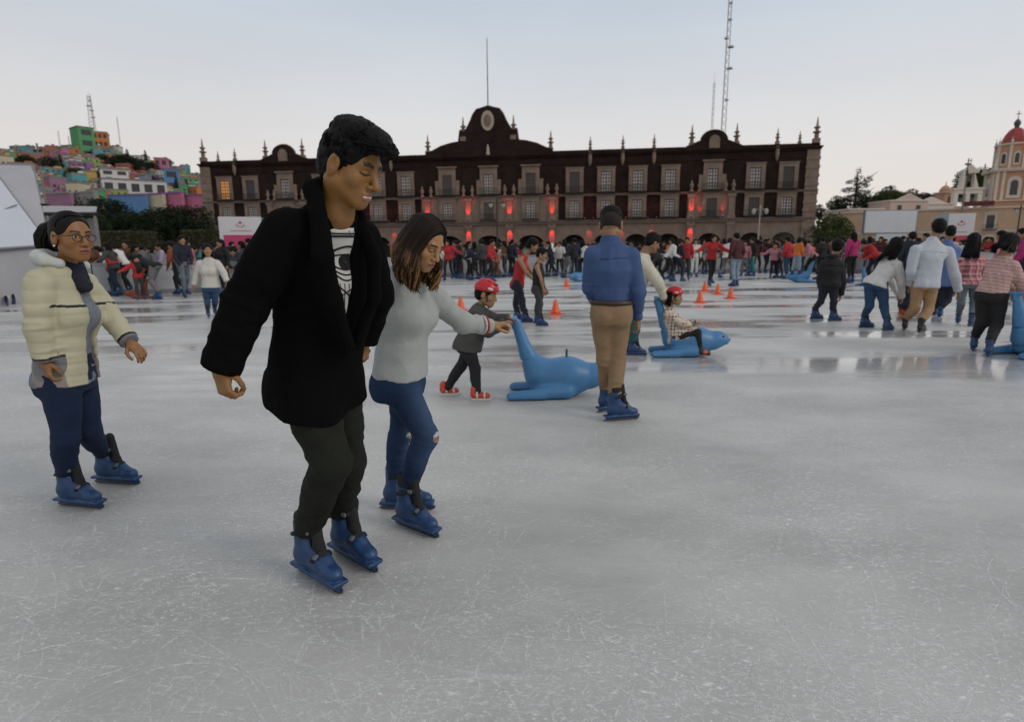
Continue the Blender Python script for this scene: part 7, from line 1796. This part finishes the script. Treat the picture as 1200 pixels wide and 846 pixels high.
CC = {'black': BLK_CLOTH, 'navy': DARK_NAVY, 'white': PLAIN_WHITE, 'red': RED_CLOTH, 'maroon': MAROON, 'grey': GREYC, 'dark grey': DK_GREY, 'pink': PINKC, 'orange': ORANGE_C, 'rust': RUST, 'magenta': MAGENTA, 'light blue': LTBLUE, 'blue': BLUE_DENIM, 'tan': TAN, 'cream': CREAM, 'green': GREEN_C, 'brown': BROWN, 'lilac': LILAC, 'teal': TEALC, 'grey blue': GREY_DENIM}
SKT = [fab('skin_cloth_dummy', (.1, .1, .1))]
POSE_W = {'stand_m': 'standing man', 'stand_f': 'standing woman', 'walk_m': 'striding man', 'walk_f': 'woman arms out', 'push_f': 'leaning woman', 'push_m': 'leaning man', 'bent': 'person bent double', 'arms_m': 'man arms out', 'child': 'skating child', 'child_f': 'girl arms out', 'watch_m': 'watching man', 'watch_f': 'watching woman', 'watch_up': 'person hands raised'}
PLACED = []
used_t = set()
def place(kind, X, Y, top, bot, face, z=0.0, s=1.0, where='', label=None):
    src = TPL[kind]; o = src if kind not in used_t else copy_tree(src); used_t.add(kind)
    o.location = (X, Y, z); o.rotation_euler = (0, 0, R(face)); o.scale = (s, s, s * (.97 + .06 * random.random()))
    nm = None
    for ch in o.children:
        b = ch.name.split('.')[0]
        if b in ('jacket', 'sweater', 'shirt'): recolour(ch, CC[top]); nm = b
        elif b == 'trousers': recolour(ch, CC[bot])
    lb = label or f'{POSE_W[kind]} in {top} {nm}, {bot} trousers, {where}'
    PLACED.append([o, lb, pix((X, Y, z))[0], where]); return o
def on_ice(kind, px, py, top, bot, face, s=1.0, where='', label=None):
    p = at_z(px, py, 0); return place(kind, p[0], p[1], top, bot, face, 0.0, s, where, label)
# facing: 0 away, -90 to the right, 90 to the left, 180 towards us
A_ = 'on the left ice'; B_ = 'below the palace centre'; C_ = 'below the right pavilion'; D_ = 'on the far right'
on_ice('push_m', 116, 341, 'navy', 'black', -70, 1, A_); on_ice('stand_f', 135, 347, 'red', 'blue', -95, .9, A_, 'girl in long red coat beside the woman in white, behind the glasses woman'); on_ice('push_f', 152, 346, 'white', 'black', 80, 1.0, A_, 'woman in white jacket and black trousers leaning to the girl in red')
on_ice('bent', 186, 351, 'black', 'grey', 85, 1.05, A_, 'man in black jacket and grey trousers bent double over a brown child'); on_ice('child', 171, 348, 'brown', 'navy', 90, 1.1, A_, 'child in brown jacket held by the bending man'); on_ice('walk_m', 212, 346, 'rust', 'black', 80, .98, A_, 'skater in rust vest and black trousers left of the white jacket woman'); on_ice('child_f', 203, 342, 'lilac', 'grey', -60, .95, A_)
on_ice('stand_m', 100, 343, 'black', 'navy', -150, 1, A_); on_ice('walk_m', 228, 336, 'red', 'navy', 120, .95, A_); on_ice('stand_f', 266, 345, 'black', 'black', 150, 1, A_); on_ice('walk_f', 292, 342, 'dark grey', 'light blue', 100, 1, A_); on_ice('push_m', 300, 352, 'navy', 'grey blue', 95, 1, A_)
on_ice('walk_f', 526, 329, 'red', 'black', 170, 1.02, B_, 'woman in puffed red jacket beside the sweater woman\'s face'); on_ice('stand_m', 538, 327, 'black', 'navy', -60, 1, B_); on_ice('stand_f', 549, 328, 'lilac', 'black', -90, 1, B_); on_ice('push_f', 557, 329, 'navy', 'black', 80, 1, B_); on_ice('stand_m', 566, 329, 'dark grey', 'black', 20, 1, B_); on_ice('walk_m', 574, 330, 'red', 'black', -120, .98, B_); on_ice('child', 583, 326, 'rust', 'brown', 90, 1.15, B_)
on_ice('stand_f', 592, 325, 'brown', 'navy', 60, 1, B_); on_ice('stand_m', 600, 325, 'navy', 'black', -30, 1, B_); on_ice('walk_m', 646, 325, 'black', 'navy', 90, 1, B_); on_ice('push_m', 664, 326, 'black', 'grey', -80, 1.02, B_); on_ice('stand_m', 673, 326, 'navy', 'navy', 10, 1.05, B_); on_ice('stand_f', 682, 325, 'white', 'black', -30, 1, B_); on_ice('stand_m', 656, 324, 'white', 'black', 150, .98, B_)
on_ice('push_m', 772, 329, 'dark grey', 'black', 110, .9, C_); on_ice('push_f', 781, 330, 'white', 'black', -100, 1, C_); on_ice('walk_m', 792, 330, 'navy', 'navy', -60, 1, C_); on_ice('stand_f', 787, 327, 'white', 'grey', 80, 1, C_); on_ice('stand_m', 803, 329, 'red', 'dark grey', 160, 1, C_); on_ice('stand_f', 813, 325, 'white', 'white', 170, 1, C_, 'woman dressed all in white left of the woman in red')
on_ice('walk_f', 832, 335, 'red', 'black', 185, 1.03, C_, 'woman in wide red top and black trousers skating towards us above the orange cones'); on_ice('walk_m', 850, 328, 'white', 'grey', -60, 1.02, C_, 'man in white shirt and grey trousers striding right of the woman in red'); on_ice('stand_m', 861, 336, 'maroon', 'light blue', 20, 1.08, C_, 'man in maroon jacket and pale jeans standing alone with his back to us'); on_ice('stand_f', 872, 324, 'pink', 'grey', 140, .95, C_); on_ice('stand_m', 880, 324, 'black', 'teal', 100, 1, C_)
on_ice('child_f', 906, 326, 'pink', 'black', 150, 1.2, C_); on_ice('stand_f', 913, 326, 'teal', 'navy', 100, .95, C_); on_ice('stand_m', 921, 327, 'red', 'blue', 30, 1, C_); on_ice('push_f', 951, 330, 'pink', 'black', 80, 1.02, C_, 'woman in pink top pushing the child on the far blue seal'); on_ice('stand_m', 961, 328, 'black', 'black', 0, 1.0, C_)
on_ice('stand_f', 996, 332, 'magenta', 'black', 10, 1.05, D_, 'girl in bright magenta top and black trousers left of the crowd fence'); on_ice('push_m', 1024, 333, 'red', 'navy', 90, 1, D_); on_ice('stand_m', 1062, 348, 'navy', 'black', -20, 1, D_, 'man in navy top and black trousers just beyond the leaning woman in white'); on_ice('child', 1050, 330, 'rust', 'black', 60, 1, D_); on_ice('stand_f', 1166, 345, 'pink', 'black', 30, 1, D_); on_ice('walk_m', 1196, 350, 'magenta', 'navy', 60, 1, D_); on_ice('stand_m', 1080, 334, 'maroon', 'black', 100, 1, D_); on_ice('stand_m', 985, 327, 'dark grey', 'black', 60, 1, D_)
p = at_z(930, 331, 0); place('child', p[0], p[1] - .1, 'orange', 'light blue', -70, .30, 1.15, C_, 'child in orange jacket riding the far blue seal')
p = at_z(938, 331, 0); seal((p[0], p[1], 0), R(170), 'blue plastic seal aid far off under the right corner of the palace', 1.1)
p = at_z(679, 330, 0); seal((p[0], p[1] + .3, 0), R(200), 'blue plastic seal aid at the back of the rink below the palace centre', 1.0)
p = at_z(1016, 335, 0); seal((p[0], p[1], 0), R(30), 'blue plastic seal aid beside the crowd fence', .9)
p = at_z(163, 350, 0); seal((p[0], p[1], 0), R(185), 'orange brown seal aid in front of the brown child on the left', .8, M('seal_orange_plastic', (.26, .055, .015), .45, .1, 5))
# everyone else, along the barrier and in the square behind it
_eb = np.array(_edge)
def edge_y(X): return float(np.interp(X, _eb[:, 0], _eb[:, 1]))
def fill():
    g = np.random.default_rng(33)
    tops = ['black'] * 6 + ['navy'] * 4 + ['maroon'] * 3 + ['red'] * 4 + ['white'] * 3 + ['dark grey'] * 4 + ['grey'] * 2 + ['pink', 'rust', 'green', 'lilac', 'brown', 'brown', 'teal', 'magenta', 'orange', 'tan']
    bots = ['black'] * 5 + ['navy'] * 4 + ['blue'] * 2 + ['grey', 'grey blue', 'dark grey', 'dark grey', 'brown']
    zones = ((95, 330, 34, 'behind the left barrier'), (490, 720, 34, 'behind the middle barrier'), (735, 965, 50, 'behind the pavilion barrier'), (962, 1200, 40, 'before the cream building'))
    for a, b, n, wh in zones:
        for i in range(n):
            px = a + (b - a) * (i + g.random()) / n; d = ray(px, 300); X = None
            near = g.random() < .5
            for Y in np.arange(14, 60, .25):
                X = d[0] / d[1] * Y
                if Y > edge_y(X) + .6: break
            Y += (g.random() * 1.6 if near else 1.5 + 9 * g.random()); X = d[0] / d[1] * Y
            kind = str(g.choice(['watch_m', 'watch_m', 'watch_f', 'watch_f', 'watch_f', 'watch_up' if g.random() < .4 else 'watch_m']))
            place(kind, X, Y, str(g.choice(tops)), str(g.choice(bots)), 180 + g.normal() * 60 if g.random() < .65 else g.random() * 360, -.10, .93 + .13 * g.random(), wh)
    for a, b, n, wh in ((505, 600, 9, B_), (640, 690, 4, B_), (765, 985, 24, C_), (985, 1110, 9, D_), (120, 300, 5, A_)):
        for i in range(n):
            px = a + (b - a) * (i + g.random()) / n; d = ray(px, 300)
            for Y in np.arange(14, 60, .25):
                X = d[0] / d[1] * Y
                if Y > edge_y(X) - .6: break
            Y -= g.random() * 2.2; X = d[0] / d[1] * Y
            kind = str(g.choice(['stand_m', 'stand_f', 'walk_m', 'push_f', 'push_m', 'arms_m', 'walk_f', 'child', 'child_f']))
            place(kind, X, Y, str(g.choice(tops)), str(g.choice(bots)), g.random() * 360, 0, .95 + .1 * g.random(), wh)
fill()
def ordinal(i): return ['leftmost', 'second from left', 'third from left', 'fourth from left', 'fifth from left', 'sixth from left', 'seventh from left', 'eighth from left', 'ninth from left'][min(i, 8)]
def name_crowd():
    by = {}
    for r in PLACED: by.setdefault(' '.join(r[1].split()), []).append(r)
    for lb, rs in by.items():
        rs.sort(key=lambda r: r[2])
        for i, r in enumerate(rs):
            l = lb if len(rs) == 1 else f'{ordinal(i)} {lb}'
            w = l.split()
            tag(r[0], l, 'person', 'people in the crowd around the rink')
    for k, t in TPL.items():
        if k not in used_t:
            for c in list(t.children): bpy.data.objects.remove(c)
            bpy.data.objects.remove(t)
name_crowd()

# ---- marks cut by the blades: thousands of shallow arcs of white ice dust
def skate_marks():
    g = np.random.default_rng(17); Vs = []; Fs = []; n = 0
    for i in range(26000):
        D = 1.3 + 10.5 * g.random() ** 1.5; X = (g.random() * 2 - 1) * (D * .95 + 1.0)
        if vnoise(np.array([[X * .55, D * .7, 2.5]]), 4)[0] + .55 * vnoise(np.array([[X * 1.7, D * 2.1, .5]]), 5)[0] < g.random() * .9 - .35: continue
        a = g.random() * 2 * PI; L = .025 + .65 * g.random() ** 3.2; kap = g.normal() * .9 + (g.normal() * 2.6 if g.random() < .4 else 0); w = (.0009 + .0022 * g.random() ** 2.2) * (1 + .16 * D)
        m = 4 + int(L * 7); t = np.linspace(0, L, m); th = a + kap * t; x = X + np.concatenate([[0], np.cumsum(np.cos(th[:-1]) * (L / (m - 1)))]); y = D + np.concatenate([[0], np.cumsum(np.sin(th[:-1]) * (L / (m - 1)))])
        ww = w * np.sin(np.linspace(.12, PI - .12, m)) ** .5 * (1 + .5 * g.normal(size=m).clip(-1, 1)); nx, ny = -np.sin(th), np.cos(th); z = .0008 + .0004 * (i % 3)
        V = np.stack([np.stack([x + nx * ww, y + ny * ww, np.full(m, z)], 1), np.stack([x - nx * ww, y - ny * ww, np.full(m, z)], 1)], 1).reshape(-1, 3); j = np.arange(m - 1) * 2
        Vs.append(V); Fs.append(np.stack([j + n, j + 1 + n, j + 3 + n, j + 2 + n], 1)); n += 2 * m
    m_, nt, N, L_, b = new_mat('ice_dust'); b.inputs['Base Color'].default_value = (.80, .81, .80, 1); b.inputs['Roughness'].default_value = .9; tc = N.new('ShaderNodeTexCoord'); nz = N.new('ShaderNodeTexNoise'); nz.inputs['Scale'].default_value = 34; nz.inputs['Detail'].default_value = 4; nz.inputs['Roughness'].default_value = .7; L_.new(tc.outputs['Object'], nz.inputs['Vector']); mr = N.new('ShaderNodeMapRange'); mr.inputs[1].default_value = .40; mr.inputs[2].default_value = .66; mr.inputs[4].default_value = .75; L_.new(nz.outputs['Fac'], mr.inputs[0]); L_.new(mr.outputs[0], b.inputs['Alpha'])
    o = link_mesh('skate_marks', mesh_np('skate_marks', np.concatenate(Vs), np.concatenate(Fs), False), m_); o['kind'] = 'stuff'

skate_marks()
